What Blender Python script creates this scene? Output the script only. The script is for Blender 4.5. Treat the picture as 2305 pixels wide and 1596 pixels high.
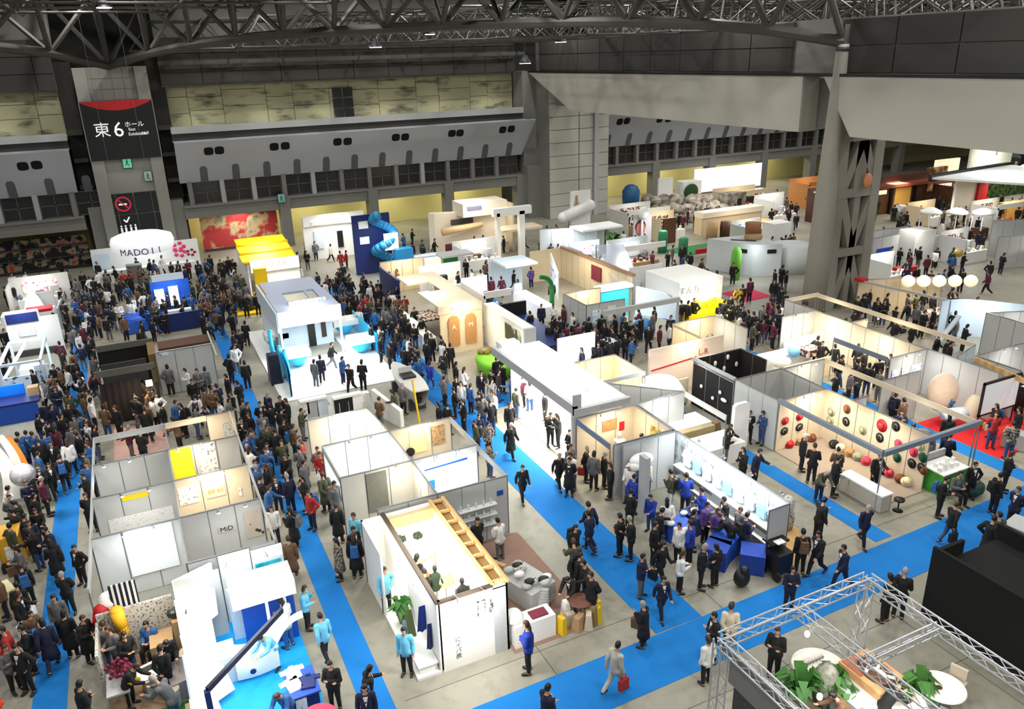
import bpy, math, random
from mathutils import Vector, Matrix
random.seed(11)
SC = bpy.context.scene
COL = SC.collection
for o in list(bpy.data.objects):
    bpy.data.objects.remove(o)
PI = math.pi

# ---------------------------------------------------------------- camera
FPX, YAW, PITCH, ROLL, CAMH = 1770.14, 0.440995517, 0.363362862, -0.0287853503, 17.0
_cy, _sy, _cp, _sp = math.cos(YAW), math.sin(YAW), math.cos(PITCH), math.sin(PITCH)
_f = Vector((_sy * _cp, _cy * _cp, -_sp))
_r = Vector((_cy, -_sy, 0))
_u = _r.cross(_f)
_c, _s = math.cos(ROLL), math.sin(ROLL)
CR, CU = _c * _r + _s * _u, -_s * _r + _c * _u
cam_d = bpy.data.cameras.new('camera')
cam_d.sensor_fit = 'HORIZONTAL'
cam_d.sensor_width = 36
cam_d.lens = FPX / 2305 * 36
cam_d.clip_start, cam_d.clip_end = 0.5, 400
cam = bpy.data.objects.new('camera', cam_d)
COL.objects.link(cam)
m3 = Matrix((CR, CU, -_f)).transposed()
cam.matrix_world = Matrix.Translation((0, 0, CAMH)) @ m3.to_4x4()
SC.camera = cam

def ray(px, py):
    return CR * ((px - 1152.5) / FPX) - CU * ((py - 798) / FPX) + _f
def at(px, py, z=0.0):
    d = ray(px, py)
    t = (z - CAMH) / d.z
    return Vector((d.x * t, d.y * t, z))
def onY(px, py, Y):
    d = ray(px, py)
    t = Y / d.y
    return Vector((d.x * t, Y, CAMH + d.z * t))

# ---------------------------------------------------------------- view, world, hall lamps
SC.view_settings.view_transform = 'Standard'
SC.view_settings.look = 'None'
SC.view_settings.gamma = 1.0
SC.view_settings.use_curve_mapping = False
SC.view_settings.exposure = 0.0
w = bpy.data.worlds.new('world')
SC.world = w
w.use_nodes = True
w.node_tree.nodes['Background'].inputs[0].default_value = (0.9, 0.95, 1.0, 1)
w.node_tree.nodes['Background'].inputs[1].default_value = 0.07
HALL_W, HALL_SPREAD = 900.0, 3.1

BOOST = 1.5
def area(name, loc, power, size, col=(1, 1, 1), rot=(0, 0, 0), size_y=None, spread=None):
    l = bpy.data.lights.new(name, 'AREA')
    l.energy = power * (BOOST if name == 'booth_light' else 1)
    l.color = col
    l.size = size
    if size_y:
        l.shape = 'RECTANGLE'
        l.size_y = size_y
    else:
        l.shape = 'DISK'
    if spread:
        l.spread = spread
    o = bpy.data.objects.new(name, l)
    o.location = loc
    o.rotation_euler = rot
    COL.objects.link(o)
    return o

# ---------------------------------------------------------------- materials
def lin(c):
    return tuple((v / 255 / 12.92) if v / 255 <= 0.04045 else ((v / 255 + 0.055) / 1.055) ** 2.4 for v in c)
MATS = {}
def mat(name, col, rough=0.6, metal=0.0, var=0.12, scale=6.0, emit=0.0, alpha=None, ecol=None):
    if name in MATS:
        return MATS[name]
    m = bpy.data.materials.new(name)
    m.use_nodes = True
    nt = m.node_tree
    b = nt.nodes['Principled BSDF']
    c = lin(col)
    b.inputs['Roughness'].default_value = rough
    b.inputs['Metallic'].default_value = metal
    if var > 0:
        tc = nt.nodes.new('ShaderNodeTexCoord')
        nz = nt.nodes.new('ShaderNodeTexNoise')
        nz.inputs['Scale'].default_value = scale
        nz.inputs['Detail'].default_value = 3
        mx = nt.nodes.new('ShaderNodeMix')
        mx.data_type = 'RGBA'
        mx.inputs[6].default_value = tuple(v * (1 - var) for v in c) + (1,)
        mx.inputs[7].default_value = tuple(min(1, v * (1 + var)) for v in c) + (1,)
        nt.links.new(tc.outputs['Object'], nz.inputs['Vector'])
        nt.links.new(nz.outputs['Fac'], mx.inputs[0])
        nt.links.new(mx.outputs[2], b.inputs['Base Color'])
    else:
        b.inputs['Base Color'].default_value = c + (1,)
    if emit:
        b.inputs['Emission Color'].default_value = lin(ecol or col) + (1,)
        b.inputs['Emission Strength'].default_value = emit
    if alpha is not None:
        b.inputs['Alpha'].default_value = alpha
    MATS[name] = m
    return m

def pattern(name, c1, c2, kind='noise', scale=8.0, thr=0.5, rough=0.7, soft=0.02, c3=None, sy=None):
    """two or three colours in a printed or woven pattern"""
    if name in MATS:
        return MATS[name]
    m = bpy.data.materials.new(name)
    m.use_nodes = True
    nt = m.node_tree
    b = nt.nodes['Principled BSDF']
    b.inputs['Roughness'].default_value = rough
    tc = nt.nodes.new('ShaderNodeTexCoord')
    mp = nt.nodes.new('ShaderNodeMapping')
    nt.links.new(tc.outputs['Object'], mp.inputs[0])
    if sy:
        mp.inputs['Scale'].default_value = sy
    if kind == 'noise':
        t = nt.nodes.new('ShaderNodeTexNoise'); out = 'Fac'
        t.inputs['Detail'].default_value = 4
    elif kind == 'voronoi':
        t = nt.nodes.new('ShaderNodeTexVoronoi'); out = 'Distance'
    else:
        t = nt.nodes.new('ShaderNodeTexWave'); out = 'Fac'
        t.inputs['Distortion'].default_value = 2.0 if kind == 'wavy' else 0.0
    t.inputs['Scale'].default_value = scale
    nt.links.new(mp.outputs[0], t.inputs['Vector'])
    rp = nt.nodes.new('ShaderNodeValToRGB')
    e = rp.color_ramp.elements
    e[0].position, e[0].color = max(0, thr - soft), lin(c1) + (1,)
    e[1].position, e[1].color = min(1, thr + soft), lin(c2) + (1,)
    if c3:
        x = e.new(min(0.97, thr + 0.12)); x.color = lin(c3) + (1,)
    nt.links.new(t.outputs[out], rp.inputs[0])
    nt.links.new(rp.outputs[0], b.inputs['Base Color'])
    MATS[name] = m
    return m

# ---------------------------------------------------------------- mesh builder
class B:
    def __init__(s):
        s.v, s.f, s.m = [], [], []
    def add(s, vs, fs, m=0):
        n = len(s.v)
        s.v += [Vector(v) for v in vs]
        s.f += [tuple(i + n for i in f) for f in fs]
        s.m += [m] * len(fs)
        return s
    def box(s, x0, y0, z0, x1, y1, z1, m=0):
        if x0 > x1: x0, x1 = x1, x0
        if y0 > y1: y0, y1 = y1, y0
        if z0 > z1: z0, z1 = z1, z0
        return s.add([(x0, y0, z0), (x1, y0, z0), (x1, y1, z0), (x0, y1, z0), (x0, y0, z1), (x1, y0, z1), (x1, y1, z1), (x0, y1, z1)],
                     [(3, 2, 1, 0), (4, 5, 6, 7), (0, 1, 5, 4), (1, 2, 6, 5), (2, 3, 7, 6), (3, 0, 4, 7)], m)
    def rbox(s, cx, cy, z0, z1, hx, hy, a=0.0, m=0, tx=1.0, ty=1.0):
        """upright box about (cx, cy), turned by a, its top scaled by tx, ty"""
        c, d = math.cos(a), math.sin(a)
        P = []
        for z, kx, ky in ((z0, 1, 1), (z1, tx, ty)):
            for sx, sy in ((-1, -1), (1, -1), (1, 1), (-1, 1)):
                x, y = sx * hx * kx, sy * hy * ky
                P.append((cx + c * x - d * y, cy + d * x + c * y, z))
        return s.add(P, [(3, 2, 1, 0), (4, 5, 6, 7), (0, 1, 5, 4), (1, 2, 6, 5), (2, 3, 7, 6), (3, 0, 4, 7)], m)
    def bar(s, p, q, w, h=None, m=0, up=(0, 0, 1)):
        p, q = Vector(p), Vector(q)
        h = h or w
        d = (q - p).normalized()
        u = Vector(up)
        if abs(d.dot(u)) > 0.98: u = Vector((0, 1, 0))
        a = d.cross(u).normalized() * (w / 2)
        b = a.cross(d).normalized() * (h / 2)
        return s.add([p - a - b, p + a - b, p + a + b, p - a + b, q - a - b, q + a - b, q + a + b, q - a + b],
                     [(3, 2, 1, 0), (4, 5, 6, 7), (0, 1, 5, 4), (1, 2, 6, 5), (2, 3, 7, 6), (3, 0, 4, 7)], m)
    def cyl(s, p, q, r0, r1=None, n=8, m=0, caps=True):
        p, q = Vector(p), Vector(q)
        r1 = r0 if r1 is None else r1
        d = (q - p).normalized()
        u = Vector((0, 0, 1)) if abs(d.z) < 0.9 else Vector((1, 0, 0))
        a = d.cross(u).normalized()
        b = d.cross(a)
        V = [c + (a * math.cos(2 * PI * i / n) + b * math.sin(2 * PI * i / n)) * r for c, r in ((p, r0), (q, r1)) for i in range(n)]
        F = [(i, i + n, (i + 1) % n + n, (i + 1) % n) for i in range(n)]
        if caps:
            F += [tuple(range(n)), tuple(range(2 * n - 1, n - 1, -1))]
        return s.add(V, F, m)
    def tube(s, pts, r, n=6, m=0):
        for i in range(len(pts) - 1):
            s.cyl(pts[i], pts[i + 1], r, n=n, m=m)
        return s
    def ell(s, c, r, n=10, k=6, m=0, rot=None):
        c = Vector(c)
        if not hasattr(r, '__len__'): r = (r, r, r)
        V = [Vector((0, 0, -r[2]))]
        for j in range(1, k):
            t = PI * j / k
            for i in range(n):
                V.append(Vector((r[0] * math.sin(t) * math.cos(2 * PI * i / n), r[1] * math.sin(t) * math.sin(2 * PI * i / n), -r[2] * math.cos(t))))
        V.append(Vector((0, 0, r[2])))
        if rot is not None: V = [rot @ v for v in V]
        F = [(0, 1 + (i + 1) % n, 1 + i) for i in range(n)]
        for j in range(k - 2):
            o = 1 + j * n
            F += [(o + i, o + (i + 1) % n, o + n + (i + 1) % n, o + n + i) for i in range(n)]
        o = 1 + (k - 2) * n
        F += [(o + i, o + (i + 1) % n, len(V) - 1) for i in range(n)]
        return s.add([v + c for v in V], F, m)
    def lathe(s, c, prof, n=14, m=0, sx=1.0, sy=1.0):
        V, F = [], []
        for r, z in prof:
            for i in range(n):
                V.append((c[0] + r * sx * math.cos(2 * PI * i / n), c[1] + r * sy * math.sin(2 * PI * i / n), c[2] + z))
        for j in range(len(prof) - 1):
            F += [(j * n + i, j * n + (i + 1) % n, (j + 1) * n + (i + 1) % n, (j + 1) * n + i) for i in range(n)]
        F += [tuple(range(n - 1, -1, -1)), tuple(range((len(prof) - 1) * n, len(prof) * n))]
        return s.add(V, F, m)
    def prism(s, pts, z0, z1, m=0):
        """upright prism over a ground outline"""
        n = len(pts)
        V = [(p[0], p[1], z0) for p in pts] + [(p[0], p[1], z1) for p in pts]
        return s.add(V, [tuple(range(n - 1, -1, -1)), tuple(range(n, 2 * n))] + [(i, (i + 1) % n, n + (i + 1) % n, n + i) for i in range(n)], m)
    def plate(s, pts, t, m=0):
        """a flat outline in space, given the thickness vector t"""
        n = len(pts)
        t = Vector(t)
        V = [Vector(p) for p in pts] + [Vector(p) + t for p in pts]
        return s.add(V, [tuple(range(n - 1, -1, -1)), tuple(range(n, 2 * n))] + [(i, (i + 1) % n, n + (i + 1) % n, n + i) for i in range(n)], m)
    def sheet(s, grid, m=0):
        """rows of points"""
        R, Cn = len(grid), len(grid[0])
        return s.add([p for row in grid for p in row], [(j * Cn + i, j * Cn + i + 1, (j + 1) * Cn + i + 1, (j + 1) * Cn + i) for j in range(R - 1) for i in range(Cn - 1)], m)
    def mesh(s, name, mats, org=(0, 0, 0), smooth=False):
        me = bpy.data.meshes.new(name)
        o = Vector(org)
        me.from_pydata([v - o for v in s.v], [], s.f)
        for x in (mats if isinstance(mats, (list, tuple)) else [mats]):
            me.materials.append(x)
        if isinstance(mats, (list, tuple)) and len(mats) > 1:
            me.polygons.foreach_set('material_index', s.m)
        if smooth:
            me.polygons.foreach_set('use_smooth', [True] * len(me.polygons))
        me.update()
        return me
    def build(s, name, mats, parent=None, smooth=False, kind=None, label=None):
        org = ORG.get(parent.name, (0, 0, 0)) if parent else (0, 0, 0)
        o = bpy.data.objects.new(name, s.mesh(name, mats, org, smooth))
        COL.objects.link(o)
        if parent:
            o.parent = parent
            ORG[o.name] = ORG[parent.name]
        if kind: o['kind'] = kind
        if label: o['label'] = label
        return o
    def solo(s, name, label, cat, mats, group=None, smooth=False, kind=None):
        """a thing that is one mesh"""
        xs, ys, zs = [v.x for v in s.v], [v.y for v in s.v], [v.z for v in s.v]
        org = Vector(((min(xs) + max(xs)) / 2, (min(ys) + max(ys)) / 2, min(zs)))
        o = bpy.data.objects.new(name, s.mesh(name, mats, org, smooth))
        o.location = org
        COL.objects.link(o)
        ORG[o.name] = org
        o['label'], o['category'] = label, cat
        if group: o['group'] = group
        if kind: o['kind'] = kind
        return o
ORG = {}
def thing(name, label, cat, loc=(0, 0, 0), group=None):
    o = bpy.data.objects.new(name, None)
    COL.objects.link(o)
    o.empty_display_size = 0.2
    o.location = loc
    ORG[o.name] = Vector(loc)
    o['label'], o['category'] = label, cat
    if group: o['group'] = group
    return o
def structure(name, bld, mats, smooth=False, label=None):
    o = bld.build(name, mats, None, smooth, 'structure', label)
    ORG[o.name] = Vector((0, 0, 0))
    return o
def put(name, me, parent, loc, rot=(0, 0, 0), scale=None):
    """one more object of a shared mesh, loc in world coordinates"""
    o = bpy.data.objects.new(name, me)
    COL.objects.link(o)
    base = ORG.get(parent.name, Vector((0, 0, 0))) if parent else Vector((0, 0, 0))
    o.parent = parent
    o.location = Vector(loc) - base
    o.rotation_euler = rot
    if scale: o.scale = scale
    ORG[o.name] = Vector(loc)
    return o
def text_mesh(body, size, ext=0.004):
    cu = bpy.data.curves.new('text', 'FONT')
    cu.body = body
    cu.size = size
    cu.extrude = ext
    cu.align_x, cu.align_y = 'CENTER', 'CENTER'
    cu.resolution_u = 2
    o = bpy.data.objects.new('tmp_text', cu)
    COL.objects.link(o)
    bpy.context.view_layer.update()
    me = bpy.data.meshes.new_from_object(o.evaluated_get(bpy.context.evaluated_depsgraph_get()))
    bpy.data.objects.remove(o)
    return me
def lettering(body, size, loc, face, m, parent=None, name='lettering', tilt=0.0):
    """letters standing on a surface; face = the angle about z towards which they look (0 looks along -y)"""
    me = text_mesh(body, size)
    me.materials.clear()
    me.materials.append(m)
    return put(name, me, parent, loc, (PI / 2 - tilt, 0, face))

# the usual colours
WHITE = mat('white_laminate', (224, 224, 220), 0.5, var=0.04, scale=2)
PANELW = mat('white_system_panel', (206, 206, 202), 0.55, var=0.05, scale=1.5)
PANELG = mat('grey_system_panel', (186, 188, 186), 0.55, var=0.05, scale=1.5)
BEIGE = mat('beige_panel', (205, 192, 170), 0.6, var=0.06, scale=2)
ALU = mat('aluminium', (160, 162, 164), 0.38, 0.75, var=0.05)
DARKJ = mat('dark_joint', (58, 58, 58), 0.6)
BLACK = mat('black_paint', (16, 16, 17), 0.5)
CARPET = mat('blue_carpet', (1, 112, 188), 0.95, var=0.05, scale=14)
WOOD = pattern('pine_wood', (196, 156, 96), (216, 180, 122), 'wavy', 3.0, 0.5, 0.55, 0.4)
DKWOOD = pattern('dark_wood', (70, 40, 24), (92, 56, 34), 'wavy', 4.0, 0.5, 0.5, 0.4)
GLOW = mat('lamp_glow', (255, 250, 240), 0.5, var=0, emit=14.0)
CYAN = mat('cyan_vinyl', (40, 180, 226), 0.35, var=0.06)
NAVY = mat('navy_board', (14, 34, 96), 0.5, var=0.1)
BLUE = mat('blue_board', (20, 76, 176), 0.5, var=0.1)
RED = mat('red_board', (186, 22, 34), 0.55, var=0.1)
YELLOW = mat('yellow_board', (240, 200, 12), 0.5, var=0.06)
GREEN = mat('green_board', (22, 112, 50), 0.7, var=0.12)
LIME = mat('lime_board', (120, 190, 40), 0.6, var=0.1)
GREY = mat('mid_grey', (120, 120, 118), 0.6, var=0.08)
LGREY = mat('light_grey', (176, 178, 178), 0.6, var=0.05)
TAN = mat('tan_board', (172, 142, 104), 0.7, var=0.1)
PRINT_GREY = pattern('grey_newsprint', (60, 60, 60), (190, 188, 182), 'noise', 16, 0.42, 0.8, 0.05)
PRINT_TEXT = pattern('printed_sheet', (70, 74, 80), (226, 226, 222), 'noise', 9, 0.36, 0.7, 0.03, sy=(1, 1, 5))
PRINT_BLUE = pattern('blue_print', (30, 84, 160), (220, 232, 240), 'noise', 5, 0.42, 0.6, 0.04)
GOODS = pattern('mixed_goods', (30, 32, 40), (190, 188, 180), 'voronoi', 5, 0.4, 0.6, 0.15, (120, 60, 40))
# ================================================================ the hall
YW = 79.0        # face of the end wall
CONC = mat('wall_concrete', (122, 122, 116), 0.8, var=0.06, scale=0.6)
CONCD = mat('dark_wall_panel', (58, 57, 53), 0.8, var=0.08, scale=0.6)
FASC = mat('fascia_panel', (176, 180, 186), 0.7, var=0.03, scale=0.5)
STEEL = mat('truss_paint', (66, 65, 60), 0.6, var=0.06)
CEIL = mat('ceiling_dark', (22, 23, 24), 0.9, var=0.2)
COLP = mat('column_paint', (142, 139, 130), 0.6, var=0.04, scale=0.8)
GLASSD = mat('dark_window_glass', (40, 40, 40), 0.25, var=0.1)
MULL = mat('window_frame', (84, 84, 82), 0.6)
UPPER = pattern('stained_stone', (48, 48, 38), (150, 147, 118), 'noise', 0.55, 0.36, 0.85, 0.12, sy=(1.0, 1, 3.2))
YROOM = mat('yellow_room_wall', (206, 196, 140), 0.8, var=0.08, scale=0.5)

def floor_material():
    m = bpy.data.materials.new('concrete_floor')
    m.use_nodes = True
    nt = m.node_tree
    b = nt.nodes['Principled BSDF']
    b.inputs['Roughness'].default_value = 0.55
    tc = nt.nodes.new('ShaderNodeTexCoord')
    n1 = nt.nodes.new('ShaderNodeTexNoise'); n1.inputs['Scale'].default_value = 0.35; n1.inputs['Detail'].default_value = 5
    n2 = nt.nodes.new('ShaderNodeTexNoise'); n2.inputs['Scale'].default_value = 3.0; n2.inputs['Detail'].default_value = 6
    for n in (n1, n2): nt.links.new(tc.outputs['Object'], n.inputs['Vector'])
    r1 = nt.nodes.new('ShaderNodeValToRGB')
    r1.color_ramp.elements[0].color = lin((132, 128, 113)) + (1,)
    r1.color_ramp.elements[1].color = lin((152, 149, 136)) + (1,)
    r1.color_ramp.elements[0].position, r1.color_ramp.elements[1].position = 0.3, 0.7
    r2 = nt.nodes.new('ShaderNodeValToRGB')
    r2.color_ramp.elements[0].color = (0.7, 0.7, 0.7, 1)
    r2.color_ramp.elements[0].position, r2.color_ramp.elements[1].position = 0.28, 0.5
    mx = nt.nodes.new('ShaderNodeMix'); mx.data_type = 'RGBA'; mx.blend_type = 'MULTIPLY'
    mx.inputs[0].default_value = 0.6
    nt.links.new(n1.outputs['Fac'], r1.inputs[0]); nt.links.new(n2.outputs['Fac'], r2.inputs[0])
    nt.links.new(r1.outputs[0], mx.inputs[6]); nt.links.new(r2.outputs[0], mx.inputs[7])
    nt.links.new(mx.outputs[2], b.inputs['Base Color'])
    return m
FLOORM = floor_material()
fl = structure('floor', B().box(-30, -8, -0.3, 125, YW + 8, 0), FLOORM)
structure('ceiling', B().box(-30, -8, 26.0, 125, YW + 8, 26.4), CEIL)
SLABM = mat('floor_slab_joint', (88, 86, 76), 0.8)
jb = B()
for x in (8.7, 14.9, 19.5, 26.0):
    jb.box(x, 4, 0.0005, x + 0.025, 17.5, 0.003)
for y in (13.2, 11.0, 17.1):
    jb.box(4.4, y, 0.0005, 30, y + 0.025, 0.003)
jb.build('floor_joint', SLABM, fl)

# aisle carpets
def carpet(label, x0, y0, x1, y1, m=CARPET, name='aisle_carpet', cat='carpet', t=0.012):
    return B().box(x0, y0, 0.001, x1, y1, t).solo(name, label, cat, m)
carpet('blue aisle carpet strip beside the striped market stall, running up to the far wall', -5.15, 17, -4.25, 62)
carpet('narrow blue aisle carpet between the curved white stand and the white house stand', 3.26, 10, 4.11, 62)
carpet('wide blue aisle carpet beside the big white canopy stand', 12.3, 16.1, 14.07, 62, t=0.013)
carpet('narrow blue aisle carpet in front of the stand with hats on its walls', 22.22, 16.4, 23.05, 62)
carpet('blue aisle carpet strip between the green counter and the red carpet stand', 31.0, 16.5, 31.9, 44)
B().prism([(4.12, 14.1), (42, 14.65), (42, 16.5), (31.9, 16.42), (22.22, 16.2), (12.3, 16.05), (4.12, 15.95)], 0.001, 0.0125).solo('aisle_carpet', 'blue cross aisle carpet in front of the truss framed stand', 'carpet', CARPET)
carpet('short blue cross aisle carpet behind the lime green stand', 14.1, 33.8, 17.3, 35.4)

# ---- end wall with its bays
X_L, X_R = -30.0, 125.0
wb = B()
TWL, TWR = -2.66, 3.05            # the sign tower
wb.box(X_L, YW + 6.2, 0, X_R, YW + 6.6, 25)
back = structure('wall_back', wb, CONCD)
def wpart(name, b, m, smooth=False, label=None):
    return b.build(name, m, back, smooth, label=label)
# lintel between openings and window band, for each stretch of wall
STRETCH = [(X_L, -4.1), (4.15, 39.2), (48.2, X_R)]
PIERS = [(-16.5,), (13.2, 22.0, 30.3, 38.8), (56.8, 65.2, 73.6, 82.0, 90.4, 98.8)]
for k, ((x0, x1), piers) in enumerate(zip(STRETCH, PIERS)):
    wpart('lintel', B().box(x0, YW - 0.3, 3.6, x1, YW + 1.2, 4.75).box(x0, YW - 0.45, 4.6, x1, YW + 0.2, 4.78), CONC)
    for p in piers:
        wpart('pier', B().box(p - 0.5, YW - 0.5, 0, p + 0.5, YW + 0.7, 4.7), CONC)
    wpart('recess_wall', B().box(x0, YW + 5.6, 0, x1, YW + 5.8, 5.0), YROOM)
    wpart('recess_ceiling', B().box(x0, YW + 0.4, 4.76, x1, YW + 5.8, 4.9), CONC)
    # fascia leaning outwards
    fz0, fz1 = 6.85, 10.55
    fb = B().plate([(x0, YW - 0.1, fz0), (x1 - 0.1, YW - 0.1, fz0), (x1 + (0.9 if k == 1 else 0), YW - 1.7, fz1), (x0, YW - 1.7, fz1)], (0, 0.18, 0.05))
    fb.box(x0, YW - 1.5, 10.5, x1, YW + 1.0, 10.62)
    wpart('fascia', fb, FASC)
    wpart('ledge', B().box(x0, YW - 0.6, 11.25, x1, YW + 2.3, 11.55).box(x0, YW - 0.6, 11.55, x1, YW - 0.5, 11.85), LGREY)
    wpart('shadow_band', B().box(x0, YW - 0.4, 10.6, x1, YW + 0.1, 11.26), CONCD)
    # stained upper wall in blocks, set back
    xa = x0
    n = 0
    while xa < x1 - 0.3:
        wd = min(2.0 + 0.5 * ((n * 7) % 5), x1 - xa)
        if xa + wd > max(x0, -14) and xa < 62:
            za = 11.5
            for hh in (1.3 + 0.25 * (n % 3), 1.15 + 0.3 * ((n + 1) % 2), 9):
                zb = min(za + hh, 15.2)
                if zb > za + 0.1:
                    wpart('stone_block', B().box(xa + 0.02, YW + 2.0 - 0.03 * ((n + int(za * 3)) % 3), za + 0.02, xa + wd - 0.02, YW + 2.3, zb - 0.02), UPPER)
                za = zb
        xa += wd
        n += 1
    wpart('upper_wall', B().box(x0, YW + 2.25, 11.5, x1, YW + 2.5, 15.3), CONCD)
    # dark panels above with light joints
    xa = x0
    while xa < x1 - 0.1:
        xb = min(xa + 3.5, x1)
        if xa > -14 and xa < 60:
            for z in (15.25, 16.6, 17.95):
                wpart('dark_panel', B().box(xa + 0.03, YW + 1.1, z + 0.03, xb - 0.03, YW + 1.4, z + 1.32), CONCD)
        xa = xb
    wpart('panel_back', B().box(x0, YW + 1.35, 15.2, x1, YW + 1.6, 25), CONC)
# the window band
win_n = 0
def window_bay(xa, xb):
    global win_n
    win_n += 1
    o = bpy.data.objects.new('window_%d' % win_n, None)
    COL.objects.link(o)
    ORG[o.name] = Vector((0, 0, 0))
    o['kind'] = 'structure'
    z0, z1, y = 4.78, 6.9, YW + 0.35
    mx, mz = (xa + xb) / 2, (z0 + z1) / 2
    f = B()
    f.box(xa, y - 0.1, z0, xb, y + 0.1, z0 + 0.1).box(xa, y - 0.1, z1 - 0.1, xb, y + 0.1, z1)
    f.box(xa, y - 0.1, z0, xa + 0.1, y + 0.1, z1).box(xb - 0.1, y - 0.1, z0, xb, y + 0.1, z1)
    f.box(mx - 0.05, y - 0.08, z0, mx + 0.05, y + 0.08, z1).box(xa, y - 0.08, mz - 0.05, xb, y + 0.08, mz + 0.05)
    f.build('frame', MULL, o)
    for a, b in ((xa, mx), (mx, xb)):
        for c, d in ((z0, mz), (mz, z1)):
            B().box(a + 0.06, y - 0.01, c + 0.06, b - 0.06, y + 0.02, d - 0.06).build('pane', GLASSD, o)
PITCHW = 2.83
lightposts = {5: 1, 6: 1, 8: 1, 11: 0}
SLOTM = mat('slot_shadow', (92, 95, 100), 0.6)
POSTW = mat('pale_post', (170, 172, 170), 0.6)
def fasc_y(z):
    return YW - 0.1 - 1.6 * (z - 6.85) / 3.7
def window_row(xs, xe, x0):
    n = 0
    x = x0
    while x < xe - 0.6:
        window_bay(x + 0.2, x + PITCHW - 0.2)
        wpart('window_post', B().box(x - 0.2, YW - 0.15, 4.75, x + 0.2, YW + 0.9, 6.95), POSTW if n in (1, 2, 4, 8) and xs < 20 else CONC)
        # the arched slot in the fascia over each post
        cx = x + PITCHW / 2 - 0.05
        pts = [(cx - 0.33, 6.8), (cx + 0.33, 6.8), (cx + 0.33, 8.05), (cx + 0.2, 8.28), (cx - 0.2, 8.28), (cx - 0.33, 8.05)]
        wpart('air_slot', B().plate([(a, fasc_y(z) - 0.03, z) for a, z in pts], (0, 0.06, 0.02)), SLOTM)
        x += PITCHW
        n += 1
window_row(4.15, 39.2, 4.95)
window_row(-30, -4.1, -13.2)
window_row(48.2, 100, 48.6)
# pairs of dark round-cornered holes
HOLE = mat('hole_black', (8, 8, 9), 0.9, var=0)
def hole_pair(px1, py1, px2, py2, w=0.5):
    for px, py in ((px1, py1), (px2, py2)):
        p = onY(px, py, YW - 1.05)
        pts = []
        for i in range(12):
            a = 2 * PI * i / 12
            pts.append((p.x + 0.42 * w / 0.5 * (abs(math.cos(a)) ** 0.6) * (1 if math.cos(a) > 0 else -1), p.z + 0.36 * w / 0.5 * (abs(math.sin(a)) ** 0.6) * (1 if math.sin(a) > 0 else -1)))
        wpart('round_hole', B().plate([(a, fasc_y(z) - 0.03, z) for a, z in pts], (0, 0.06, 0.02)), HOLE)
for q in ((469, 340, 493, 338), (616, 330, 641, 328), (758, 319, 781, 318), (889, 309, 910, 308), (1015, 300, 1033, 299), (1129, 292, 1148, 290), (52, 374, 83, 371), (1392, 274, 1408, 272), (1482, 269, 1502, 268)):
    hole_pair(*q)
# dark 2 x 3 window in the upper wall
p = onY(773, 230, YW + 2)
vent = B()
for i in range(2):
    for j in range(3):
        wpart('vent_pane', B().box(p.x - 1.05 + i * 1.05, YW + 1.85, p.z - 1.5 + j, p.x - 1.05 + i * 1.05 + 0.95, YW + 1.95, p.z - 1.5 + j + 0.9), GLASSD)
# ---- sign tower
tw = B()
tw.box(TWL, YW - 0.6, 0, TWL + 1.0, YW + 2, 17.0).box(TWR - 1.0, YW - 0.6, 0, TWR, YW + 2, 17.0)
tw.box(TWL + 0.9, YW - 0.25, 0, TWR - 0.9, YW + 2, 17.0)
wpart('sign_tower', tw, mat('tower_panel', (146, 146, 138), 0.7, var=0.05, scale=0.5))
for i in range(4):
    for j in range(3):
        wpart('tower_tile', B().box(TWL + 1.06 + i * 0.9, YW - 0.3, 14.35 + j * 0.88, TWL + 1.06 + i * 0.9 + 0.86, YW - 0.2, 14.35 + j * 0.88 + 0.84), mat('tower_tile', (138, 138, 130), 0.7, var=0.05))
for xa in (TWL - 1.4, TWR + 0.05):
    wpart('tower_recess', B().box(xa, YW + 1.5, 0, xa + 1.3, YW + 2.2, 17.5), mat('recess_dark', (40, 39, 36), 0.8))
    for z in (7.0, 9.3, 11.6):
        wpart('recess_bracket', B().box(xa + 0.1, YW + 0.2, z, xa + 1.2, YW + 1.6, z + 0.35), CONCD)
for xa in (TWL - 0.5, TWR + 0.55):
    wpart('tower_buttress', B().box(xa - 0.55, YW - 0.2, 0, xa + 0.55, YW + 1.8, 5.4), CONC)
# the big hall sign
sg = thing('hall_sign', 'large black hall sign reading 東6 with a red crescent top, on the wall tower', 'sign', (0.2, YW - 0.75, 9.0))
SIGNB = mat('sign_black', (14, 14, 16), 0.4, var=0.05)
sx0, sx1, sz0, sz1 = -2.62, 3.0, 9.42, 14.25
B().box(sx0, YW - 0.75, sz0, sx1, YW - 0.6, sz1).build('sign_board', SIGNB, sg)
cres = [(sx0 + (sx1 - sx0) * i / 16, YW - 0.79, sz1 - 0.02 - (0.72 * (1 - ((i - 8) / 8) ** 2))) for i in range(17)]
B().plate([(sx1, YW - 0.79, sz1 + 0.06), (sx0, YW - 0.79, sz1 + 0.06)] + cres, (0, 0.04, 0)).build('red_crescent', mat('sign_red', (190, 26, 28), 0.5, var=0.03), sg)
B().box(sx0 - 0.07, YW - 0.8, sz0, sx0, YW - 0.6, sz1).build('edge_strip', ALU, sg)
B().box(sx1, YW - 0.8, sz0, sx1 + 0.07, YW - 0.6, sz1).build('edge_strip', ALU, sg)
SIGNW = mat('sign_white', (245, 245, 245), 0.5, var=0, emit=0.5)
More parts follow.
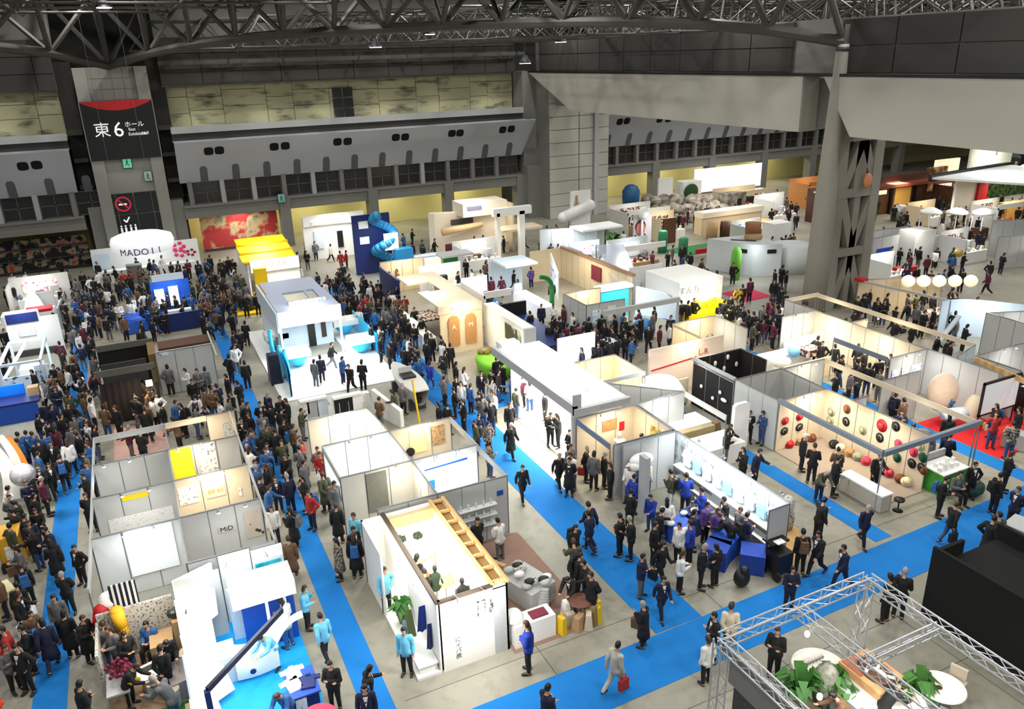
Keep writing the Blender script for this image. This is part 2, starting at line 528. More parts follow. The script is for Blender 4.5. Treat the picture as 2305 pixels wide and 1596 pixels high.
for body, size, px, py in (('東', 1.3, 230, 295), ('6', 1.75, 267, 293), ('ホール', 0.52, 302, 280), ('East', 0.34, 297, 291), ('Exhibition', 0.36, 310, 301), ('Hall', 0.36, 327, 299)):
    q = onY(px, py, YW - 0.77)
    lettering(body, size, (q.x, YW - 0.77, q.z), 0, SIGNW, sg)
# lamp over the sign, exit lamps and the square notice panels
def wall_sign(name, label, cat, px, py, w, h, m, Y=YW - 0.35, body=None, bsize=0.4, bm=None):
    q = onY(px, py, Y)
    t = thing(name, label, cat, (q.x, Y, q.z - h / 2))
    B().box(q.x - w / 2, Y - 0.12, q.z - h / 2, q.x + w / 2, Y + 0.05, q.z + h / 2).build('sign_box', DARKJ if m is not SIGNB else BLACK, t)
    B().box(q.x - w / 2 + 0.04, Y - 0.14, q.z - h / 2 + 0.04, q.x + w / 2 - 0.04, Y - 0.11, q.z + h / 2 - 0.04).build('sign_face', m, t)
    if body:
        lettering(body, bsize, (q.x, Y - 0.15, q.z), 0, bm or SIGNW, t)
    return t, q
EXITG = mat('exit_green', (90, 190, 140), 0.5, var=0, emit=0.6)
FIGG = mat('exit_figure', (12, 60, 40), 0.5, var=0)
def exit_sign(label, px, py, Y, w=0.75, h=0.95, m=None):
    t, q = wall_sign('exit_sign', label, 'sign', px, py, w, h, m or EXITG, Y)
    f = B()   # running figure
    c = (q.x, Y - 0.15, q.z)
    f.ell((c[0], c[1], c[2] + 0.22), (0.05, 0.015, 0.06), 8, 5)
    for a, b, r in (((0, 0.14), (-0.03, -0.06), 0.05), ((-0.03, -0.06), (0.12, -0.18), 0.035), ((0.12, -0.18), (0.1, -0.34), 0.03), ((-0.03, -0.06), (-0.1, -0.2), 0.035), ((-0.1, -0.2), (-0.2, -0.24), 0.03), ((0, 0.12), (0.14, 0.06), 0.025), ((0, 0.12), (-0.14, 0.02), 0.025)):
        f.bar((c[0] + a[0], c[1], c[2] + a[1]), (c[0] + b[0], c[1], c[2] + b[1]), r * 1.6, 0.02, up=(0, 1, 0))
    f.build('running_figure', FIGG, t)
exit_sign('green lit exit sign with a running figure just below the big hall sign', 286, 366, YW - 0.35)
exit_sign('small pale framed exit sign at the edge of the tower panel', 333, 396, YW - 0.35, 0.7, 0.9, mat('exit_pale', (150, 170, 150), 0.5, var=0, emit=0.2))
exit_sign('small green exit lamp on the pier above the red mural', 633, 446, YW - 0.6, 0.7, 0.85, mat('exit_pale2', (110, 160, 150), 0.5, var=0, emit=0.3))
NSM = mat('no_smoking_red', (210, 30, 60), 0.5, var=0, emit=0.4)
t, q = wall_sign('notice_panel', 'square black notice panel with a red no smoking ring', 'sign', 277, 459, 1.8, 1.8, SIGNB)
b = B()
for i in range(20):
    a0, a1 = 2 * PI * i / 20, 2 * PI * (i + 1) / 20
    b.bar((q.x + 0.6 * math.cos(a0), YW - 0.5, q.z + 0.6 * math.sin(a0)), (q.x + 0.6 * math.cos(a1), YW - 0.5, q.z + 0.6 * math.sin(a1)), 0.12, 0.03, up=(0, 1, 0))
b.bar((q.x - 0.42, YW - 0.5, q.z + 0.42), (q.x + 0.42, YW - 0.5, q.z - 0.42), 0.1, 0.03, up=(0, 1, 0))
b.build('red_ring', NSM, t)
B().box(q.x - 0.36, YW - 0.51, q.z - 0.09, q.x + 0.3, YW - 0.47, q.z + 0.05).build('white_cigarette', SIGNW, t)
wall_sign('notice_panel', 'blank black panel beside the no smoking panel', 'sign', 329, 454, 1.8, 1.8, SIGNB)
t, q = wall_sign('notice_panel', 'black notice panel with white figures below the no smoking panel', 'sign', 288, 507, 1.8, 1.8, SIGNB)
b = B()
for dx in (-0.55, -0.2, 0.22, 0.6):
    b.bar((q.x + dx, YW - 0.5, q.z - 0.6), (q.x + dx, YW - 0.5, q.z - 0.15), 0.16, 0.03, up=(0, 1, 0))
    b.ell((q.x + dx, YW - 0.5, q.z - 0.02), (0.08, 0.02, 0.08), 8, 5)
b.bar((q.x - 0.25, YW - 0.5, q.z + 0.55), (q.x - 0.05, YW - 0.5, q.z + 0.3), 0.12, 0.03, up=(0, 1, 0)).bar((q.x - 0.05, YW - 0.5, q.z + 0.3), (q.x + 0.25, YW - 0.5, q.z + 0.75), 0.12, 0.03, up=(0, 1, 0))
b.build('white_figures', SIGNW, t)
wall_sign('notice_panel', 'blank black panel beside the white figures panel', 'sign', 339, 502, 1.8, 1.8, SIGNB)

# ---- pillar at the end of the long beam, clad in big tiles
PILM = mat('pillar_tile', (184, 184, 174), 0.75, var=0.05, scale=0.4)
pil = structure('pillar_back', B().box(40.9, YW - 3.1, 0, 48.3, YW + 3, 15.1).box(39.3, YW - 0.2, 0, 41, YW + 3, 15.4), CONC)
zz = 0.0
while zz < 13.2:
    for xa, xb in ((40.9, 44.5), (44.56, 46.3), (46.9, 48.3)):
        B().box(xa + 0.03, YW - 3.2, zz + 0.03, xb - 0.03, YW - 3.05, zz + 1.32).build('tile', PILM, pil)
    zz += 1.35
B().box(46.35, YW - 3.5, 0, 46.85, YW - 3, 13.5).build('service_duct', LGREY, pil)
B().box(39.3, YW - 1.2, 0, 41.2, YW - 0.2, 5.6).build('plinth', CONC, pil)

# ---- the long beam that parts the halls, in two great panels
BX = 40.0
BEAMM = mat('beam_panel', (172, 170, 160), 0.7, var=0.02, scale=0.3)
beam = structure('beam_long', B().box(BX + 1.6, -8, 12.0, BX + 2.4, YW - 1, 15.1), CONC)
def beam_panel(pts):
    B().plate([(BX + 0.02 * (14 - z), y, z) for y, z in pts], (1.5, 0, 0)).build('beam_panel', BEAMM, beam)
beam_panel([(39.9, 11.8), (69.8, 11.8), (78.6, 15.25), (39.9, 15.25)])
beam_panel([(-8, 11.6), (35.7, 11.8), (38.2, 15.25), (-8, 15.25)])
B().box(BX - 0.05, -8, 15.25, BX + 1.7, YW, 15.42).build('top_edge', BLACK, beam)
for y in range(-6, 78, 4):
    for z in (15.45, 17.0):
        if 34 < y < 40: continue
        B().box(BX + 0.9, y + 0.04, z + 0.03, BX + 1.1, y + 3.96, z + 1.5).build('dark_panel', CONCD, beam)
B().box(BX + 1.05, -8, 15.4, BX + 1.2, YW, 18.6).build('panel_back', CONC, beam)
# ---- round column and braced tower
ct = at(1822, 480, 6.5)
ctk = 40.2 / ct.x
CX, CYY = 40.25, 37.2
cl = structure('column_round', B().lathe((CX, CYY, 0), [(0.78, 0), (0.74, 4), (0.66, 8), (0.5, 12.5), (0.36, 16.6), (0.36, 17.1)], 20), COLP, True)
B().lathe((CX, CYY, 16.7), [(0.38, 0), (0.38, 0.25)], 20).build('collar', DARKJ, cl, True)
tx0, tx1, ty = 41.0, 44.9, CYY + 0.1
def leg_x(z):
    return tx1 - 0.012 * z
def tower_plate(pts, t=0.5, name='brace_plate'):
    B().plate([(x, ty - t / 2, z) for x, z in pts], (0, t, 0)).build(name, COLP, cl)
tower_plate([(tx1 - 0.85, 0), (tx1, 0), (leg_x(11.8), 11.8), (leg_x(11.8) - 0.75, 11.8)], 0.7, 'tower_leg')
tower_plate([(CX, 0), (tx0 + 0.95, 0), (tx0 + 0.6, 12.6), (CX, 12.6)], 0.56, 'tower_web')
for z in (3.75, 7.7, 11.3):
    tower_plate([(tx0, z), (tx1 - 0.1, z), (tx1 - 0.1, z + 0.55), (tx0, z + 0.55)], 0.63, 'cross_plate')
mx = (tx0 + 0.6 + tx1 - 0.5) / 2
B().box(CX, ty + 0.42, 0, tx1 - 0.3, ty + 0.52, 11.8).build('back_plate', COLP, cl)
def strut(xa, za, xb, zb, wd=0.62):
    B().bar((xa, ty, za), (xb, ty, zb), wd, 0.48, up=(0, 1, 0)).build('brace', COLP, cl)
strut(tx0 + 0.7, 0.3, mx, 3.8); strut(tx1 - 0.5, 0.3, mx, 3.8); strut(mx, 0, mx, 3.8, 0.5)
strut(tx0 + 0.7, 7.7, mx, 4.2); strut(tx1 - 0.5, 7.7, mx, 4.2); strut(mx, 4.2, mx, 7.8, 0.55)
strut(tx0 + 0.6, 8.2, mx, 11.5); strut(tx1 - 0.4, 8.2, mx, 11.5); strut(mx, 8.2, mx, 11.4, 1.0)
B().ell((mx + 0.3, ty - 0.6, 8.75), (0.32, 0.25, 0.5), 12, 8).solo('paper_lantern', 'small orange paper lantern on a ledge of the braced column', 'lantern', mat('orange_paper', (206, 140, 96), 0.8, var=0.2), smooth=True)
# ---- roof: arched trusses and a space frame of bars
tr = structure('beam_truss', B().cyl((CX, CYY, 17.0), (CX, CYY, 18.2), 0.3, 0.3), STEEL)
def truss(a, b, nseg, rise, wd, dep, chord, web, name):
    a, b = Vector(a), Vector(b)
    d = (b - a); d.z = 0
    side = Vector((-d.y, d.x, 0)).normalized() * wd
    low, up1, up2 = [], [], []
    for i in range(nseg + 1):
        t = i / nseg
        z = rise * (1 - (2 * t - 1) ** 4) * 0.75 + rise * 0.25 * (1 - (2 * t - 1) ** 2)
        q = a.lerp(b, t) + Vector((0, 0, z))
        low.append(q)
        t2 = min(1, (i + 0.5) / nseg)
        q2 = a.lerp(b, t2) + Vector((0, 0, rise + dep))
        up1.append(q2 + side); up2.append(q2 - side)
    for i in range(nseg):
        B().cyl(low[i], low[i + 1], chord, n=8).build('bottom_chord', STEEL, tr)
        for up in (up1, up2):
            B().cyl(low[i], up[i], web, n=6).build('diagonal', STEEL, tr)
            B().cyl(up[i], low[i + 1], web, n=6).build('diagonal', STEEL, tr)
            if i < nseg - 1:
                B().cyl(up[i], up[i + 1], web, n=6).build('top_chord', STEEL, tr)
        B().cyl(up1[i], up2[i], web * 0.7, n=6).build('cross_bar', STEEL, tr)
truss((0.2, YW - 1.0, 17.1), (CX, CYY, 17.25), 13, 1.9, 2.6, 3.4, 0.36, 0.2, 'a')
truss((0.2, YW - 1.0, 17.1), (-39, CYY, 17.25), 10, 1.9, 2.6, 3.4, 0.36, 0.2, 'b')
# light bars of the space frame beyond and before the main trusses
rng = random.Random(3)
fine = B()
def grid_bars(bld, x0, x1, y0, y1, step, z0, z1, r, keep):
    nx, ny = int((x1 - x0) / step), int((y1 - y0) / step)
    for i in range(nx + 1):
        for j in range(ny + 1):
            x, y = x0 + i * step, y0 + j * step
            if not keep(x, y): continue
            p = (x, y, z0)
            if i < nx: bld.cyl(p, (x + step, y, z0), r, n=5, caps=False)
            if j < ny: bld.cyl(p, (x, y + step, z0), r, n=5, caps=False)
            q = (x + step / 2, y + step / 2, z1)
            bld.cyl(p, q, r * 0.8, n=4, caps=False)
            for (dx, dy) in ((step, 0), (0, step), (step, step)):
                bld.cyl((x + dx, y + dy, z0), q, r * 0.8, n=4, caps=False)
            if i < nx: bld.cyl(q, (q[0] + step, q[1], z1), r, n=5, caps=False)
            if j < ny: bld.cyl(q, (q[0], q[1] + step, z1), r, n=5, caps=False)
def beyond(x, y):   # between the truss and the end wall
    return x + y > 79.5 and x < 39
def before(x, y):
    return x + y < 77.0 and y > 22
def side(x, y):
    return x > 42
grid_bars(fine, 2, 38.5, 30, 78, 4.0, 18.2, 20.6, 0.07, beyond)
grid_bars(fine, -26, 40, 20, 76, 5.2, 20.9, 23.6, 0.1, before)
grid_bars(fine, 43, 110, 6, 76, 5.0, 18.4, 20.8, 0.09, side)
fine.build('roof_frame_bars', STEEL, tr, kind='stuff')
for y in (30, 46, 62):
    B().box(43, y, 21.2, 110, y + 0.6, 21.9).build('roof_girder', STEEL, tr)
B().box(4, YW - 1.6, 17.0, 39, YW - 0.9, 17.35).build('eaves_pipe', STEEL, tr)
# ---- lamps under the roof
LAMPB = mat('lamp_housing', (60, 60, 62), 0.5, 0.4)
lamp_me = None
def hall_lamp(x, y, z, watts, lit=True):
    q = B().lathe((0, 0, 0), [(0.55, 0), (0.5, 0.12), (0.24, 0.42), (0.2, 0.6)], 14)
    l = thing('ceiling_lamp', 'round high bay lamp hanging under the dark roof trusses', 'lamp', (x, y, z), 'high bay lamps under the roof')
    o = bpy.data.objects.new('lamp_shade', LM[0]); COL.objects.link(o); o.parent = l
    o = bpy.data.objects.new('lamp_lens', LM[1]); COL.objects.link(o); o.parent = l
    if watts:
        area('hall_light', (x, y, z - 0.08), watts, 0.9, (1.0, 0.985, 0.94), spread=HALL_SPREAD)
LM = (B().lathe((0, 0, 0.01), [(0.55, 0), (0.5, 0.12), (0.24, 0.42), (0.2, 0.6), (0.03, 0.62), (0.03, 2.0)], 14).mesh('lamp_shade', LAMPB), B().lathe((0, 0, -0.02), [(0.46, 0), (0.46, 0.02)], 14).mesh('lamp_lens', GLOW))
for ix in range(8):
    for iy in range(7):
        x, y, z = -14 + ix * 13.2 + (2.0 if iy % 2 else -1.0), -3.6 + iy * 12.6, 23.4
        wt = HALL_W * (0.5 if x > 56 and y < 45 else 1)
        v = Vector((x, y, z - CAMH))
        dz = v.dot(_f)
        if dz > 1 and abs(v.dot(CR) / dz * FPX) < 1190 and v.dot(CU) / dz * FPX < 820: hall_lamp(x, y, z, wt)
        else: area('hall_light', (x, y, z), wt, 0.9, (1.0, 0.985, 0.94), spread=HALL_SPREAD)
hall_lamp(46.5, 29.0, 23.4, HALL_W)  # extra lamp, added to brighten the face of the braced tower
for px, py in ((845, 97), (1182, 134), (1262, 86), (965, 68), (1440, 66), (232, 6)):
    d = onY(px, py, 62.0)
    hall_lamp(d.x, d.y, d.z - 0.3, 0)
NTH = ('first', 'second', 'third', 'fourth', 'fifth', 'sixth', 'seventh', 'eighth', 'ninth', 'tenth', 'eleventh', 'twelfth', 'thirteenth', 'fourteenth', 'fifteenth', 'sixteenth', 'seventeenth', 'eighteenth', 'nineteenth', 'twentieth')
for i, o in enumerate(sorted((o for o in bpy.data.objects if o.name.startswith('ceiling_lamp')), key=lambda o: o.location.x)):
    o['label'] = 'round high bay lamp under the dark roof, %s from the sign tower side' % NTH[min(i, 19)]
for ix in range(9):    # warm lamps in the recesses behind the openings, fixed to their ceilings
    x = 7.6 + ix * 8.6 if ix < 5 else 52.5 + (ix - 5) * 8.4
    t = thing('recess_lamp', 'small yellow ceiling lamp in the end wall openings, %s from the sign tower' % NTH[ix], 'lamp', (x, YW + 3, 4.6), 'lamps in the openings')
    B().box(x - 0.8, YW + 2.9, 4.66, x + 0.8, YW + 3.1, 4.76).build('lamp_tube', GLOW, t)
    area('recess_light', (x, YW + 3, 4.6), 210, 1.6, (1.0, 0.93, 0.58), size_y=0.3)
for x0, x1 in ((4.2, 39), (-14, -4.2)):   # tubes on the ledge that wash the stained wall
    n = int((x1 - x0) / 5)
    for i in range(n):
        x = x0 + (i + 0.5) * (x1 - x0) / n
        t = thing('ledge_lamp', 'shaded fluorescent tube on the wall ledge, %s %s from the sign tower' % (NTH[i] if x0 > 0 else NTH[n - 1 - i], 'on the long side,' if x0 > 0 else 'on the short side,'), 'lamp', (x, YW + 0.2, 11.55), 'tubes on the wall ledge')
        B().cyl((x - 1.2, YW + 0.2, 11.62), (x + 1.2, YW + 0.2, 11.62), 0.05).build('lamp_tube', GLOW, t)
        B().bar((x - 1.3, YW - 0.1, 11.68), (x + 1.3, YW - 0.1, 11.68), 0.05, 0.3).build('tube_shade', LGREY, t)
        area('ledge_light', (x, YW + 0.3, 11.72), 8, 2.2, (0.98, 1.0, 0.8), (math.radians(118), 0, 0), 0.15)
# ================================================================ system stands
ME = {}
def shared(key, fn):
    if key not in ME: ME[key] = fn()
    return ME[key]
LENSM = mat('spot_lens', (255, 250, 235), 0.5, var=0, emit=9.0)
SPOT = (lambda: (B().cyl((0, 0, 0), (0, -0.4, 0.1), 0.016, n=5).cyl((0, -0.4, 0.12), (0, -0.47, -0.06), 0.045, 0.1, 8).mesh('arm', ALU),
                 B().ell((0, -0.475, -0.07), (0.1, 0.1, 0.05), 8, 5).mesh('lens', LENSM)))()
def arm_spot(parent, x, y, z, ang=0.0):
    a = put('spot_arm', SPOT[0], parent, (x, y, z), (0, 0, ang), (0.62, 0.62, 0.62))
    l = bpy.data.objects.new('spot_lens', SPOT[1]); COL.objects.link(l); l.parent = a
WARM, COOL, NEUT = (1.0, 0.86, 0.64), (0.84, 0.93, 1.0), (1.0, 0.97, 0.92)
def wall(parent, a, b, H=2.5, m=None, z0=0.0, unit=0.93, rail=True):
    m = m or PANELW
    a, b = Vector((a[0], a[1], 0)), Vector((b[0], b[1], 0))
    L = (b - a).length
    n = max(1, round(L / unit))
    w = L / n
    ang = math.atan2(b.y - a.y, b.x - a.x)
    d = (b - a) / L
    pm = shared(('pan', round(w, 2), H, z0, m.name), lambda: B().box(0.014, -0.018, z0 + 0.02, w - 0.014, 0.018, H - 0.04).mesh('wall_panel', m))
    sm = shared(('post', H, z0), lambda: B().lathe((0, 0, z0), [(0.026, 0), (0.026, H - z0)], 8).mesh('post', ALU))
    for i in range(n):
        put('wall_panel', pm, parent, a + d * (w * i), (0, 0, ang))
    for i in range(n + 1):
        put('post', sm, parent, a + d * (w * i))
    if rail:
        B().bar((a.x, a.y, H - 0.02), (b.x, b.y, H - 0.02), 0.05, 0.045).build('top_rail', ALU, parent)
    return ang
def rail(parent, a, b, z=2.38, h=0.26, m=None, posts=True):
    B().bar((a[0], a[1], z), (b[0], b[1], z), 0.05, h).build('fascia_board', m or LGREY, parent)
    if posts:
        sm = shared(('post', z, 0), lambda: B().lathe((0, 0, 0), [(0.026, 0), (0.026, z)], 8).mesh('post', ALU))
        for p in (a, b): put('post', sm, parent, (p[0], p[1], 0))
def booth_light(parent, x, y, W, col=NEUT, z=2.62, size=1.2, n=2, ang=0.0, wy=None):
    for i in range(n):   # lamps on arms clamped to the top rail of the wall behind
        if wy is not None: arm_spot(parent, x + (i - (n - 1) / 2) * 0.9, wy - 0.02, z - 0.1, ang)
    area('booth_light', (x, y - 0.1, z + 0.05), W, size, col)
def booth(name, label, walls, rails=(), lights=(), m=None, H=2.5, cat='exhibition stand', group=None):
    xs = [p[0] for wl in list(walls) + list(rails) for p in wl[:2]]
    ys = [p[1] for wl in list(walls) + list(rails) for p in wl[:2]]
    t = thing(name, label, cat, ((min(xs) + max(xs)) / 2, (min(ys) + max(ys)) / 2, 0), group)
    for wl in walls: wall(t, wl[0], wl[1], H, wl[2] if len(wl) > 2 else m)
    for rl in rails: rail(t, rl[0], rl[1], H - 0.12, m=rl[2] if len(rl) > 2 else None)
    for l in lights:
        near = [w_[0][1] for w_ in walls if abs(w_[0][1] - w_[1][1]) < 0.5 and -0.1 < w_[0][1] - l[1] < 2.2 and min(w_[0][0], w_[1][0]) - 0.2 < l[0] < max(w_[0][0], w_[1][0]) + 0.2]
        booth_light(t, *l, wy=min(near) if near else None)
    return t
def poster(label, x0, x1, y, z0, z1, m, axis='x', name='poster', t=0.02, body=None, bsize=0.2, bm=None, cat='poster', lz=None):
    """a board hung on a wall: axis 'x' = the wall runs along x and faces -y; 'y' = runs along y and faces -x"""
    b = B()
    if axis == 'x': b.box(x0, y - t, z0, x1, y, z1)
    else: b.box(y - t, x0, z0, y, x1, z1)
    o = b.solo(name, label, cat, m)
    if body:
        zz = (z0 + z1) / 2 if lz is None else lz
        me = text_mesh(body, bsize)
        me.materials.clear(); me.materials.append(bm or BLACK)
        if axis == 'x': put('lettering', me, o, ((x0 + x1) / 2, y - t - 0.006, zz), (PI / 2, 0, 0))
        else: put('lettering', me, o, (y - t - 0.006, (x0 + x1) / 2, zz), (PI / 2, 0, -PI / 2))
    return o
def on_wall(y, px, py, axis='x'):
    if axis == 'x':
        return onY(px, py, y)
    d = ray(px, py); t = y / d.x
    return Vector((y, d.y * t, CAMH + d.z * t))
def poster_px(label, y, px0, py0, px1, py1, m, axis='x', **k):
    """a board whose opposite corners are read off a known wall"""
    a, b = on_wall(y, px0, py0, axis), on_wall(y, px1, py1, axis)
    u = (a.x, b.x) if axis == 'x' else (a.y, b.y)
    z0, z1 = sorted((a.z, b.z))
    return poster(label, min(u), max(u), y - 0.03, max(0.03, z0), min(z1, k.pop('top', 2.45)), m, axis, **k)
YPRINT = pattern('yellow_cover_print', (120, 96, 10), (236, 214, 30), 'noise', 4, 0.34, 0.6, 0.04)
GOODSW = pattern('pale_goods_print', (120, 122, 126), (226, 226, 222), 'noise', 7, 0.42, 0.6, 0.06)
PALEW = mat('pale_aqua_panel', (206, 220, 220), 0.5)
PINKP = pattern('pink_print', (230, 90, 140), (236, 232, 232), 'noise', 6, 0.4, 0.6, 0.04)
SAND = mat('sand_wall', (214, 196, 164), 0.6, var=0.06)

# ---------- block between the first and second carpets
LX, LY = (-3.25, -0.5, 2.2), (23.1, 26.05, 28.9, 31.72, 34.4)
booth('exhibition_booth', 'open front stand bay behind a bright white board, with printed sheets on its back wall', [((LX[0], LY[1]), (LX[1], LY[1]), PANELW), ((LX[1], LY[0]), (LX[1], LY[1]))], [((LX[0], LY[0]), (LX[0], LY[1]))], [(-1.8, 25.2, 40, COOL)])
booth('exhibition_booth', 'white panel stand bay with rows of small prints on its end panel', [((LX[1], LY[1]), (LX[2], LY[1]), PANELG), ((LX[1], LY[0]), (LX[2], LY[0]), PANELG)], [((LX[2], LY[0]), (LX[2], LY[1]))], [(1.2, 24.8, 20, NEUT)])
booth('exhibition_booth', 'stand bay with a yellow banner on its cream back wall', [((LX[0], LY[2]), (LX[1], LY[2]), PANELG), ((LX[1], LY[1]), (LX[1], LY[2]))], [((LX[0], LY[1]), (LX[0], LY[2]))], [(-1.8, 27.6, 26, NEUT)])
booth('exhibition_booth', 'warmly lit stand bay with three cream panels and gold lettering', [((LX[1], LY[2]), (LX[2], LY[2]), BEIGE)], [((LX[2], LY[1]), (LX[2], LY[2]))], [(0.8, 28.2, 55, WARM)])
booth('exhibition_booth', 'stand bay with plain grey green panels beside the aisle carpet', [((LX[0], LY[3]), (LX[1], LY[3]), PANELG), ((LX[1], LY[2]), (LX[1], LY[3]))], [((LX[0], LY[2]), (LX[0], LY[3]))], [(-2.4, 30.3, 24, NEUT)])
booth('exhibition_booth', 'stand bay with a yellow cloth and a grey print on its back panels', [((LX[1], LY[3]), (LX[2], LY[3]), PANELG)], [((LX[2], LY[2]), (LX[2], LY[3]))], [(0.3, 31.0, 40, WARM)])
booth('exhibition_booth', 'open stand bay under a plain grey header, last of its row', [((LX[1], LY[3]), (LX[1], LY[4]))], [((LX[0], LY[4]), (LX[1], LY[4])), ((LX[0], LY[3]), (LX[0], LY[4]))], [(-1.9, 33.0, 26, NEUT)])
t = booth('exhibition_booth', 'stand bay with a tan header and wood grain end wall, last of its row', [((1.2, LY[4]), (LX[2] + 0.2, LY[4]), BEIGE)], [((LX[1], LY[4]), (1.2, LY[4]), BEIGE), ((LX[2], LY[3]), (LX[2], LY[4]), BEIGE)], [(0.8, 33.4, 40, WARM)])
poster_px('yellow folded cloth with dark lettering on a grey panel', LY[3], 381, 1012, 441, 1072, YPRINT, name='cloth_print')
poster_px('grey framed print with a row of bags beside the yellow cloth', LY[3], 441, 995, 494, 1062, GOODSW)
poster_px('tan framed notice on the wood grain end wall', LY[4], 500, 952, 530, 984, PRINT_GREY, top=2.4)
poster_px('bright yellow banner on the cream wall', LY[2], 276, 1128, 332, 1104, YELLOW, name='banner', cat='banner')
poster('pair of printed product sheets low on the cream wall', -2.9, -0.7, LY[2] - 0.03, 0.5, 1.5, PRINT_TEXT)
poster_px('sheet with gold lettering on the warm wall', LY[2], 462, 1095, 508, 1112, BEIGE, body='BB 60', bsize=0.24, bm=mat('gold_letters', (190, 140, 60), 0.5))
poster_px('faded price sheet on the warm wall', LY[2], 398, 1098, 448, 1128, GOODSW)
poster_px('small red framed card on the end of the warm wall', LY[2], 536, 1098, 545, 1114, PINKP)
poster_px('large bright white lit board with rows of small symbols', LY[1], 276, 1200, 405, 1268, mat('lit_white_board', (244, 246, 246), 0.4, var=0.02), name='display_board', t=0.05, cat='display board')
poster('cluster of black and white photo prints on a grey panel', 1.55, 2.15, LY[1] - 0.03, 1.0, 2.1, pattern('photo_tiles', (50, 48, 46), (188, 176, 162), 'voronoi', 4, 0.3, 0.6, 0.04))
poster('black lettering card on a grey panel beside the photo prints', 0.65, 1.2, LY[1] - 0.03, 1.5, 1.75, PANELG, body='MiD', bsize=0.26)

# ---------- block between the second and third carpets
MX, MY = (5.1, 7.9, 10.65), (23.3, 26.1, 29.0, 31.72)
booth('exhibition_booth', 'stand bay with a glass door panel behind the white house stand', [((MX[0], MY[1]), (MX[1], MY[1]), PANELW), ((MX[1], MY[0]), (MX[1], MY[1])), ((5.7, MY[0]), (MX[1], MY[0]), PANELG)], [], [(7.2, 25.2, 36, WARM, 2.62, 0.9, 1)])
booth('exhibition_booth', 'corner stand bay with a wall of white shelves and a blue wave board', [((MX[1], MY[1]), (MX[2], MY[1]), PANELW), ((MX[1], MY[0]), (MX[2], MY[0]), PANELG)], [((MX[2], MY[0]), (MX[2], MY[1]), ALU)], [(9.3, 25.2, 60, COOL)])
booth('exhibition_booth', 'white lit stand bay with three blank panels', [((MX[0], MY[2]), (MX[1], MY[2]), WHITE), ((MX[1], MY[1]), (MX[1], MY[2]))], [((MX[0], MY[1]), (MX[0], MY[2]))], [(6.6, 27.8, 70, COOL)])
booth('exhibition_booth', 'cream stand bay with a brown framed notice and a black ring on its wall', [((MX[1], MY[2]), (MX[2], MY[2]), BEIGE)], [((MX[2], MY[1]), (MX[2], MY[2]))], [(9.2, 28.4, 40, WARM)])
booth('exhibition_booth', 'glowing cream stand bay behind the clothes rack', [((MX[0], MY[3]), (7.75, MY[3]), BEIGE), ((MX[1], MY[2]), (7.75, MY[3]), WHITE)], [], [(6.6, 31.0, 80, NEUT)])
poster_px('glass door panel with a round emblem in the cream wall', MY[1], 822, 1068, 876, 1142, mat('glass_door', (120, 124, 118), 0.2, var=0.2), name='door_panel', cat='door panel', t=0.03)
poster_px('white board with a blue wave line and blue patch', MY[1], 936, 1052, 1076, 1108, mat('board_white_blue', (232, 238, 242), 0.4, var=0.02), name='wave_board', t=0.03, cat='display board')
a, b = on_wall(MY[1] - 0.07, 956, 1056), on_wall(MY[1] - 0.07, 1052, 1034)
wv = B()
for i in range(8):
    f0, f1 = i / 8, (i + 1) / 8
    z0 = 1.95 + 0.1 * f0; z1 = 1.95 + 0.1 * f1
    wv.plate([(a.x + (b.x - a.x) * f0, MY[1] - 0.06, z0 - 0.03 - 0.04 * f0), (a.x + (b.x - a.x) * f1, MY[1] - 0.06, z1 - 0.03 - 0.04 * f1), (a.x + (b.x - a.x) * f1, MY[1] - 0.06, z1 + 0.02), (a.x + (b.x - a.x) * f0, MY[1] - 0.06, z0 + 0.02)], (0, -0.012, 0))
wv.solo('wave_line', 'blue wave stripe across the white board', 'decoration', BLUE)
poster('blue curved patch on the white board', 8.15, 8.75, MY[1] - 0.065, 1.05, 1.45, mat('sky_blue', (50, 140, 210), 0.4))
poster('brown framed wooden notice on the cream wall', 9.75, 10.35, MY[2] - 0.03, 1.35, 2.25, pattern('old_notice', (120, 92, 60), (176, 148, 110), 'noise', 8, 0.45, 0.7, 0.1))
poster('yellow poster beside the black ring', 8.75, 9.5, MY[2] - 0.03, 1.2, 2.3, mat('pale_yellow', (226, 214, 150), 0.6))
B().lathe((0, 0, 0), [(0.08, 0), (0.2, 0.0), (0.2, 0.05), (0.08, 0.05)], 16).solo('ring_sign', 'black ring hanging on the cream wall', 'decoration', BLACK)
o = bpy.data.objects['ring_sign']; q = at(924, 1016, 1.5); o.location = (8.72, MY[2] - 0.1, 1.35); o.rotation_euler = (PI / 2, 0, 0)
# shelves with goods on the corner bay's front panels
sh = thing('wall_shelf', 'white wall shelves with glassware on the corner stand', 'shelf', (9.4, MY[0] - 0.2, 0.6))
for z in (0.75, 1.15, 1.55):
    B().box(8.6, MY[0] - 0.28, z, 10.1, MY[0] - 0.03, z + 0.03).build('shelf_board', WHITE, sh)
gl = mat('pale_glassware', (206, 222, 222), 0.2)
for i in range(15):
    x = 8.7 + (i % 5) * 0.3
    z = 0.78 + (i // 5) * 0.4
    B().lathe((x, MY[0] - 0.15, z), [(0.04, 0), (0.055, 0.06), (0.03, 0.16), (0.035, 0.2)], 8).solo('glass_jar', '%s small glass jar on the %s white wall shelf' % (('first', 'second', 'third', 'fourth', 'fifth')[i % 5], ('lowest', 'middle', 'top')[i // 5]), 'jar', gl, 'glassware on the wall shelves')
poster('small light blue card on the corner stand panel', 10.2, 10.45, MY[0] - 0.03, 1.75, 1.95, BLUE)

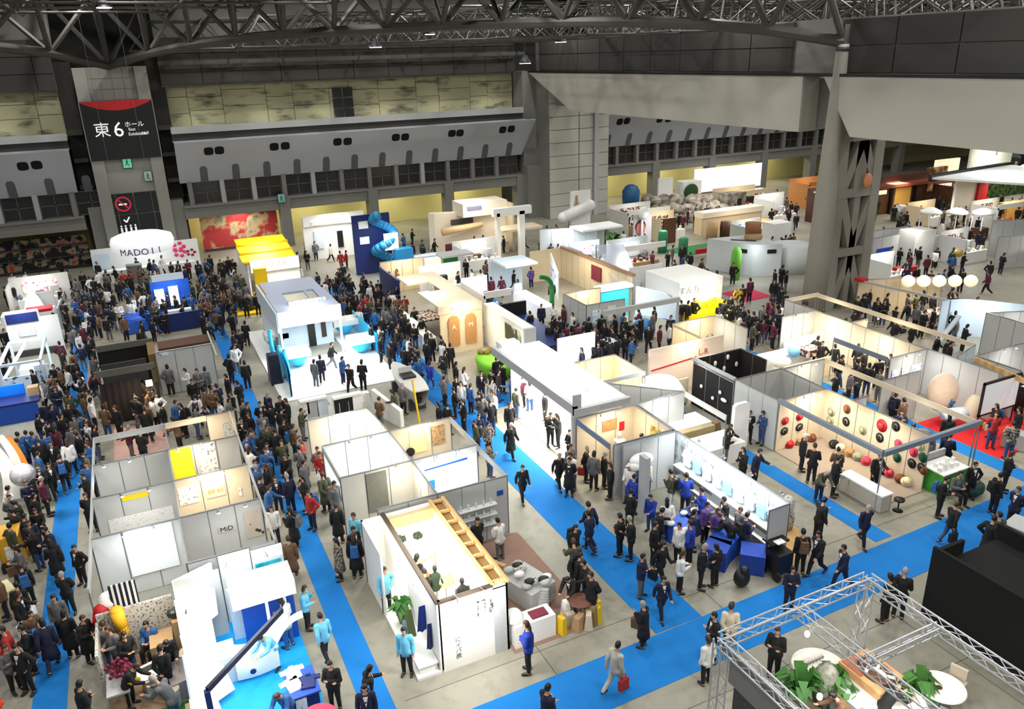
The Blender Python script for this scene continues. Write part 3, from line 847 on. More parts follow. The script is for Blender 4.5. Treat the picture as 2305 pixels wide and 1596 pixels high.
# ---------- the white house stand
hs = thing('house_stand', 'white open topped house stand with wood trimmed roof edge and grey end column', 'exhibition stand', (6.5, 20.3, 0))
HX0, HX1, HX2, HY0, HY1 = 5.76, 7.47, 7.95, 17.62, 22.95
HW = mat('house_white', (232, 230, 224), 0.5, var=0.02)
B().box(5.0, HY0, 0, HX0 + 0.02, HY1, 0.1).build('porch_floor', HW, hs)
B().box(HX0, HY0 + 0.1, 0.02, HX1, HY1, 0.08).build('inner_floor', HW, hs)
B().box(HX0 - 0.05, HY0, 0.1, HX0 + 0.05, 20.4, 2.46).build('side_wall', HW, hs)
B().box(HX0 - 0.05, 21.9, 0.1, HX0 + 0.05, HY1, 2.46).build('side_wall', HW, hs)
B().box(HX0 - 0.05, 20.4, 2.05, HX0 + 0.05, 21.9, 2.46).build('side_lintel', HW, hs)
B().box(HX0, HY0, 0, HX1, HY0 + 0.1, 2.46).build('front_wall', HW, hs)
B().box(HX1, HY0, 0, HX2, HY0 + 0.1, 2.46).build('end_column', LGREY, hs)
B().box(HX1 - 0.04, HY0 + 0.1, 0, HX1 + 0.04, HY1, 2.46).build('inner_wall', HW, hs)
B().box(HX2 - 0.06, HY0, 0, HX2, HY1, 2.46).build('outer_wall', HW, hs)
B().box(5.0, HY1 - 0.1, 0, HX2, HY1, 2.46).build('back_wall', HW, hs)
B().box(5.0, HY1 - 2.2, 0.1, 5.06, HY1, 2.46).build('porch_wall', HW, hs)
RT = mat('roof_edge_dark', (64, 50, 38), 0.6)
B().bar((HX0, HY0, 2.5), (HX0, HY1, 2.5), 0.14, 0.08).build('roof_edge', RT, hs)
B().bar((HX0, HY0 + 0.04, 2.5), (HX1, HY0 + 0.04, 2.5), 0.12, 0.08).build('roof_edge', RT, hs)
B().box(HX0, HY1 - 0.5, 2.1, HX1, HY1 - 0.42, 2.5).build('wood_header', WOOD, hs)
B().bar((HX1, HY0, 2.5), (HX1, HY1, 2.5), 0.1, 0.12).build('wood_beam', WOOD, hs)
B().bar((HX2, HY0, 2.5), (HX2, HY1, 2.5), 0.1, 0.12).build('wood_beam', WOOD, hs)
B().box(HX1, HY0, 2.36, HX2, HY1, 2.4).build('wood_deck', pattern('rough_wood', (120, 88, 46), (176, 136, 78), 'wavy', 5, 0.5, 0.7, 0.4), hs)
for i in range(8):
    y = HY0 + 0.15 + i * (HY1 - HY0 - 0.3) / 7
    B().bar((HX1, y, 2.5), (HX2, y, 2.5), 0.09, 0.1).build('wood_rung', WOOD, hs)
B().box(HX0 + 0.1, HY0 + 0.16, 2.3, HX1 - 0.1, HY0 + 0.22, 2.36).build('light_bar', GLOW, hs)
area('booth_light', (6.6, 20.0, 2.85), 130, 1.4, (1.0, 0.95, 0.82), size_y=4.0)
area('booth_light', (5.3, 20.2, 2.75), 45, 0.5, NEUT, size_y=4.0)
arm_spot(hs, 5.7, 18.8, 2.5, -PI / 2)
area('booth_light', (6.7, 16.5, 2.75), 85, 0.8, NEUT, (math.radians(48), 0, 0))
for x in (6.3, 7.1): arm_spot(hs, x, HY0 + 0.05, 2.56, 0)

for i, ch in enumerate('にイパ泉'):
    lettering(ch, 0.2, (6.3, HY0 - 0.008, 1.02 - i * 0.2), 0, GREY, hs)
ar = B()   # the mark high on the front wall: a curved arrow and a frame
for i in range(8):
    a0, a1 = 0.3 + i * 0.16, 0.46 + i * 0.16
    ar.bar((7.0 + 0.42 * math.cos(a0 - 1), HY0 - 0.012, 1.9 + 0.42 * math.sin(a0 - 1)), (7.0 + 0.42 * math.cos(a1 - 1), HY0 - 0.012, 1.9 + 0.42 * math.sin(a1 - 1)), 0.13 - i * 0.01, 0.015, up=(0, 1, 0))
ar.box(6.95, HY0 - 0.02, 2.1, 7.2, HY0, 2.13).box(6.95, HY0 - 0.02, 1.6, 7.0, HY0, 2.13).box(7.18, HY0 - 0.02, 1.75, 7.22, HY0, 2.13)
ar.build('printed_mark', pattern('dark_print', (60, 58, 56), (150, 148, 144), 'noise', 14, 0.5, 0.7, 0.06), hs)
# bench on the porch and things in the house
be = thing('display_bench', 'low white display bench at the front corner of the white house stand', 'bench', (5.35, 18.2, 0.1))
B().box(5.1, 17.75, 0.1, 5.66, 18.75, 0.32).build('bench_body', HW, be)
B().box(5.07, 17.72, 0.32, 5.69, 18.78, 0.37).build('bench_top', WHITE, be)

# ---------- stands between the wide carpet and the hat stand
NX, NY = (15.3, 18.25, 21.0), (20.6, 23.45, 26.2)
booth('exhibition_booth', 'cream stand bay with wooden pictures under a blue grey header', [((NX[0], NY[2]), (NX[1], NY[2]), BEIGE), ((NX[1], NY[1]), (NX[1], NY[2]), BEIGE), ((NX[0] + 0.1, NY[1]), (NX[1], NY[1]), PANELG)], [((NX[0], NY[1] + 0.1), (NX[0], NY[2]), mat('blue_grey_rail', (112, 124, 150), 0.5))], [(16.8, 25.3, 60, WARM)])
poster_px('large wooden picture board with a red patch on the cream wall', NY[2], 1355, 972, 1388, 940, pattern('wood_picture', (150, 96, 56), (190, 140, 92), 'noise', 3, 0.5, 0.6, 0.2))
poster_px('small framed red picture beside the large wooden picture', NY[2], 1393, 950, 1404, 966, RED)
poster('gold framed picture on the side wall of the cream stand', 24.2, 24.9, NX[1] - 0.03, 1.1, 2.1, pattern('gold_picture', (90, 74, 30), (206, 176, 84), 'noise', 5, 0.5, 0.6, 0.1), 'y')
poster('tall printed text sheet on the side wall of the cream stand', 23.6, 24.1, NX[1] - 0.03, 0.8, 2.2, PRINT_TEXT, 'y')
booth('exhibition_booth', 'stand bay of plain grey panels around a tan cardboard counter', [((18.4, 26.3), (21.05, 26.3), PANELG), ((18.4, 26.3), (18.3, NY[1]), PANELG)], [((21.05, 26.3), (21.0, 23.4), PANELW)], [(19.6, 25.6, 40, NEUT)])
# sports stand: long grey printed wall
sp = thing('sports_stand', 'sports clothing stand with a long grey printed wall and white lit shelves', 'exhibition stand', (18.3, 20.0, 0))
wall(sp, (18.3, 16.95), (18.3, NY[1] - 0.05), 2.5, pattern('dark_photo_wall', (110, 114, 116), (176, 182, 184), 'noise', 2.4, 0.45, 0.5, 0.08))
wall(sp, (17.4, 16.95), (18.3, 16.95), 2.5, PANELG, rail=True)
wall(sp, (15.7, NY[1] - 0.2), (18.25, NY[1] - 0.2), 2.5, PANELG)
B().box(15.55, NY[1] - 2.0, 0, 15.75, NY[1] - 1.55, 2.75).build('pylon', LGREY, sp)
for y in (17.6, 19.1, 20.6, 22.1):
    arm_spot(sp, 18.25, y, 2.5, PI / 2)
for z in (0.7, 1.25):
    B().box(17.85, 17.2, z, 18.25, 22.8, z + 0.04).build('shelf_board', WHITE, sp)
B().box(18.24, 18.8, 0.1, 18.27, 20.8, 2.4).build('light_panel', mat('white_print', (236, 240, 242), 0.4, var=0.02), sp)
area('booth_light', (17.6, 19.8, 2.9), 150, 0.6, (0.92, 0.97, 1.0), (0, math.radians(-35), 0), 5.5)

# ---------- hat stand and its neighbours
QX = (24.0, 26.8, 29.55, 32.4, 35.1)
ht = booth('hat_stand', 'stand with felt hats pinned all over its cream walls, under long grey rails', [((QX[0], 23.45), (QX[1], 23.45), BEIGE), ((QX[1], 18.1), (QX[1], 23.45), BEIGE)], [], [(25.6, 22.6, 60, WARM), (25.7, 20.2, 50, WARM)], cat='exhibition stand')
PIPE = mat('grey_blue_pipe', (138, 146, 158), 0.4, 0.3)
for (a, b, name) in (((QX[0], 23.5), (QX[0] - 0.1, 17.9), 'front_rail'), ((QX[0] - 0.1, 17.9), (QX[2], 17.95), 'front_rail')):
    B().bar((a[0], a[1], 2.5), (b[0], b[1], 2.5), 0.16, 0.2).build(name, PIPE, ht)
for x, y in ((QX[0] - 0.1, 17.9), (QX[2], 17.95), (QX[0], 23.45)):
    B().cyl((x, y, 0), (x, y, 2.45), 0.03, n=8).build('post', ALU, ht)
B().box(QX[0], 18.0, 0.002, QX[1], 23.4, 0.03).build('stand_floor', mat('taupe_carpet', (150, 136, 122), 0.95, var=0.06, scale=20), ht)
booth('exhibition_booth', 'stand bay of grey panels joined to the back of the hat stand', [((QX[0], 26.3), (QX[1], 26.3), PANELG), ((QX[0], 23.5), (QX[0], 26.3), PANELG), ((QX[1], 23.5), (QX[1], 26.3), PANELG)], [], [])
booth('exhibition_booth', 'long open stand bay with dark goods behind the hat wall', [((QX[1] + 0.06, 26.2), (QX[2], 26.2), PANELG), ((QX[1] + 0.06, 22.0), (QX[1] + 0.9, 22.0), PANELG)], [((QX[2], 26.2), (QX[2], 18.1), BEIGE)], [(28.2, 25.3, 40, WARM), (28.2, 20.5, 30, NEUT)])
booth('exhibition_booth', 'long stand bay of cream panels lit warm, behind the stand with dark goods', [((32.5, 32.2), (35.0, 32.2), PANELG), ((35.0, 32.2), (35.0, 24.75), BEIGE)], [((32.3, 28.2), (32.3, 24.8), mat('blue_grey_rail2', (112, 122, 142), 0.5))], [(33.7, 30.6, 90, WARM), (33.7, 27.2, 90, WARM)])
booth('exhibition_booth', 'grey panel wall with blue city prints facing the hat stand', [((32.4, 24.7), (35.0, 24.7), PANELG), ((35.05, 24.7), (35.05, 20.9), PANELG)], [], [(33.6, 23.6, 40, NEUT)])
booth('exhibition_booth', 'long stand row under cream rails with dark goods, beside the braced column', [((35.1, 34.7), (35.1, 32.3), PANELW), ((35.4, 23.3), (37.6, 23.9), PALEW), ((35.1, 29.6), (36.4, 29.6), BEIGE), ((35.1, 26.8), (36.2, 26.8), BEIGE)], [((35.1, 34.7), (37.9, 34.7), BEIGE), ((37.7, 34.7), (37.7, 24.0), BEIGE)], [(36.4, 33.0, 50, WARM), (36.4, 28.4, 50, WARM)])
booth('exhibition_booth', 'grey walled stand under a tan wooden rail near the projector screen', [((36.2, 22.9), (42.0, 22.9), PANELG), ((36.2, 22.9), (36.2, 20.6), PANELG)], [((36.0, 22.8), (35.3, 19.6), WOOD)], [(38.4, 21.8, 30, NEUT)])
booth('exhibition_booth', 'large grey corner stand with a low cabinet below it', [((42.9, 27.0), (46.6, 25.4), PANELG), ((42.9, 27.0), (42.9, 24.4), PANELG)], [], [(44, 25.4, 24, NEUT)])
for i, (x0, x1) in enumerate(((32.6, 33.1), (33.3, 33.8), (34.0, 34.7))):
    poster(('first blue and white city print on the grey wall', 'second city print, beside a dark doorway print', 'third pale blue city print on the grey wall')[i], x0, x1, 24.66, 1.0, 1.8, PRINT_BLUE)
for i in range(9):
    B().ell((36.0 + 0.4 * (i % 3), 33.4 - 1.05 * i, 0.75), (0.45, 0.5, 0.5), 9, 6).solo('goods_bundle', 'dark bundle of goods in the cream railed stand row, %s from the far end' % NTH[i], 'goods', (GOODS, BLACK, BEIGE, WHITE)[(i * 3) % 4 if i != 3 else 3], 'bundles of goods in the cream railed row')
# hats on the walls
HATC = {'r': RED, 'k': mat('black_felt', (26, 24, 26), 0.9), 'g': mat('dark_green_felt', (22, 78, 58), 0.9), 'b': mat('brown_felt', (120, 72, 44), 0.9), 's': mat('sage_felt', (150, 154, 130), 0.9), 'c': mat('cream_felt', (226, 214, 176), 0.9), 'p': mat('pink_felt', (214, 60, 90), 0.9), 't': mat('tan_felt', (178, 132, 90), 0.9)}
HATN = {'r': 'red', 'k': 'black', 'g': 'dark green', 'b': 'brown', 's': 'sage green', 'c': 'cream', 'p': 'pink', 't': 'tan'}
hat_me, band_me = {}, {}
for k, m in HATC.items():
    hat_me[k] = B().lathe((0, 0, 0), [(0.23, 0), (0.235, 0.012), (0.125, 0.03), (0.115, 0.11), (0.09, 0.14), (0.02, 0.145)], 16).mesh('hat', m, smooth=True)
    band_me[k] = B().lathe((0, 0, 0.03), [(0.126, 0), (0.121, 0.035)], 16).mesh('hat_band', BLACK if k != 'k' else LGREY)
seen_h = {}
def hat(k, x, y, z, rot, where, i, s=1.0):
    o = bpy.data.objects.new('felt_hat', hat_me[k])
    COL.objects.link(o)
    o.location, o.rotation_euler, o.scale = (x, y, z), rot, (s, s * 0.9, s)
    n = seen_h.get((k, where), 0); seen_h[(k, where)] = n + 1
    o['label'] = '%s felt hat %s%s' % (HATN[k], where, '' if n == 0 else ', %s in that colour' % ('second', 'third', 'fourth', 'fifth')[min(n - 1, 3)])
    o['category'], o['group'] = 'hat', 'hats of the hat stand'
    bnd = bpy.data.objects.new('hat_band', band_me[k]); COL.objects.link(bnd); bnd.parent = o
HY = lambda v: 23.41
for k, px, py in (('r', 1768, 948), ('k', 1766, 971), ('r', 1801, 938), ('k', 1800, 962)):
    q = on_wall(23.4, px, py); hat(k, q.x, 23.42, q.z, (PI / 2, 0, 0), 'on the back wall of the hat stand', 0, 0.95)
for k, px, py in (('s', 1871, 927), ('b', 1906, 921), ('s', 1868, 947), ('k', 1904, 949), ('s', 1942, 968), ('r', 1985, 958), ('k', 1980, 985), ('g', 2019, 1030), ('p', 2022, 1000), ('p', 2056, 1018), ('k', 2052, 1043), ('g', 2077, 1030), ('k', 2074, 1053), ('b', 2078, 1058), ('k', 2016, 960), ('c', 2070, 1004)):
    q = on_wall(QX[1] - 0.04, px, py, 'y'); hat(k, QX[1] - 0.03, q.y, q.z, (0, -PI / 2, 0), 'on the long wall of the hat stand', 0, 1.25 if k == 'r' else 0.95)
for k, px, py in (('r', 1776, 1000), ('t', 1798, 993), ('b', 1828, 986), ('k', 1886, 998), ('c', 1902, 1006), ('t', 1920, 1017), ('s', 1940, 1026), ('p', 1960, 1035), ('k', 1992, 1060), ('p', 2010, 1062), ('b', 2028, 1078), ('c', 2044, 1084)):
    q = at(px, py, 0.2); hat(k, min(q.x, QX[1] - 0.3), q.y, 0.22, (math.radians(55), 0, random.uniform(-1, 0)), 'leaning at the foot of the hat stand walls', 0)
# ================================================================ stands built one by one
LITW = mat('lit_white', (240, 240, 236), 0.45, var=0.02)
PALEB = mat('pale_blue_white', (214, 228, 240), 0.4, var=0.03)
TEAL = pattern('teal_screen', (10, 120, 150), (70, 196, 206), 'noise', 3, 0.5, 0.3, 0.2)
STRIPE = pattern('navy_white_stripe', (12, 18, 44), (232, 232, 232), 'wave', 2.2, 0.55, 0.7, 0.02)
def stand(label, x, y, name='exhibition_booth'):
    return thing(name, label, 'exhibition stand', (x, y, 0))
def bx(name, parent, m, *a):
    return B().box(*a).build(name, m, parent)

# ---- curved white and blue stand
cs = stand('curved white stand with swooping white walls on a bright blue floor', 0.8, 20.4, 'curved_stand')
B().prism([(-0.95, 15.5), (2.35, 15.5), (2.35, 23.0), (-0.95, 23.0)], 0.001, 0.03).build('stand_floor', mat('bright_cyan_floor', (0, 158, 226), 0.7, var=0.03), cs)
bx('back_wall', cs, LITW, 0.4, 22.9, 0, 1.35, 23.02, 2.5); bx('back_wall', cs, LITW, 1.38, 22.85, 0, 2.35, 23.0, 2.4)
bx('screen', cs, TEAL, 1.45, 22.72, 1.35, 2.25, 22.8, 2.0); bx('screen_frame', cs, PALEB, 1.4, 22.78, 1.25, 2.3, 22.86, 2.1)
bx('inner_wall', cs, PALEB, 0.45, 21.95, 0, 1.2, 22.05, 1.9); bx('green_strip', cs, GREEN, 0.7, 21.9, 1.6, 1.0, 21.96, 1.68)
B().box(0.5, 20.75, 1.95, 2.35, 21.9, 2.42).build('header_beam', LITW, cs)
bx('blue_wall', cs, BLUE, 0.75, 21.2, 0, 2.3, 21.3, 1.96)
for x in (1.42, 1.95): bx('slim_post', cs, LITW, x, 20.9, 0, x + 0.09, 21.0, 1.95)
def swoop(name, x0, x1, y, za, zb, zt, bow, m, n=10, depth=0.14):
    g0, g1 = [], []
    for i in range(n + 1):
        f = i / n
        x = x0 + (x1 - x0) * f
        top = za + (zb - za) * f - bow * math.sin(PI * f)
        g0.append((x, y - bow * 0.5 * math.sin(PI * f), top - zt)); g1.append((x, y - bow * 0.5 * math.sin(PI * f), top))
    b = B()
    back = lambda r: [(p[0], p[1] + depth, p[2]) for p in r]
    b.sheet([g0, g1, back(g1), back(g0), g0])
    return b.build(name, m, cs, True)
swoop('curved_front', 0.3, 1.95, 20.2, 1.15, 2.05, 0.62, 0.35, LITW)
swoop('curved_front_low', 0.28, 1.5, 19.95, 0.9, 0.95, 0.75, 0.05, PALEB)
swoop('curved_rail', 1.35, 2.35, 20.0, 0.8, 1.75, 0.16, -0.2, LITW)
for i, pts in enumerate([[(-0.95, 22.6, 2.3), (0.2, 22.9, 2.4), (0.1, 21.9, 1.2), (-0.9, 21.2, 1.1)], [(-0.95, 21.5, 2.35), (-0.1, 21.9, 1.9), (-0.1, 20.8, 0.4), (-0.95, 20.3, 0.9)], [(-0.95, 20.4, 1.9), (-0.3, 20.8, 1.6), (0.15, 19.6, 0.2), (-0.8, 19.0, 0.3)], [(-0.95, 19.4, 2.0), (-0.55, 19.7, 1.7), (-0.2, 18.3, 0.1), (-0.95, 17.8, 0.3)], [(-0.95, 18.2, 1.5), (-0.5, 18.4, 1.2), (-0.1, 16.8, 0.1), (-0.95, 16.5, 0.2)]]):
    B().plate(pts, (-0.05, 0.04, 0.02)).build('slanted_board', LITW if i % 2 == 0 else PALEB, cs)
bx('low_block', cs, LITW, -0.15, 20.1, 0.03, 0.35, 20.9, 0.95)
B().bar((-0.5, 17.2, 2.5), (1.75, 19.5, 2.45), 0.09, 0.16).build('navy_rail', mat('dark_navy', (10, 14, 34), 0.5), cs)
bx('navy_post', cs, NAVY, -0.58, 17.1, 0, -0.44, 17.25, 2.5)
poster('small white card with a dark eight sided mark on the curved front', 0.62, 0.82, 19.78, 0.35, 0.6, LITW, name='card')
B().cyl((0.72, 19.73, 0.48), (0.72, 19.745, 0.48), 0.09, n=8).solo('printed_mark', 'dark eight sided mark on the curved white front', 'sign', NAVY)
area('booth_light', (0.6, 20.4, 3.0), 85, 2.2, (0.94, 0.97, 1.0), size_y=3.5)
area('booth_light', (0.9, 17.4, 3.0), 45, 1.6, (0.9, 0.96, 1.0), size_y=2.5)
for x, y in ((0.6, 22.7), (1.8, 22.7), (-0.7, 21.0)): arm_spot(cs, x, y, 2.42, 0)
# counter with garments, table
ct = thing('garment_counter', 'navy counter with a lettered white card, draped with white shirts, on the bright blue floor', 'counter', (1.75, 18.3, 0))
bx('counter_body', ct, NAVY, 1.45, 17.7, 0.03, 2.2, 18.7, 0.85); bx('counter_top', ct, BLUE, 1.4, 17.65, 0.85, 2.25, 18.75, 0.9)
bx('lettered_card', ct, PRINT_TEXT, 1.55, 17.66, 0.35, 1.85, 17.7, 0.8)
def folded_shirt(label, x, y, z, m, a=0.0, s=1.0):
    b = B()
    b.rbox(x, y, z, z + 0.05, 0.2 * s, 0.27 * s, a, 0, 0.9, 0.92)
    c, d = math.cos(a), math.sin(a)
    for sx in (-1, 1):
        b.rbox(x + c * 0.24 * s * sx - d * 0.16 * s, y + d * 0.24 * s * sx + c * 0.16 * s, z, z + 0.035, 0.1 * s, 0.09 * s, a, 0, 0.85, 0.85)
    b.rbox(x - d * 0.24 * s, y + c * 0.24 * s, z + 0.04, z + 0.08, 0.08 * s, 0.05 * s, a, 0, 0.7, 0.7)
    return b.solo('folded_shirt', label, 'shirt', m, 'shirts laid out on counters')
folded_shirt('white shirt with a dark chest print on the navy counter', 1.62, 18.2, 0.9, pattern('shirt_print', (30, 34, 60), (240, 240, 240), 'noise', 3, 0.3, 0.8, 0.02), 0.2)
folded_shirt('navy shirt on the navy counter', 2.0, 18.1, 0.9, NAVY, -0.2)
folded_shirt('plain white shirt at the back of the navy counter', 1.7, 18.6, 0.9, LITW, 0.1)
rt = thing('round_table', 'round red topped table on the bright blue floor', 'table', (2.0, 16.9, 0))
B().lathe((2.0, 16.9, 0.68), [(0.5, 0), (0.52, 0.02), (0.5, 0.05)], 24).build('table_top', mat('rose_red', (222, 64, 92), 0.5), rt); B().cyl((2.0, 16.9, 0.03), (2.0, 16.9, 0.68), 0.05).build('table_leg', ALU, rt)
B().lathe((2.0, 16.9, 0.02), [(0.28, 0), (0.26, 0.03), (0.06, 0.05)], 16).build('table_base', ALU, rt)

# ---- market stall with newsprint walls
ms = stand('market stall with newsprint walls, tan boxes and a striped cloth', -2.0, 23.0, 'market_stall')
wallm = PRINT_GREY
bx('newsprint_wall', ms, wallm, -3.2, 22.75, 0, -1.1, 22.85, 1.75); bx('newsprint_side', ms, wallm, -3.25, 21.2, 0, -3.17, 22.8, 1.5)
bx('grey_panel', ms, PANELG, -0.95, 22.4, 0, 0.35, 22.5, 2.4)
bx('tan_box', ms, TAN, -1.9, 21.6, 0, -1.25, 22.4, 0.9); bx('tan_box', ms, TAN, -1.2, 21.9, 0, -0.45, 22.5, 1.35); bx('tan_floor', ms, mat('tan_floor', (150, 124, 100), 0.8), -3.2, 20.0, 0.002, -0.5, 22.7, 0.02)
bx('stall_table', ms, LGREY, -3.1, 20.3, 0.66, -2.5, 21.3, 0.72)
for x in (-3.05, -2.55):
    for y in (20.35, 21.25): B().cyl((x, y, 0), (x, y, 0.66), 0.02, n=6).build('table_leg', ALU, ms)
bx('striped_cloth', ms, STRIPE, -2.75, 23.05, 1.2, -2.0, 23.12, 2.42)
area('booth_light', (-1.8, 21.5, 2.8), 30, 1.2, WARM)
B().cyl((-3.3, 23.45, 0.75), (-3.05, 23.1, 1.65), 0.2, 0.24, 14).ell((-3.3, 23.45, 0.75), 0.2, 14, 8).ell((-3.05, 23.1, 1.65), 0.24, 14, 8).solo('bolster_cushion', 'red bolster cushion leaning beside the striped cloth', 'cushion', RED, smooth=True)
B().cyl((-3.05, 23.6, 0.7), (-2.85, 23.3, 1.8), 0.28, 0.3, 14).ell((-2.85, 23.3, 1.8), 0.3, 14, 8).solo('bolster_cushion', 'thick white bolster behind the red bolster cushion', 'cushion', LITW, smooth=True)
B().cyl((-2.55, 22.5, 1.2), (-2.62, 22.6, 1.85), 0.17, 0.19, 14).ell((-2.55, 22.5, 1.2), (0.17, 0.17, 0.3), 14, 8).ell((-2.62, 22.6, 1.85), (0.19, 0.19, 0.14), 14, 8).solo('hanging_bag', 'yellow punch bag shaped cushion hanging before the newsprint wall', 'cushion', mat('mustard', (222, 168, 32), 0.7), smooth=True)
b = B()
for i in range(16):
    a0, a1 = 2 * PI * i / 16, 2 * PI * (i + 1) / 16
    b.cyl((-0.65 + 0.16 * math.cos(a0), 22.3, 1.75 + 0.16 * math.sin(a0)), (-0.65 + 0.16 * math.cos(a1), 22.3, 1.75 + 0.16 * math.sin(a1)), 0.07, n=8)
b.solo('wreath', 'red ring wreath on top of the pale totem figure', 'decoration', RED, smooth=True)
B().lathe((-0.65, 22.3, 0), [(0.2, 0), (0.22, 0.5), (0.16, 0.9), (0.2, 1.2), (0.15, 1.55)], 14).solo('totem_figure', 'pale totem with dark and yellow bands below the red wreath', 'sculpture', pattern('totem_bands', (40, 30, 26), (236, 200, 150), 'wave', 1.2, 0.5, 0.6, 0.05, sy=(0, 0, 1)), smooth=True)
B().ell((-1.1, 22.2, 1.5), (0.22, 0.2, 0.17), 9, 6).solo('dark_pot', 'dark green faceted pot on the tall tan box', 'pot', mat('dark_green_pot', (28, 42, 36), 0.4))
def flowers(name, label, x, y, z, r, m, n=40, cat='flowers', seed=1):
    rg = random.Random(seed)
    b = B()
    for i in range(n):
        v = Vector((rg.gauss(0, 1), rg.gauss(0, 1), abs(rg.gauss(0, 0.8)))); v.normalize(); v *= r * rg.uniform(0.5, 1)
        b.ell((x + v.x, y + v.y, z + v.z * 0.8), rg.uniform(0.03, 0.07), 6, 4)
        b.cyl((x, y, z - 0.15), (x + v.x, y + v.y, z + v.z * 0.8), 0.008, n=3, caps=False)
    return b.solo(name, label, cat, m, kind=None)
flowers('flower_spray', 'spray of maroon flowers in front of the newsprint wall', -2.75, 21.0, 0.95, 0.42, mat('maroon_flower', (110, 18, 52), 0.7), 46)
flowers('flower_spray', 'small bunch of yellow flowers below the maroon spray', -2.4, 20.5, 0.85, 0.2, YELLOW, 22, seed=3)
carpet('green carpet in front of the market stall', -3.3, 16.0, -1.0, 20.0, GREEN, 'floor_carpet')
wt = thing('display_table', 'white table with a blue bag and a black tray, in the market stall', 'table', (-1.9, 20.9, 0))
B().rbox(-1.9, 20.9, 0.68, 0.74, 0.42, 0.34, 0.3).build('table_top', LITW, wt); B().rbox(-1.9, 20.9, 0, 0.68, 0.3, 0.24, 0.3).build('table_base', LGREY, wt)
B().rbox(-2.05, 20.95, 0.74, 0.78, 0.17, 0.1, 0.3).solo('tray', 'black tray on the white stall table', 'tray', BLACK)
B().rbox(-1.7, 21.0, 0.74, 1.1, 0.14, 0.12, 0.2, 0, 0.7, 0.6).solo('bag', 'light blue bag on the white stall table', 'bag', mat('light_blue_cloth', (100, 160, 206), 0.8))
B().rbox(-1.25, 20.6, 0, 0.62, 0.3, 0.5, 0.2).solo('counter', 'mauve grey counter beside the white stall table', 'counter', mat('mauve_grey', (160, 148, 148), 0.7))
B().lathe((-1.45, 20.0, 0), [(0.17, 0), (0.17, 0.5), (0.19, 0.52), (0.19, 0.58)], 14).solo('stool', 'round beige stool by the mauve grey counter', 'stool', BEIGE)
for i, (x, y, c) in enumerate(((-0.75, 19.2, TAN), (-0.8, 18.6, LITW), (-0.72, 18.0, PRINT_GREY), (-0.8, 17.4, NAVY), (-0.72, 16.9, LITW), (-0.78, 21.3, BEIGE))):
    B().rbox(x - 0.25, y, 0, 0.45 + 0.1 * (i % 3), 0.2, 0.22, 0.2 * i, 0, 0.9, 0.8).solo('goods_box', '%s box of goods along the slanted white boards' % ('tan', 'white', 'newsprint covered', 'navy', 'small white', 'beige')[i], 'box', c, 'goods along the slanted boards')

# ---- stands across the first carpet
ws = stand('tall white display board with a navy band across its top', -7.6, 56, 'white_board_stand')
bx('board', ws, LITW, -8.5, 55.6, 0.4, -6.6, 55.9, 2.9); bx('navy_band', ws, NAVY, -8.4, 55.5, 2.2, -6.7, 55.62, 2.8); bx('side_board', ws, LITW, -6.6, 55.6, 0, -5.6, 55.75, 2.4); bx('base', ws, DARKJ, -8.4, 55.4, 0, -6.0, 56.4, 0.4)
bx('printed_lines', ws, PRINT_TEXT, -7.9, 55.54, 1.3, -7.0, 55.6, 1.9)
area('booth_light', (-7.5, 54.4, 3.4), 70, 1.4, COOL)
sl = stand('white stand with a slanting red topped case and a leaning white board', -7.5, 62, 'white_goods_stand')
bx('case', sl, LITW, -9.5, 61, 0, -6.3, 62.4, 1.3); bx('red_top', sl, RED, -8.0, 61.0, 1.3, -6.4, 62.0, 1.5); B().plate([(-6.1, 60.6, 0), (-5.8, 64.5, 0), (-5.8, 64.5, 1.7), (-6.1, 60.6, 1.5)], (0.08, 0, 0)).build('leaning_board', LGREY, sl)
bx('back_panel', sl, PANELG, -8.0, 64.4, 0, -6.4, 64.6, 1.9); B().lathe((-7.7, 63.6, 0), [(0.7, 0), (0.75, 0.9), (0.5, 1.6), (0.2, 2.2)], 12).build('white_bale', LITW, sl, True)
area('booth_light', (-7.8, 61.5, 3.2), 90, 1.5, COOL)
ff = stand('glass and white steel frame stand with lettered boards', -7.4, 50, 'frame_stand')
A1, A2, A3, A4 = (-7.9, 51.5), (-6.1, 51.5), (-8.2, 48.2), (-6.2, 48.2)
for p, q in (((*A1, 0), (*A1, 2.2)), ((*A2, 0), (*A2, 2.2)), ((*A3, 0), (*A3, 1.9)), ((*A4, 0), (*A4, 1.9)), ((*A1, 2.2), (*A3, 1.9)), ((*A2, 2.2), (*A4, 1.9)), ((*A1, 2.2), (*A2, 2.2)), ((*A3, 1.9), (*A4, 1.9)), ((-7.0, 51.5, 2.2), (*A3, 1.0))):
    B().bar(p, q, 0.13).build('frame_tube', PALEB, ff)
bx('lettered_board', ff, PRINT_BLUE, -8.1, 48.1, 0.2, -6.9, 48.2, 1.2); bx('lettered_board', ff, PRINT_BLUE, -6.6, 48.3, 0.4, -5.9, 48.45, 1.6); bx('white_box', ff, LITW, -7.6, 50, 0, -6.4, 51.2, 0.9)
area('booth_light', (-7.1, 49.6, 3.0), 80, 1.4, COOL)
bc = stand('bright blue counter stand beside the first carpet', -7.5, 45, 'blue_counter_stand')
bx('counter_wall', bc, mat('azure_board', (0, 110, 214), 0.5), -9.0, 45.6, 0, -6.9, 45.8, 1.6); bx('counter_top', bc, NAVY, -9, 44.2, 0.95, -6.2, 45.6, 1.05); bx('counter_front', bc, BLUE, -9, 44.2, 0, -6.3, 44.35, 0.95); bx('tan_case', bc, TAN, -6.7, 45.0, 1.05, -6.2, 45.5, 1.5)
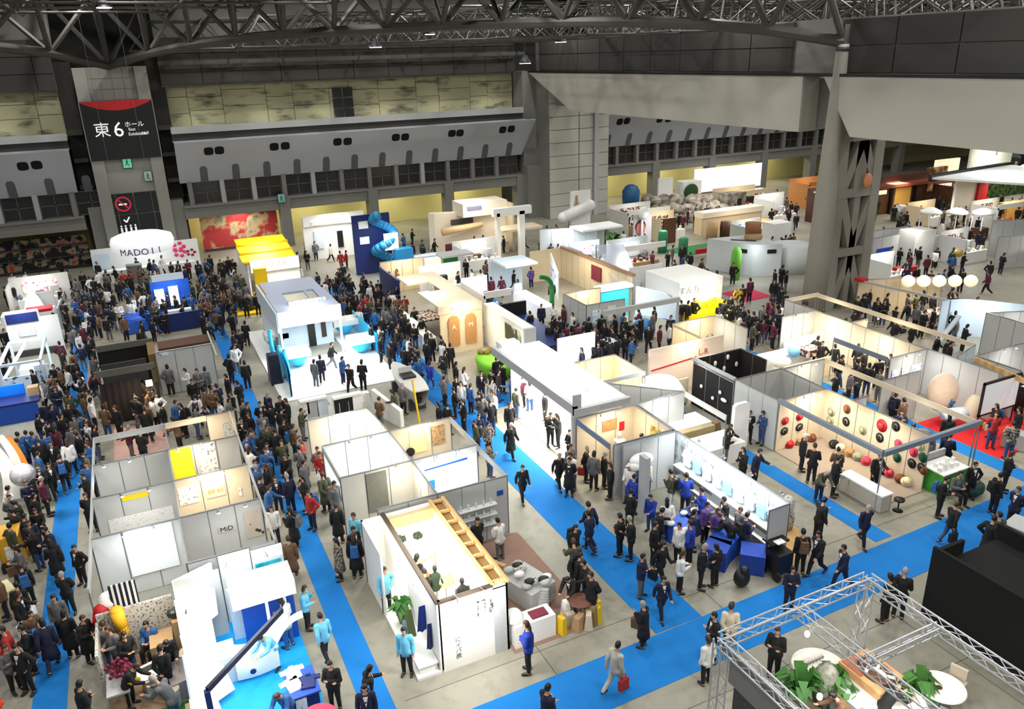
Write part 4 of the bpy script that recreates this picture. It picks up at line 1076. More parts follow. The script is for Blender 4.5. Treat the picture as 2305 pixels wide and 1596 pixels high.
area('booth_light', (-7.6, 44.4, 2.9), 60, 1.2, COOL)
ob = stand('stand with tall white and orange curved banners and a shining balloon', -6.4, 35.3, 'curved_banner_stand')
for k, (x, m, wd) in enumerate(((-7.1, LITW, 0.7), (-6.35, mat('orange_board', (214, 128, 44), 0.5), 0.28), (-6.75, LITW, 0.5))):
    rows = []
    for i in range(9):
        z = 0.2 + i * 0.34; off = 0.5 * math.sin(PI * i / 8) - 0.12 * i / 8
        rows.append([(x + off * 0.5, 35.0 + 0.3 * k, z), (x + off * 0.5 + wd * (1 - 0.06 * i), 35.0 + 0.3 * k, z)])
    r2 = [[(p[0], p[1] + 0.06, p[2]) for p in r] for r in rows]
    b = B().sheet(rows).sheet(r2)
    for i in range(8):
        for s in (0, 1): b.add([rows[i][s], rows[i + 1][s], r2[i + 1][s], r2[i][s]], [(0, 1, 2, 3)])
    b.build('curved_banner', m, ob, True)
B().ell((-6.0, 34.2, 1.6), 0.48, 16, 10).solo('balloon', 'shining grey balloon by the curved banners', 'balloon', mat('silver_balloon', (190, 190, 194), 0.15, 0.5), smooth=True)
area('booth_light', (-6.2, 33.6, 3.4), 70, 0.8, NEUT)
yc = thing('yellow_rack', 'yellow display rack with a printed card beside the first carpet', 'rack', (-6.2, 30.2, 0))
bx('rack_body', yc, mat('ochre', (214, 160, 30), 0.6), -6.6, 29.8, 0, -5.9, 30.9, 1.25); bx('rack_side', yc, LGREY, -6.66, 29.7, 0, -6.6, 31.0, 1.4); bx('printed_card', yc, PRINT_TEXT, -6.4, 29.72, 0.4, -5.95, 29.8, 0.9); bx('dark_base', yc, BLACK, -6.6, 29.5, 0, -6.0, 29.75, 0.3)
B().rbox(-6.3, 27.0, 0.7, 0.95, 0.4, 0.4, 0.4).rbox(-6.3, 27.0, 0, 0.7, 0.25, 0.25, 0.4).solo('counter', 'pale yellow topped counter with dark leaves beside the first carpet', 'counter', mat('pale_yellow_top', (226, 214, 166), 0.6))
flowers('flower_spray', 'red and orange flowers at the edge of the first carpet', -6.1, 21.6, 0.5, 0.4, mat('red_orange', (220, 60, 24), 0.7), 40, seed=5)
B().rbox(-5.95, 23.6, 0, 0.75, 0.25, 0.4, 0.1).solo('counter', 'grey counter beyond the first carpet with a red cap on it', 'counter', LGREY)
B().ell((-5.95, 23.7, 0.8), (0.18, 0.2, 0.15), 12, 6).solo('cap', 'red cap lying on the grey counter', 'hat', RED, smooth=True)

# ---- dark stand with a screen
ds = stand('dark stand with a black curtain, a projector beam and a grey end wall', -0.4, 43.5, 'dark_stand')
for (a, b, z) in (((-3.3, 46.9), (-0.4, 46.9), 2.4), ((-3.3, 42.6), (-0.5, 42.6), 2.4)):
    B().bar((a[0], a[1], z), (b[0], b[1], z), 0.1, 0.34).build('header', mat('dark_grey_header', (96, 96, 90), 0.6), ds)
bx('black_wall', ds, BLACK, -3.3, 46.95, 0, -0.7, 47.05, 2.3); bx('inner_screen', ds, DARKJ, -3.1, 44.6, 1.0, -0.9, 44.7, 2.2); bx('wood_panel', ds, mat('brown_panel', (120, 96, 52), 0.6), -0.75, 44.5, 0.5, -0.4, 46.8, 2.4)
bx('white_wall', ds, PANELG, -0.4, 44.4, 0, 2.5, 44.5, 2.5); bx('brown_side', ds, DKWOOD, -0.2, 45.5, 0, 2.6, 46.9, 2.3); B().bar((2.55, 42.4, 2.4), (2.55, 46.9, 2.4), 0.08, 0.16).build('side_rail', LGREY, ds)
wall(ds, (-0.4, 44.36), (2.5, 44.36), 2.5, PANELG)
g = []
for i in range(13):
    x = -3.2 + i * 0.16
    g.append([(x, 41.2 + 0.08 * (i % 2), 0.15), (x, 41.25 + 0.08 * (i % 2), 1.3), (x * 0.98, 41.4 + 0.05 * (i % 2), 2.25)])
B().sheet(g).sheet([[(p[0], p[1] + 0.05, p[2]) for p in r] for r in g]).build('curtain', mat('black_brown_cloth', (30, 22, 20), 0.9), ds)
bx('dark_side', ds, mat('black_brown', (36, 26, 20), 0.7), -0.62, 40.4, 0, -0.5, 42.6, 2.3)
B().rbox(-0.9, 41.2, 1.9, 2.1, 0.15, 0.2).solo('projector', 'glowing projector on the dark stand', 'projector', mat('projector_glow', (255, 230, 170), 0.5, var=0, emit=4))
area('booth_light', (-1.4, 40.2, 2.5), 30, 0.5, WARM)
poster_px('light blue framed print on the grey wall of the dark stand', 44.36, 357, 802, 376, 778, PRINT_BLUE)
carpet('pink floor carpet inside the dark stand', -2.9, 36.2, -0.6, 41.0, mat('dusty_pink', (196, 158, 146), 0.9), 'floor_carpet')
# ---- navy stand
ns = stand('navy blue stand with two white openings and a long low counter', 1.3, 58, 'navy_stand')
bx('back_wall', ns, BLUE, 0.0, 60.2, 0, 2.6, 60.4, 2.5); bx('opening', ns, LITW, 0.2, 60.05, 0.6, 0.85, 60.2, 2.0); bx('opening', ns, LITW, 1.15, 60.05, 0.7, 1.8, 60.2, 2.1)
bx('front_wall', ns, NAVY, 0.0, 55.9, 0, 3.0, 56.1, 1.25); bx('side_wall', ns, NAVY, 2.9, 56.0, 0, 3.0, 58.5, 1.25); bx('counter', ns, BLUE, -2.0, 58.0, 0, -0.3, 59.0, 0.9); bx('white_case', ns, LITW, 0.8, 56.3, 1.0, 2.3, 56.7, 1.35)
bx('top_frame', ns, PALEB, 0.2, 62.5, 2.0, 2.4, 62.6, 2.5); area('booth_light', (1.2, 58.6, 3.2), 90, 1.5, COOL)
b = B().rbox(-1.4, 57.4, 0.05, 0.8, 0.8, 0.6, 0.3, 0, 0.8, 0.8)
b.ell((-1.4, 57.4, 0.8), (0.62, 0.5, 0.3), 14, 6).solo('car_seat_pod', 'blue pod seat on the floor before the navy stand', 'seat', BLUE, smooth=False)
# ---- white stand under the ring sign
rs = stand('white stand along the foot of the sign tower with pink emblems', 0.2, 73.5, 'white_tower_stand')
bx('back_wall', rs, LITW, -4.0, 74.2, 0, 4.5, 74.4, 2.6); bx('counter', rs, LITW, -3.8, 72.4, 0, 3.9, 73.2, 1.0); bx('blue_corner', rs, PALEB, -4.0, 73.6, 1.0, -2.6, 73.7, 2.3)
bx('grey_kiosk', rs, GREY, -1.5, 71.3, 0, -0.3, 72.2, 1.5)
for i, (px, py, s, m) in enumerate(((402, 556, 0.42, mat('emblem_pink', (226, 60, 120), 0.5)), (405, 568, 0.4, mat('emblem_pink', (226, 60, 120), 0.5)), (430, 568, 0.3, mat('emblem_dark_red', (150, 30, 60), 0.5)))):
    q = onY(px, py, 74.15); b = B()
    for k in range(5):
        b.ell((q.x + s * math.cos(1.26 * k), 74.15, q.z + s * 0.8 * math.sin(1.26 * k)), (s * 0.45, 0.03, s * 0.4), 8, 6)
    b.solo('emblem', ('upper pink blossom emblem on the white tower stand', 'lower pink blossom emblem on the white tower stand', 'dark red blossom emblem on the white tower stand')[i], 'sign', m, smooth=True)
area('booth_light', (0.2, 72.0, 3.4), 160, 1.5, COOL, size_y=6.0)
rg_ = thing('ring_sign_drum', 'big white oval hanging drum sign with dark blue letters', 'sign', (0.1, 70.2, 2.9))
B().lathe((0.1, 70.2, 2.85), [(2.0, 0), (2.45, 0.25), (2.55, 0.8), (2.4, 1.25), (1.7, 1.5), (0.5, 1.55)], 32, sx=0.95, sy=0.8).build('drum', mat('drum_glow_white', (244, 246, 248), 0.5, var=0, emit=0.55), rg_, True)  # glow put into the white so the drum looks brightly lit
for i, ch in enumerate('MADOII'):
    a = -0.7 + i * 0.24
    lettering(ch, 0.75, (0.1 + 2.5 * 0.95 * math.sin(a), 70.2 - 2.5 * 0.8 * math.cos(a) - 0.02, 3.15), a, NAVY, rg_)
for x in (-1.2, 1.4): B().cyl((x, 70.2, 4.2), (x, 70.2, 20.9), 0.012, n=4).build('hanging_wire', ALU, rg_)
# ---- wide mural in the opening and the dark goods in the far opening
mu = thing('mural_board', 'long red and cream painted mural board standing in the end wall opening', 'mural', (9.2, 80.5, 0))
bx('board', mu, pattern('mural_paint', (190, 60, 60), (216, 190, 140), 'noise', 0.45, 0.5, 0.8, 0.03, (112, 120, 100)), 5.4, 80.5, 0, 12.6, 80.7, 3.3)
bx('board_foot', mu, DARKJ, 5.4, 80.3, 0, 12.6, 80.5, 0.2)
area('booth_light', (9, 78.9, 3.4), 80, 3.0, NEUT)
gd = thing('goods_shelf', 'dark shelving with mixed goods in the opening left of the sign tower', 'shelf', (-8.5, 80.6, 0))
bx('shelf_back', gd, pattern('shelf_goods', (20, 18, 16), (150, 140, 116), 'noise', 1.2, 0.52, 0.8, 0.04, (160, 60, 50)), -12.2, 80.6, 0, -4.4, 80.8, 2.9)
for z in (0.1, 1.1, 2.1): bx('shelf_board', gd, DARKJ, -12.2, 80.2, z, -4.4, 80.6, z + 0.08)
# ---- yellow stand
ys = stand('yellow stand with a tiered yellow awning and white front', 8.7, 63, 'yellow_stand')
for k in range(3):
    y0 = 67.6 - k * 1.9; z = 3.4 - k * 0.28
    B().plate([(6.9 - 0.1 * k, y0, z), (10.8, y0, z), (10.8, y0 - 1.7, z - 0.18), (6.9 - 0.1 * k, y0 - 1.7, z - 0.18)], (0, 0, 0.06)).build('awning_tier', YELLOW, ys)
    B().cyl((6.8, y0 - 1.75, z - 0.2), (10.9, y0 - 1.75, z - 0.2), 0.12).build('awning_roll', YELLOW, ys, True)
bx('white_front', ys, LITW, 7.2, 61.7, 1.9, 10.9, 61.85, 2.8); bx('white_wall', ys, LITW, 7.6, 61.9, 0, 10.9, 62.0, 1.95); bx('yellow_column', ys, YELLOW, 7.2, 59.9, 0, 8.1, 60.5, 2.6); bx('yellow_column_foot', ys, YELLOW, 6.9, 58.0, 0, 7.4, 59.8, 0.9)
bx('yellow_base', ys, YELLOW, 5.3, 57.0, 0, 7.2, 59.4, 0.14); bx('side_wall', ys, LITW, 7.0, 62, 0, 7.1, 67.5, 2.7)
area('booth_light', (8.8, 60.4, 4.0), 150, 1.5, NEUT); area('booth_light', (8.8, 65.5, 4.6), 120, 2, NEUT)
lettering('クラフト', 0.5, (9.0, 61.68, 2.4), 0, mat('gold_letters', (190, 140, 60), 0.5), ys)
B().lathe((6.2, 58.3, 0.14), [(0.6, 0), (0.68, 0.4), (0.5, 0.85), (0.2, 1.1)], 14).solo('black_machine', 'black rounded machine on the yellow base', 'machine', mat('charcoal', (44, 46, 44), 0.5), smooth=True)
# ---- grey blue roofed stand and the cyan stand before it
gr = stand('stand with a flat grey blue roof frame around a dark opening', 8.3, 50, 'roofed_stand')
RFM = mat('roof_blue_grey', (168, 176, 196), 0.5, var=0.05)
bx('roof_back', gr, RFM, 6.6, 50.3, 3.0, 10.1, 53.5, 3.15); bx('roof_front', gr, RFM, 6.5, 46.1, 3.0, 10.2, 47.5, 3.15); bx('roof_side', gr, RFM, 6.5, 47.5, 3.0, 7.5, 50.3, 3.15); bx('roof_side', gr, RFM, 9.5, 47.5, 3.0, 10.2, 50.3, 3.15)
bx('roof_strip', gr, RFM, 8.9, 47.5, 3.02, 9.05, 50.3, 3.1); bx('opening_floor', gr, BLACK, 7.5, 47.5, 2.2, 9.5, 50.3, 2.25)
bx('printed_edge', gr, PRINT_GREY, 7.4, 47.3, 3.1, 9.7, 47.5, 3.35)
bx('fascia', gr, PALEB, 6.45, 45.95, 2.2, 10.25, 46.08, 3.15); bx('fascia_side', gr, PALEB, 6.38, 46, 1.9, 6.48, 53.5, 3.1)
bx('back_wall', gr, PALEB, 6.6, 48.2, 0, 10.1, 48.3, 2.2); bx('doorway', gr, BLACK, 8.5, 48.1, 0, 8.95, 48.2, 1.9); bx('doorway', gr, mat('brown_door', (70, 48, 36), 0.6), 9.35, 48.1, 0.5, 9.65, 48.2, 1.8); bx('side_wall', gr, PALEB, 6.5, 46.2, 0, 6.6, 53.4, 2.0)
for x in (6.55, 10.15): bx('post', gr, PALEB, x - 0.06, 46.05, 0, x + 0.06, 46.17, 2.2)
area('booth_light', (8.3, 45.2, 3.3), 150, 1.0, COOL, (math.radians(20), 0, 0), 3.0)
lettering('たび', 0.5, (8.5, 45.94, 2.7), 0, LGREY, gr)
cy = stand('cyan and white stand with round bowl counters and tall cyan tubes', 8, 43, 'cyan_stand')
B().prism([(5.3, 40.0), (11.9, 40.0), (11.9, 51), (10.3, 51), (10.3, 46), (6.4, 46), (6.4, 53), (5.3, 53)], 0.001, 0.06).build('stand_floor', LITW, cy)
for i, (x, y, w_) in enumerate(((7.1, 44.9, 0.75), (11.1, 45.3, 0.75), (11.1, 49.3, 0.8), (6.6, 48.8, 0.7))):
    c = thing('bowl_counter', ('cyan bowl fronted counter beside the tall cyan tubes', 'cyan bowl fronted counter nearest the wide carpet', 'cyan bowl fronted counter behind the one nearest the wide carpet', 'cyan bowl fronted counter under the grey blue roof side')[i], 'counter', (x, y, 0.06), 'bowl counters of the cyan stand')
    B().lathe((x, y, 0.06), [(0.12, 0), (0.45, 0.25), (0.7, 0.6), (0.74, 0.72)], 20).build('bowl', CYAN, c, True)
    B().box(x - w_, y - 0.6, 0.78, x + w_, y + 0.6, 1.12).build('counter_top', LITW, c)
for (x, y, h_) in ((5.75, 44.4, 2.6), (6.1, 44.0, 1.7), (6.3, 43.5, 1.6)):
    B().cyl((x, y, 0.06), (x - 0.05, y + 0.2, h_), 0.13, 0.11, 12).ell((x - 0.05, y + 0.2, h_), 0.11, 12, 6).build('cyan_tube', CYAN, cy, True)
g = [[(5.8 + 0.25 * math.sin(0.3 * i) , 40.4 + i * 0.45, z + 0.1 * i * (z > 0.1)) for z in (0.06, 0.8)] for i in range(9)]
B().sheet(g).sheet([[(p[0] + 0.1, p[1], p[2]) for p in r] for r in g]).build('cyan_slide', CYAN, cy, True)
bx('cyan_wall', cy, CYAN, 11.9, 44.6, 0, 12.0, 50.2, 1.3)
area('booth_light', (8.6, 43.4, 3.4), 260, 2.0, (0.8, 0.92, 1.0), size_y=4.0)
B().rbox(5.5, 43.2, 0, 1.7, 0.32, 0.55, 0, 0, 0.9, 0.55).solo('black_arch_sign', 'black arched sign board at the corner of the cyan stand', 'sign', mat('navy_black', (14, 18, 40), 0.4))
B().box(6.2, 46.2, 0.0, 6.35, 46.3, 1.6).solo('post', 'thin dark post at the cyan stand corner', 'post', DARKJ)
# ---- clothes rack stand
cr = thing('clothes_rack', 'white clothes rack with shirts and black trousers hanging from it', 'clothes rack', (6.8, 34.8, 0))
for x0, x1, y in ((5.4, 6.7, 35.3), (6.9, 8.3, 34.9)):
    B().bar((x0, y, 1.9), (x1, y, 1.9), 0.34, 0.1).build('rack_top', LITW, cr)
    for x in (x0, x1): B().cyl((x, y, 0), (x, y, 1.9), 0.03, n=8).build('rack_post', LITW, cr)
def garment(label, x, y, z, m, kind='shirt', w_=0.24, h_=0.65):
    b = B()
    if kind == 'shirt':
        b.rbox(x, y, z - h_, z - 0.08, w_, 0.06, 0, 0, 0.95, 1)
        for s in (-1, 1): b.bar((x + s * w_ * 0.8, y, z - 0.1), (x + s * w_ * 1.35, y, z - 0.42), 0.14, 0.08, up=(0, 1, 0))
        b.rbox(x, y, z - 0.08, z, 0.1, 0.05)
    else:
        b.rbox(x, y, z - 0.22, z, w_, 0.07)
        for s in (-1, 1): b.rbox(x + s * w_ * 0.55, y, z - h_ - 0.3, z - 0.2, w_ * 0.42, 0.06, 0, 0, 1.1, 1)
    return b.solo('hanging_%s' % kind, label, kind, m, 'garments on the clothes rack')
garment('pale grey shirt hanging on the clothes rack', 6.0, 35.3, 1.85, LGREY, w_=0.26, h_=0.9); garment('white patterned shirt at the end of the clothes rack', 5.6, 35.3, 1.85, GOODSW); garment('light shirt next to the black trousers', 6.45, 35.3, 1.85, PALEB, h_=0.9)
garment('first black trousers on the clothes rack', 7.2, 34.9, 1.85, BLACK, 'trousers'); garment('black trousers beside the grey printed cards', 7.65, 34.9, 1.85, BLACK, 'trousers', 0.2)
garment('white long shirt hanging after the black trousers', 8.05, 34.9, 1.85, LITW, h_=1.2)
B().plate([(9.2, 36.4, 0), (9.9, 34.0, 0), (9.9, 34.0, 0.9), (9.2, 36.4, 1.3)], (0.2, 0.1, 0)).solo('white_board', 'leaning white board behind the clothes rack', 'board', LITW)
B().rbox(8.9, 36.6, 0, 1.15, 0.22, 0.2, 0, 0, 0.9, 0.9).solo('white_pedestal', 'white lettered pedestal next to the clothes rack', 'pedestal', PRINT_TEXT)
# ---- boat
bt = thing('rowing_boat', 'grey white boat hull standing on the wide carpet stand', 'boat', (11.3, 38.2, 0))
rows = []
for i in range(11):
    f = i / 10
    w_ = 0.62 * math.sin(PI * min(1, 0.18 + f * 0.82)) ** 0.6
    y = 34.9 + 4.6 * f
    zk = 0.55 - 0.35 * math.sin(PI * f)
    rows.append([(11.35 - w_, y, 1.35), (11.35 - w_ * 0.8, y, 0.9), (11.35 - w_ * 0.3, y, zk), (11.35 + w_ * 0.3, y, zk), (11.35 + w_ * 0.8, y, 0.9), (11.35 + w_, y, 1.35)])
HUL = mat('hull_grey', (196, 194, 188), 0.35, var=0.06)
B().sheet(rows).build('hull', HUL, bt, True)
B().prism([(r[0][0], r[0][1]) for r in rows] + [(r[-1][0], r[-1][1]) for r in rows[::-1]], 1.3, 1.38).build('deck', HUL, bt)
bx('cockpit', bt, BLACK, 11.0, 36.6, 1.38, 11.7, 37.3, 1.5); bx('windscreen', bt, LGREY, 11.0, 37.3, 1.38, 11.7, 37.4, 1.8); bx('cradle', bt, DARKJ, 10.9, 35.6, 0, 11.8, 35.8, 0.6); bx('cradle', bt, DARKJ, 10.9, 38.4, 0, 11.8, 38.6, 0.6)
B().cyl((10.75, 33.6, 0), (10.6, 33.8, 2.5), 0.05, n=8).solo('yellow_pole', 'tall yellow pole beside the wide carpet', 'pole', YELLOW)
# ---- beige stand with a hatch in its roof
bs = stand('long beige stand with a square hatch in its roof and arched posters', 16.6, 46.5, 'beige_stand')
RB = mat('beige_roof', (220, 202, 178), 0.6, var=0.04)
bx('roof', bs, RB, 15.3, 48.3, 2.95, 18.0, 50.7, 3.05); bx('roof', bs, RB, 16.9, 42.4, 2.95, 18.0, 48.3, 3.05); bx('roof', bs, RB, 15.3, 42.4, 2.95, 16.0, 46.2, 3.05); bx('roof', bs, RB, 16.0, 42.4, 2.95, 16.9, 46.0, 3.05)
bx('hatch_floor', bs, GOODS, 15.5, 46.2, 1.0, 16.9, 48.3, 1.1); bx('side_wall', bs, SAND, 17.95, 42.5, 0, 18.05, 50.6, 2.95); bx('front_wall', bs, SAND, 15.3, 42.4, 0, 18.05, 42.5, 2.95); bx('front_fascia', bs, RB, 15.2, 42.35, 2.6, 18.05, 42.42, 3.05)
for x in (16.15, 17.25):
    pts = [(x - 0.36, 0.5), (x + 0.36, 0.5), (x + 0.36, 2.1), (x + 0.25, 2.35), (x, 2.45), (x - 0.25, 2.35), (x - 0.36, 2.1)]
    B().plate([(a, 42.34, z) for a, z in pts], (0, -0.03, 0)).build('arched_poster', mat('ochre_poster', (178, 128, 76), 0.6), bs)
    lettering('A' if x < 16.5 else 'M', 0.4, (x, 42.3, 1.7), 0, LITW, bs)
bx('counter', bs, LITW, 14.6, 43.2, 0, 15.3, 49.8, 0.95)
for x in (16.15, 17.25): arm_spot(bs, x, 42.5, 2.9, 0)
area('booth_light', (16.7, 41.4, 3.2), 70, 0.6, WARM, (math.radians(20), 0, 0), 2.0); area('booth_light', (15.6, 46.8, 4.2), 110, 1.0, WARM, size_y=5)
# ---- navy panel with a blue spiral slide
ss = stand('navy panel stand with a huge light blue spiral slide', 17.5, 63.5, 'spiral_stand')
bx('panel', ss, NAVY, 15.9, 63.8, 0, 19.1, 64.0, 5.0); bx('window', ss, LITW, 16.4, 63.7, 3.9, 17.2, 63.8, 4.5); bx('window', ss, LITW, 16.4, 63.7, 2.6, 17.2, 63.8, 3.2)
SPB = mat('spiral_blue', (40, 140, 196), 0.4)
pts = [(18.3 + 0.85 * math.cos(a), 63.0 + 0.7 * math.sin(a), 0.8 + a * 0.42) for a in [i * 0.45 for i in range(24)]]
B().tube(pts, 0.38, 10).build('spiral_slide', SPB, ss, True); bx('white_board', ss, LITW, 18.0, 62.1, 2.2, 19.2, 62.2, 3.6); bx('blue_case', ss, SPB, 18.8, 61.4, 0, 20.2, 62.4, 2.3); bx('pale_case', ss, PALEB, 20.2, 60.8, 0, 22.4, 61.8, 1.6)
area('booth_light', (17.8, 61, 4.5), 120, 1.5, COOL)
cw = stand('cream walled stand below the spiral slide', 17.5, 57.5, 'cream_stand')
wall(cw, (16.1, 57.3), (19.6, 57.3), 2.5, SAND); bx('dark_side', cw, NAVY, 16.0, 52.6, 0, 16.1, 57.3, 2.2); bx('white_case', cw, LITW, 19.7, 56.8, 0, 20.9, 57.6, 2.3); bx('green_door', cw, GREEN, 21.2, 57.0, 0, 22.4, 57.1, 2.2); bx('grey_roof', cw, LGREY, 21.0, 56.6, 2.3, 23.6, 58.2, 2.45)
area('booth_light', (17.8, 56.2, 3.0), 60, 1.2, WARM)
# ---- white stands along the end wall
fw = stand('bright white panel stand with rows of small marks beside the spiral slide', 15.6, 71, 'white_panel_stand')
bx('wall', fw, LITW, 13.3, 71.4, 0, 18.9, 71.6, 4.0); bx('fascia', fw, LITW, 13.3, 71.1, 3.1, 18.9, 71.3, 3.95); bx('dark_poster', fw, BLACK, 16.3, 71.25, 0.9, 16.8, 71.4, 2.4); bx('blue_poster', fw, PALEB, 14.2, 71.25, 1.0, 15.0, 71.4, 2.6); bx('print_row', fw, PRINT_TEXT, 14.0, 71.0, 3.2, 17.0, 71.1, 3.5)
area('booth_light', (16, 69.6, 4.2), 180, 1.5, NEUT, size_y=4)
fc = stand('wide cream stand with rounded white walls by the end wall', 27.5, 66.5, 'cream_wide_stand')
b = B().prism([(24.2, 68.5), (24.6, 69.0), (31.0, 66.6), (31.0, 66.2), (24.6, 68.0)], 0, 3.6); b.build('rounded_wall', mat('warm_white', (236, 226, 208), 0.5, var=0.03), fc)
bx('upper_box', fc, mat('warm_white2', (238, 230, 216), 0.5, var=0.02), 26.6, 65.8, 3.4, 31.0, 68.4, 4.6); bx('tan_side', fc, BEIGE, 31.0, 64.8, 0, 31.2, 68.0, 4.4); bx('dark_hatch', fc, DARKJ, 25.8, 66.9, 2.6, 28.0, 67.0, 3.1); bx('counter', fc, BEIGE, 24.6, 64.6, 0, 30.5, 65.5, 1.0); bx('tan_roof', fc, BEIGE, 29.0, 62.6, 2.3, 33.0, 64.6, 2.5); bx('plaque', fc, mat('plaque_blue', (110, 110, 150), 0.5), 27.0, 65.7, 4.0, 28.4, 65.8, 4.35)
B().cyl((24.7, 66.4, 2.2), (28.6, 66.2, 2.55), 0.35, 0.25, 10).build('wood_log', mat('pale_log', (222, 190, 150), 0.7), fc, True); bx('red_panel', fc, mat('dark_red_panel', (96, 32, 36), 0.6), 23.6, 62.8, 0, 25.0, 62.9, 1.9)
area('booth_light', (27.5, 65, 5.2), 240, 2, WARM, size_y=5)
gw = stand('pale grey panel stand with a white arch beside the big pillar', 33.5, 59, 'grey_panel_stand')
wall(gw, (31.0, 59.4), (35.6, 57.4), 3.0, PANELG); wall(gw, (35.6, 57.4), (36.9, 58.4), 3.0, PANELG); bx('arch_post', gw, LITW, 30.4, 62.0, 0, 30.9, 62.5, 4.2); bx('arch_top', gw, LITW, 27.9, 62.0, 3.9, 31.6, 62.5, 4.6); bx('arch_post', gw, LITW, 28.2, 62.0, 0, 28.5, 62.5, 4.2); bx('white_roof', gw, LITW, 33.4, 56.2, 3.0, 37.4, 58.4, 3.15)
area('booth_light', (32.5, 57.6, 3.6), 110, 1.4, COOL)
q0, q1 = onY(1268, 490, 66), onY(1328, 462, 66)
B().cyl(q0, q1, 0.55, 0.55, 14).ell(q1, 0.55, 14, 8).ell(q0, 0.55, 14, 8).solo('blimp_banner', 'white tilted blimp shaped banner with dark lettering by the pillar', 'banner', pattern('blimp_print', (70, 70, 70), (238, 238, 238), 'noise', 1.4, 0.33, 0.5, 0.03, sy=(1, 1, 2)), smooth=True)
B().cyl((q0.x + 0.6, 66, 0), (q0.x + 0.6, 66, q0.z), 0.06, n=8).solo('banner_pole', 'pole that carries the white blimp banner', 'pole', ALU)
B().box(38.0, 66.2, 0, 40.2, 66.4, 4.6).solo('picture_board', 'white board with a tan bottle picture beside the blimp banner', 'board', LITW)
B().lathe((38.6, 66.15, 2.2), [(0.3, 0), (0.32, 1.0), (0.14, 1.5), (0.12, 2.0)], 10, sy=0.2).solo('bottle_picture', 'tan bottle cut out on the white picture board', 'picture', TAN)
# ---- stands in the middle of the hall
gc = stand('white and blue stand with big blue kana letters and a green arch', 26, 49, 'green_arch_stand')
B().plate([(26.0, 47.2, 0.6), (27.8, 51.6, 0.6), (27.8, 51.6, 2.9), (26.0, 47.2, 2.6)], (0.1, 0, 0)).build('letter_wall', LITW, gc)
b = B()
arc = [(25.0 - 0.9 + 0.9 * math.cos(a), 46.2, 1.9 + 0.9 * math.sin(a)) for a in [i * PI / 2 / 8 for i in range(9)]]
b.tube([(25.0, 46.2, 0)] + arc, 0.17, 8).build('green_arch', GREEN, gc, True)
bx('counter', gc, LITW, 23.6, 44.9, 0, 24.6, 49.5, 1.0); bx('white_roof', gc, PALEB, 23.4, 50.2, 2.6, 26.0, 52.8, 2.75); bx('glass_wall', gc, PALEB, 23.2, 52.8, 0, 26.0, 52.9, 2.6)
me = text_mesh('ソワグ', 1.3); me.materials.clear(); me.materials.append(mat('kana_blue', (40, 70, 180), 0.4))
ang = math.atan2(4.4, 1.8); put('lettering', me, gc, (26.75, 49.25, 1.75), (PI / 2, 0, ang - PI))
area('booth_light', (24.6, 48.5, 3.4), 160, 1.4, COOL, size_y=4)
lb = stand('long beige roofed stand with a low white wall behind the green arch', 28.5, 48, 'beige_long_stand')
bx('back_wall', lb, SAND, 27.4, 54.2, 0, 30.2, 54.3, 2.5); wall(lb, (30.2, 54.2), (30.2, 44.0), 2.5, SAND); B().bar((30.25, 54.2, 2.55), (30.25, 44.0, 2.55), 0.3, 0.2).build('roof_edge', mat('brown_edge', (150, 120, 92), 0.6), lb); bx('red_frame', lb, mat('dark_red_frame', (110, 30, 50), 0.5), 30.05, 48.0, 1.1, 30.12, 49.3, 2.2)
area('booth_light', (28.8, 49, 3.0), 70, 1.2, WARM, size_y=4)
gq = stand('grey panel cube stand with two small framed prints', 25.4, 40.9, 'grey_cube_stand')
wall(gq, (24.0, 39.9), (26.8, 39.9), 2.5, PANELG); wall(gq, (24.0, 39.9), (24.0, 42.8), 2.5, PANELG); wall(gq, (24.0, 42.8), (26.8, 42.8), 2.5, SAND)
area('booth_light', (25.5, 42.0, 2.8), 50, 1.1, WARM)
poster('first framed print on the grey cube stand', 24.4, 25.0, 39.85, 1.1, 2.1, PRINT_BLUE); poster('second framed print on the grey cube stand', 25.5, 26.1, 39.85, 1.2, 2.2, PRINT_TEXT)
gp = thing('long_header', 'long grey header beam on a tall grey post over the crowd', 'frame', (26.5, 37.6, 0))
B().bar((24.0, 38.0, 2.5), (29.6, 38.0, 2.5), 0.2, 0.3).build('header', LGREY, gp); B().bar((26.0, 38.0, 0), (26.0, 38.0, 2.4), 0.22).build('post', LGREY, gp); B().bar((29.5, 38.0, 0), (29.5, 38.0, 2.4), 0.12).build('post', LGREY, gp)
for x0, x1, y in ((23.2, 24.4, 37.0), (26.8, 28.4, 39.0)):
    B().ell(((x0 + x1) / 2, y, 0.8), (0.7, 0.5, 0.5), 12, 6).solo('covered_goods', 'heap of goods under a blue cover below the long header' if x0 > 26 else 'heap of goods under a pale cover near the long header', 'goods', mat('blue_sheet', (70, 140, 200), 0.5, var=0.2) if x0 > 26 else PALEB, smooth=True)
ys2 = stand('white box stand with yellow shelves of goods in front', 33, 41, 'yellow_goods_stand')
bx('white_box', ys2, LITW, 31.6, 40.6, 1.0, 35.2, 44.5, 2.6); bx('white_wall', ys2, LITW, 31.6, 40.7, 0, 31.8, 44.5, 1.1); bx('printed_wall', ys2, PRINT_TEXT, 30.6, 45.0, 0, 33.4, 45.1, 2.8)
for k in range(3): bx('yellow_step', ys2, YELLOW, 31.0 + 0.3 * k, 38.4 + 0.6 * k, 0, 34.8, 39.1 + 0.6 * k, 0.45 + 0.35 * k)
lettering('すんち', 0.6, (32.4, 40.56, 2.0), 0, GREY, ys2)
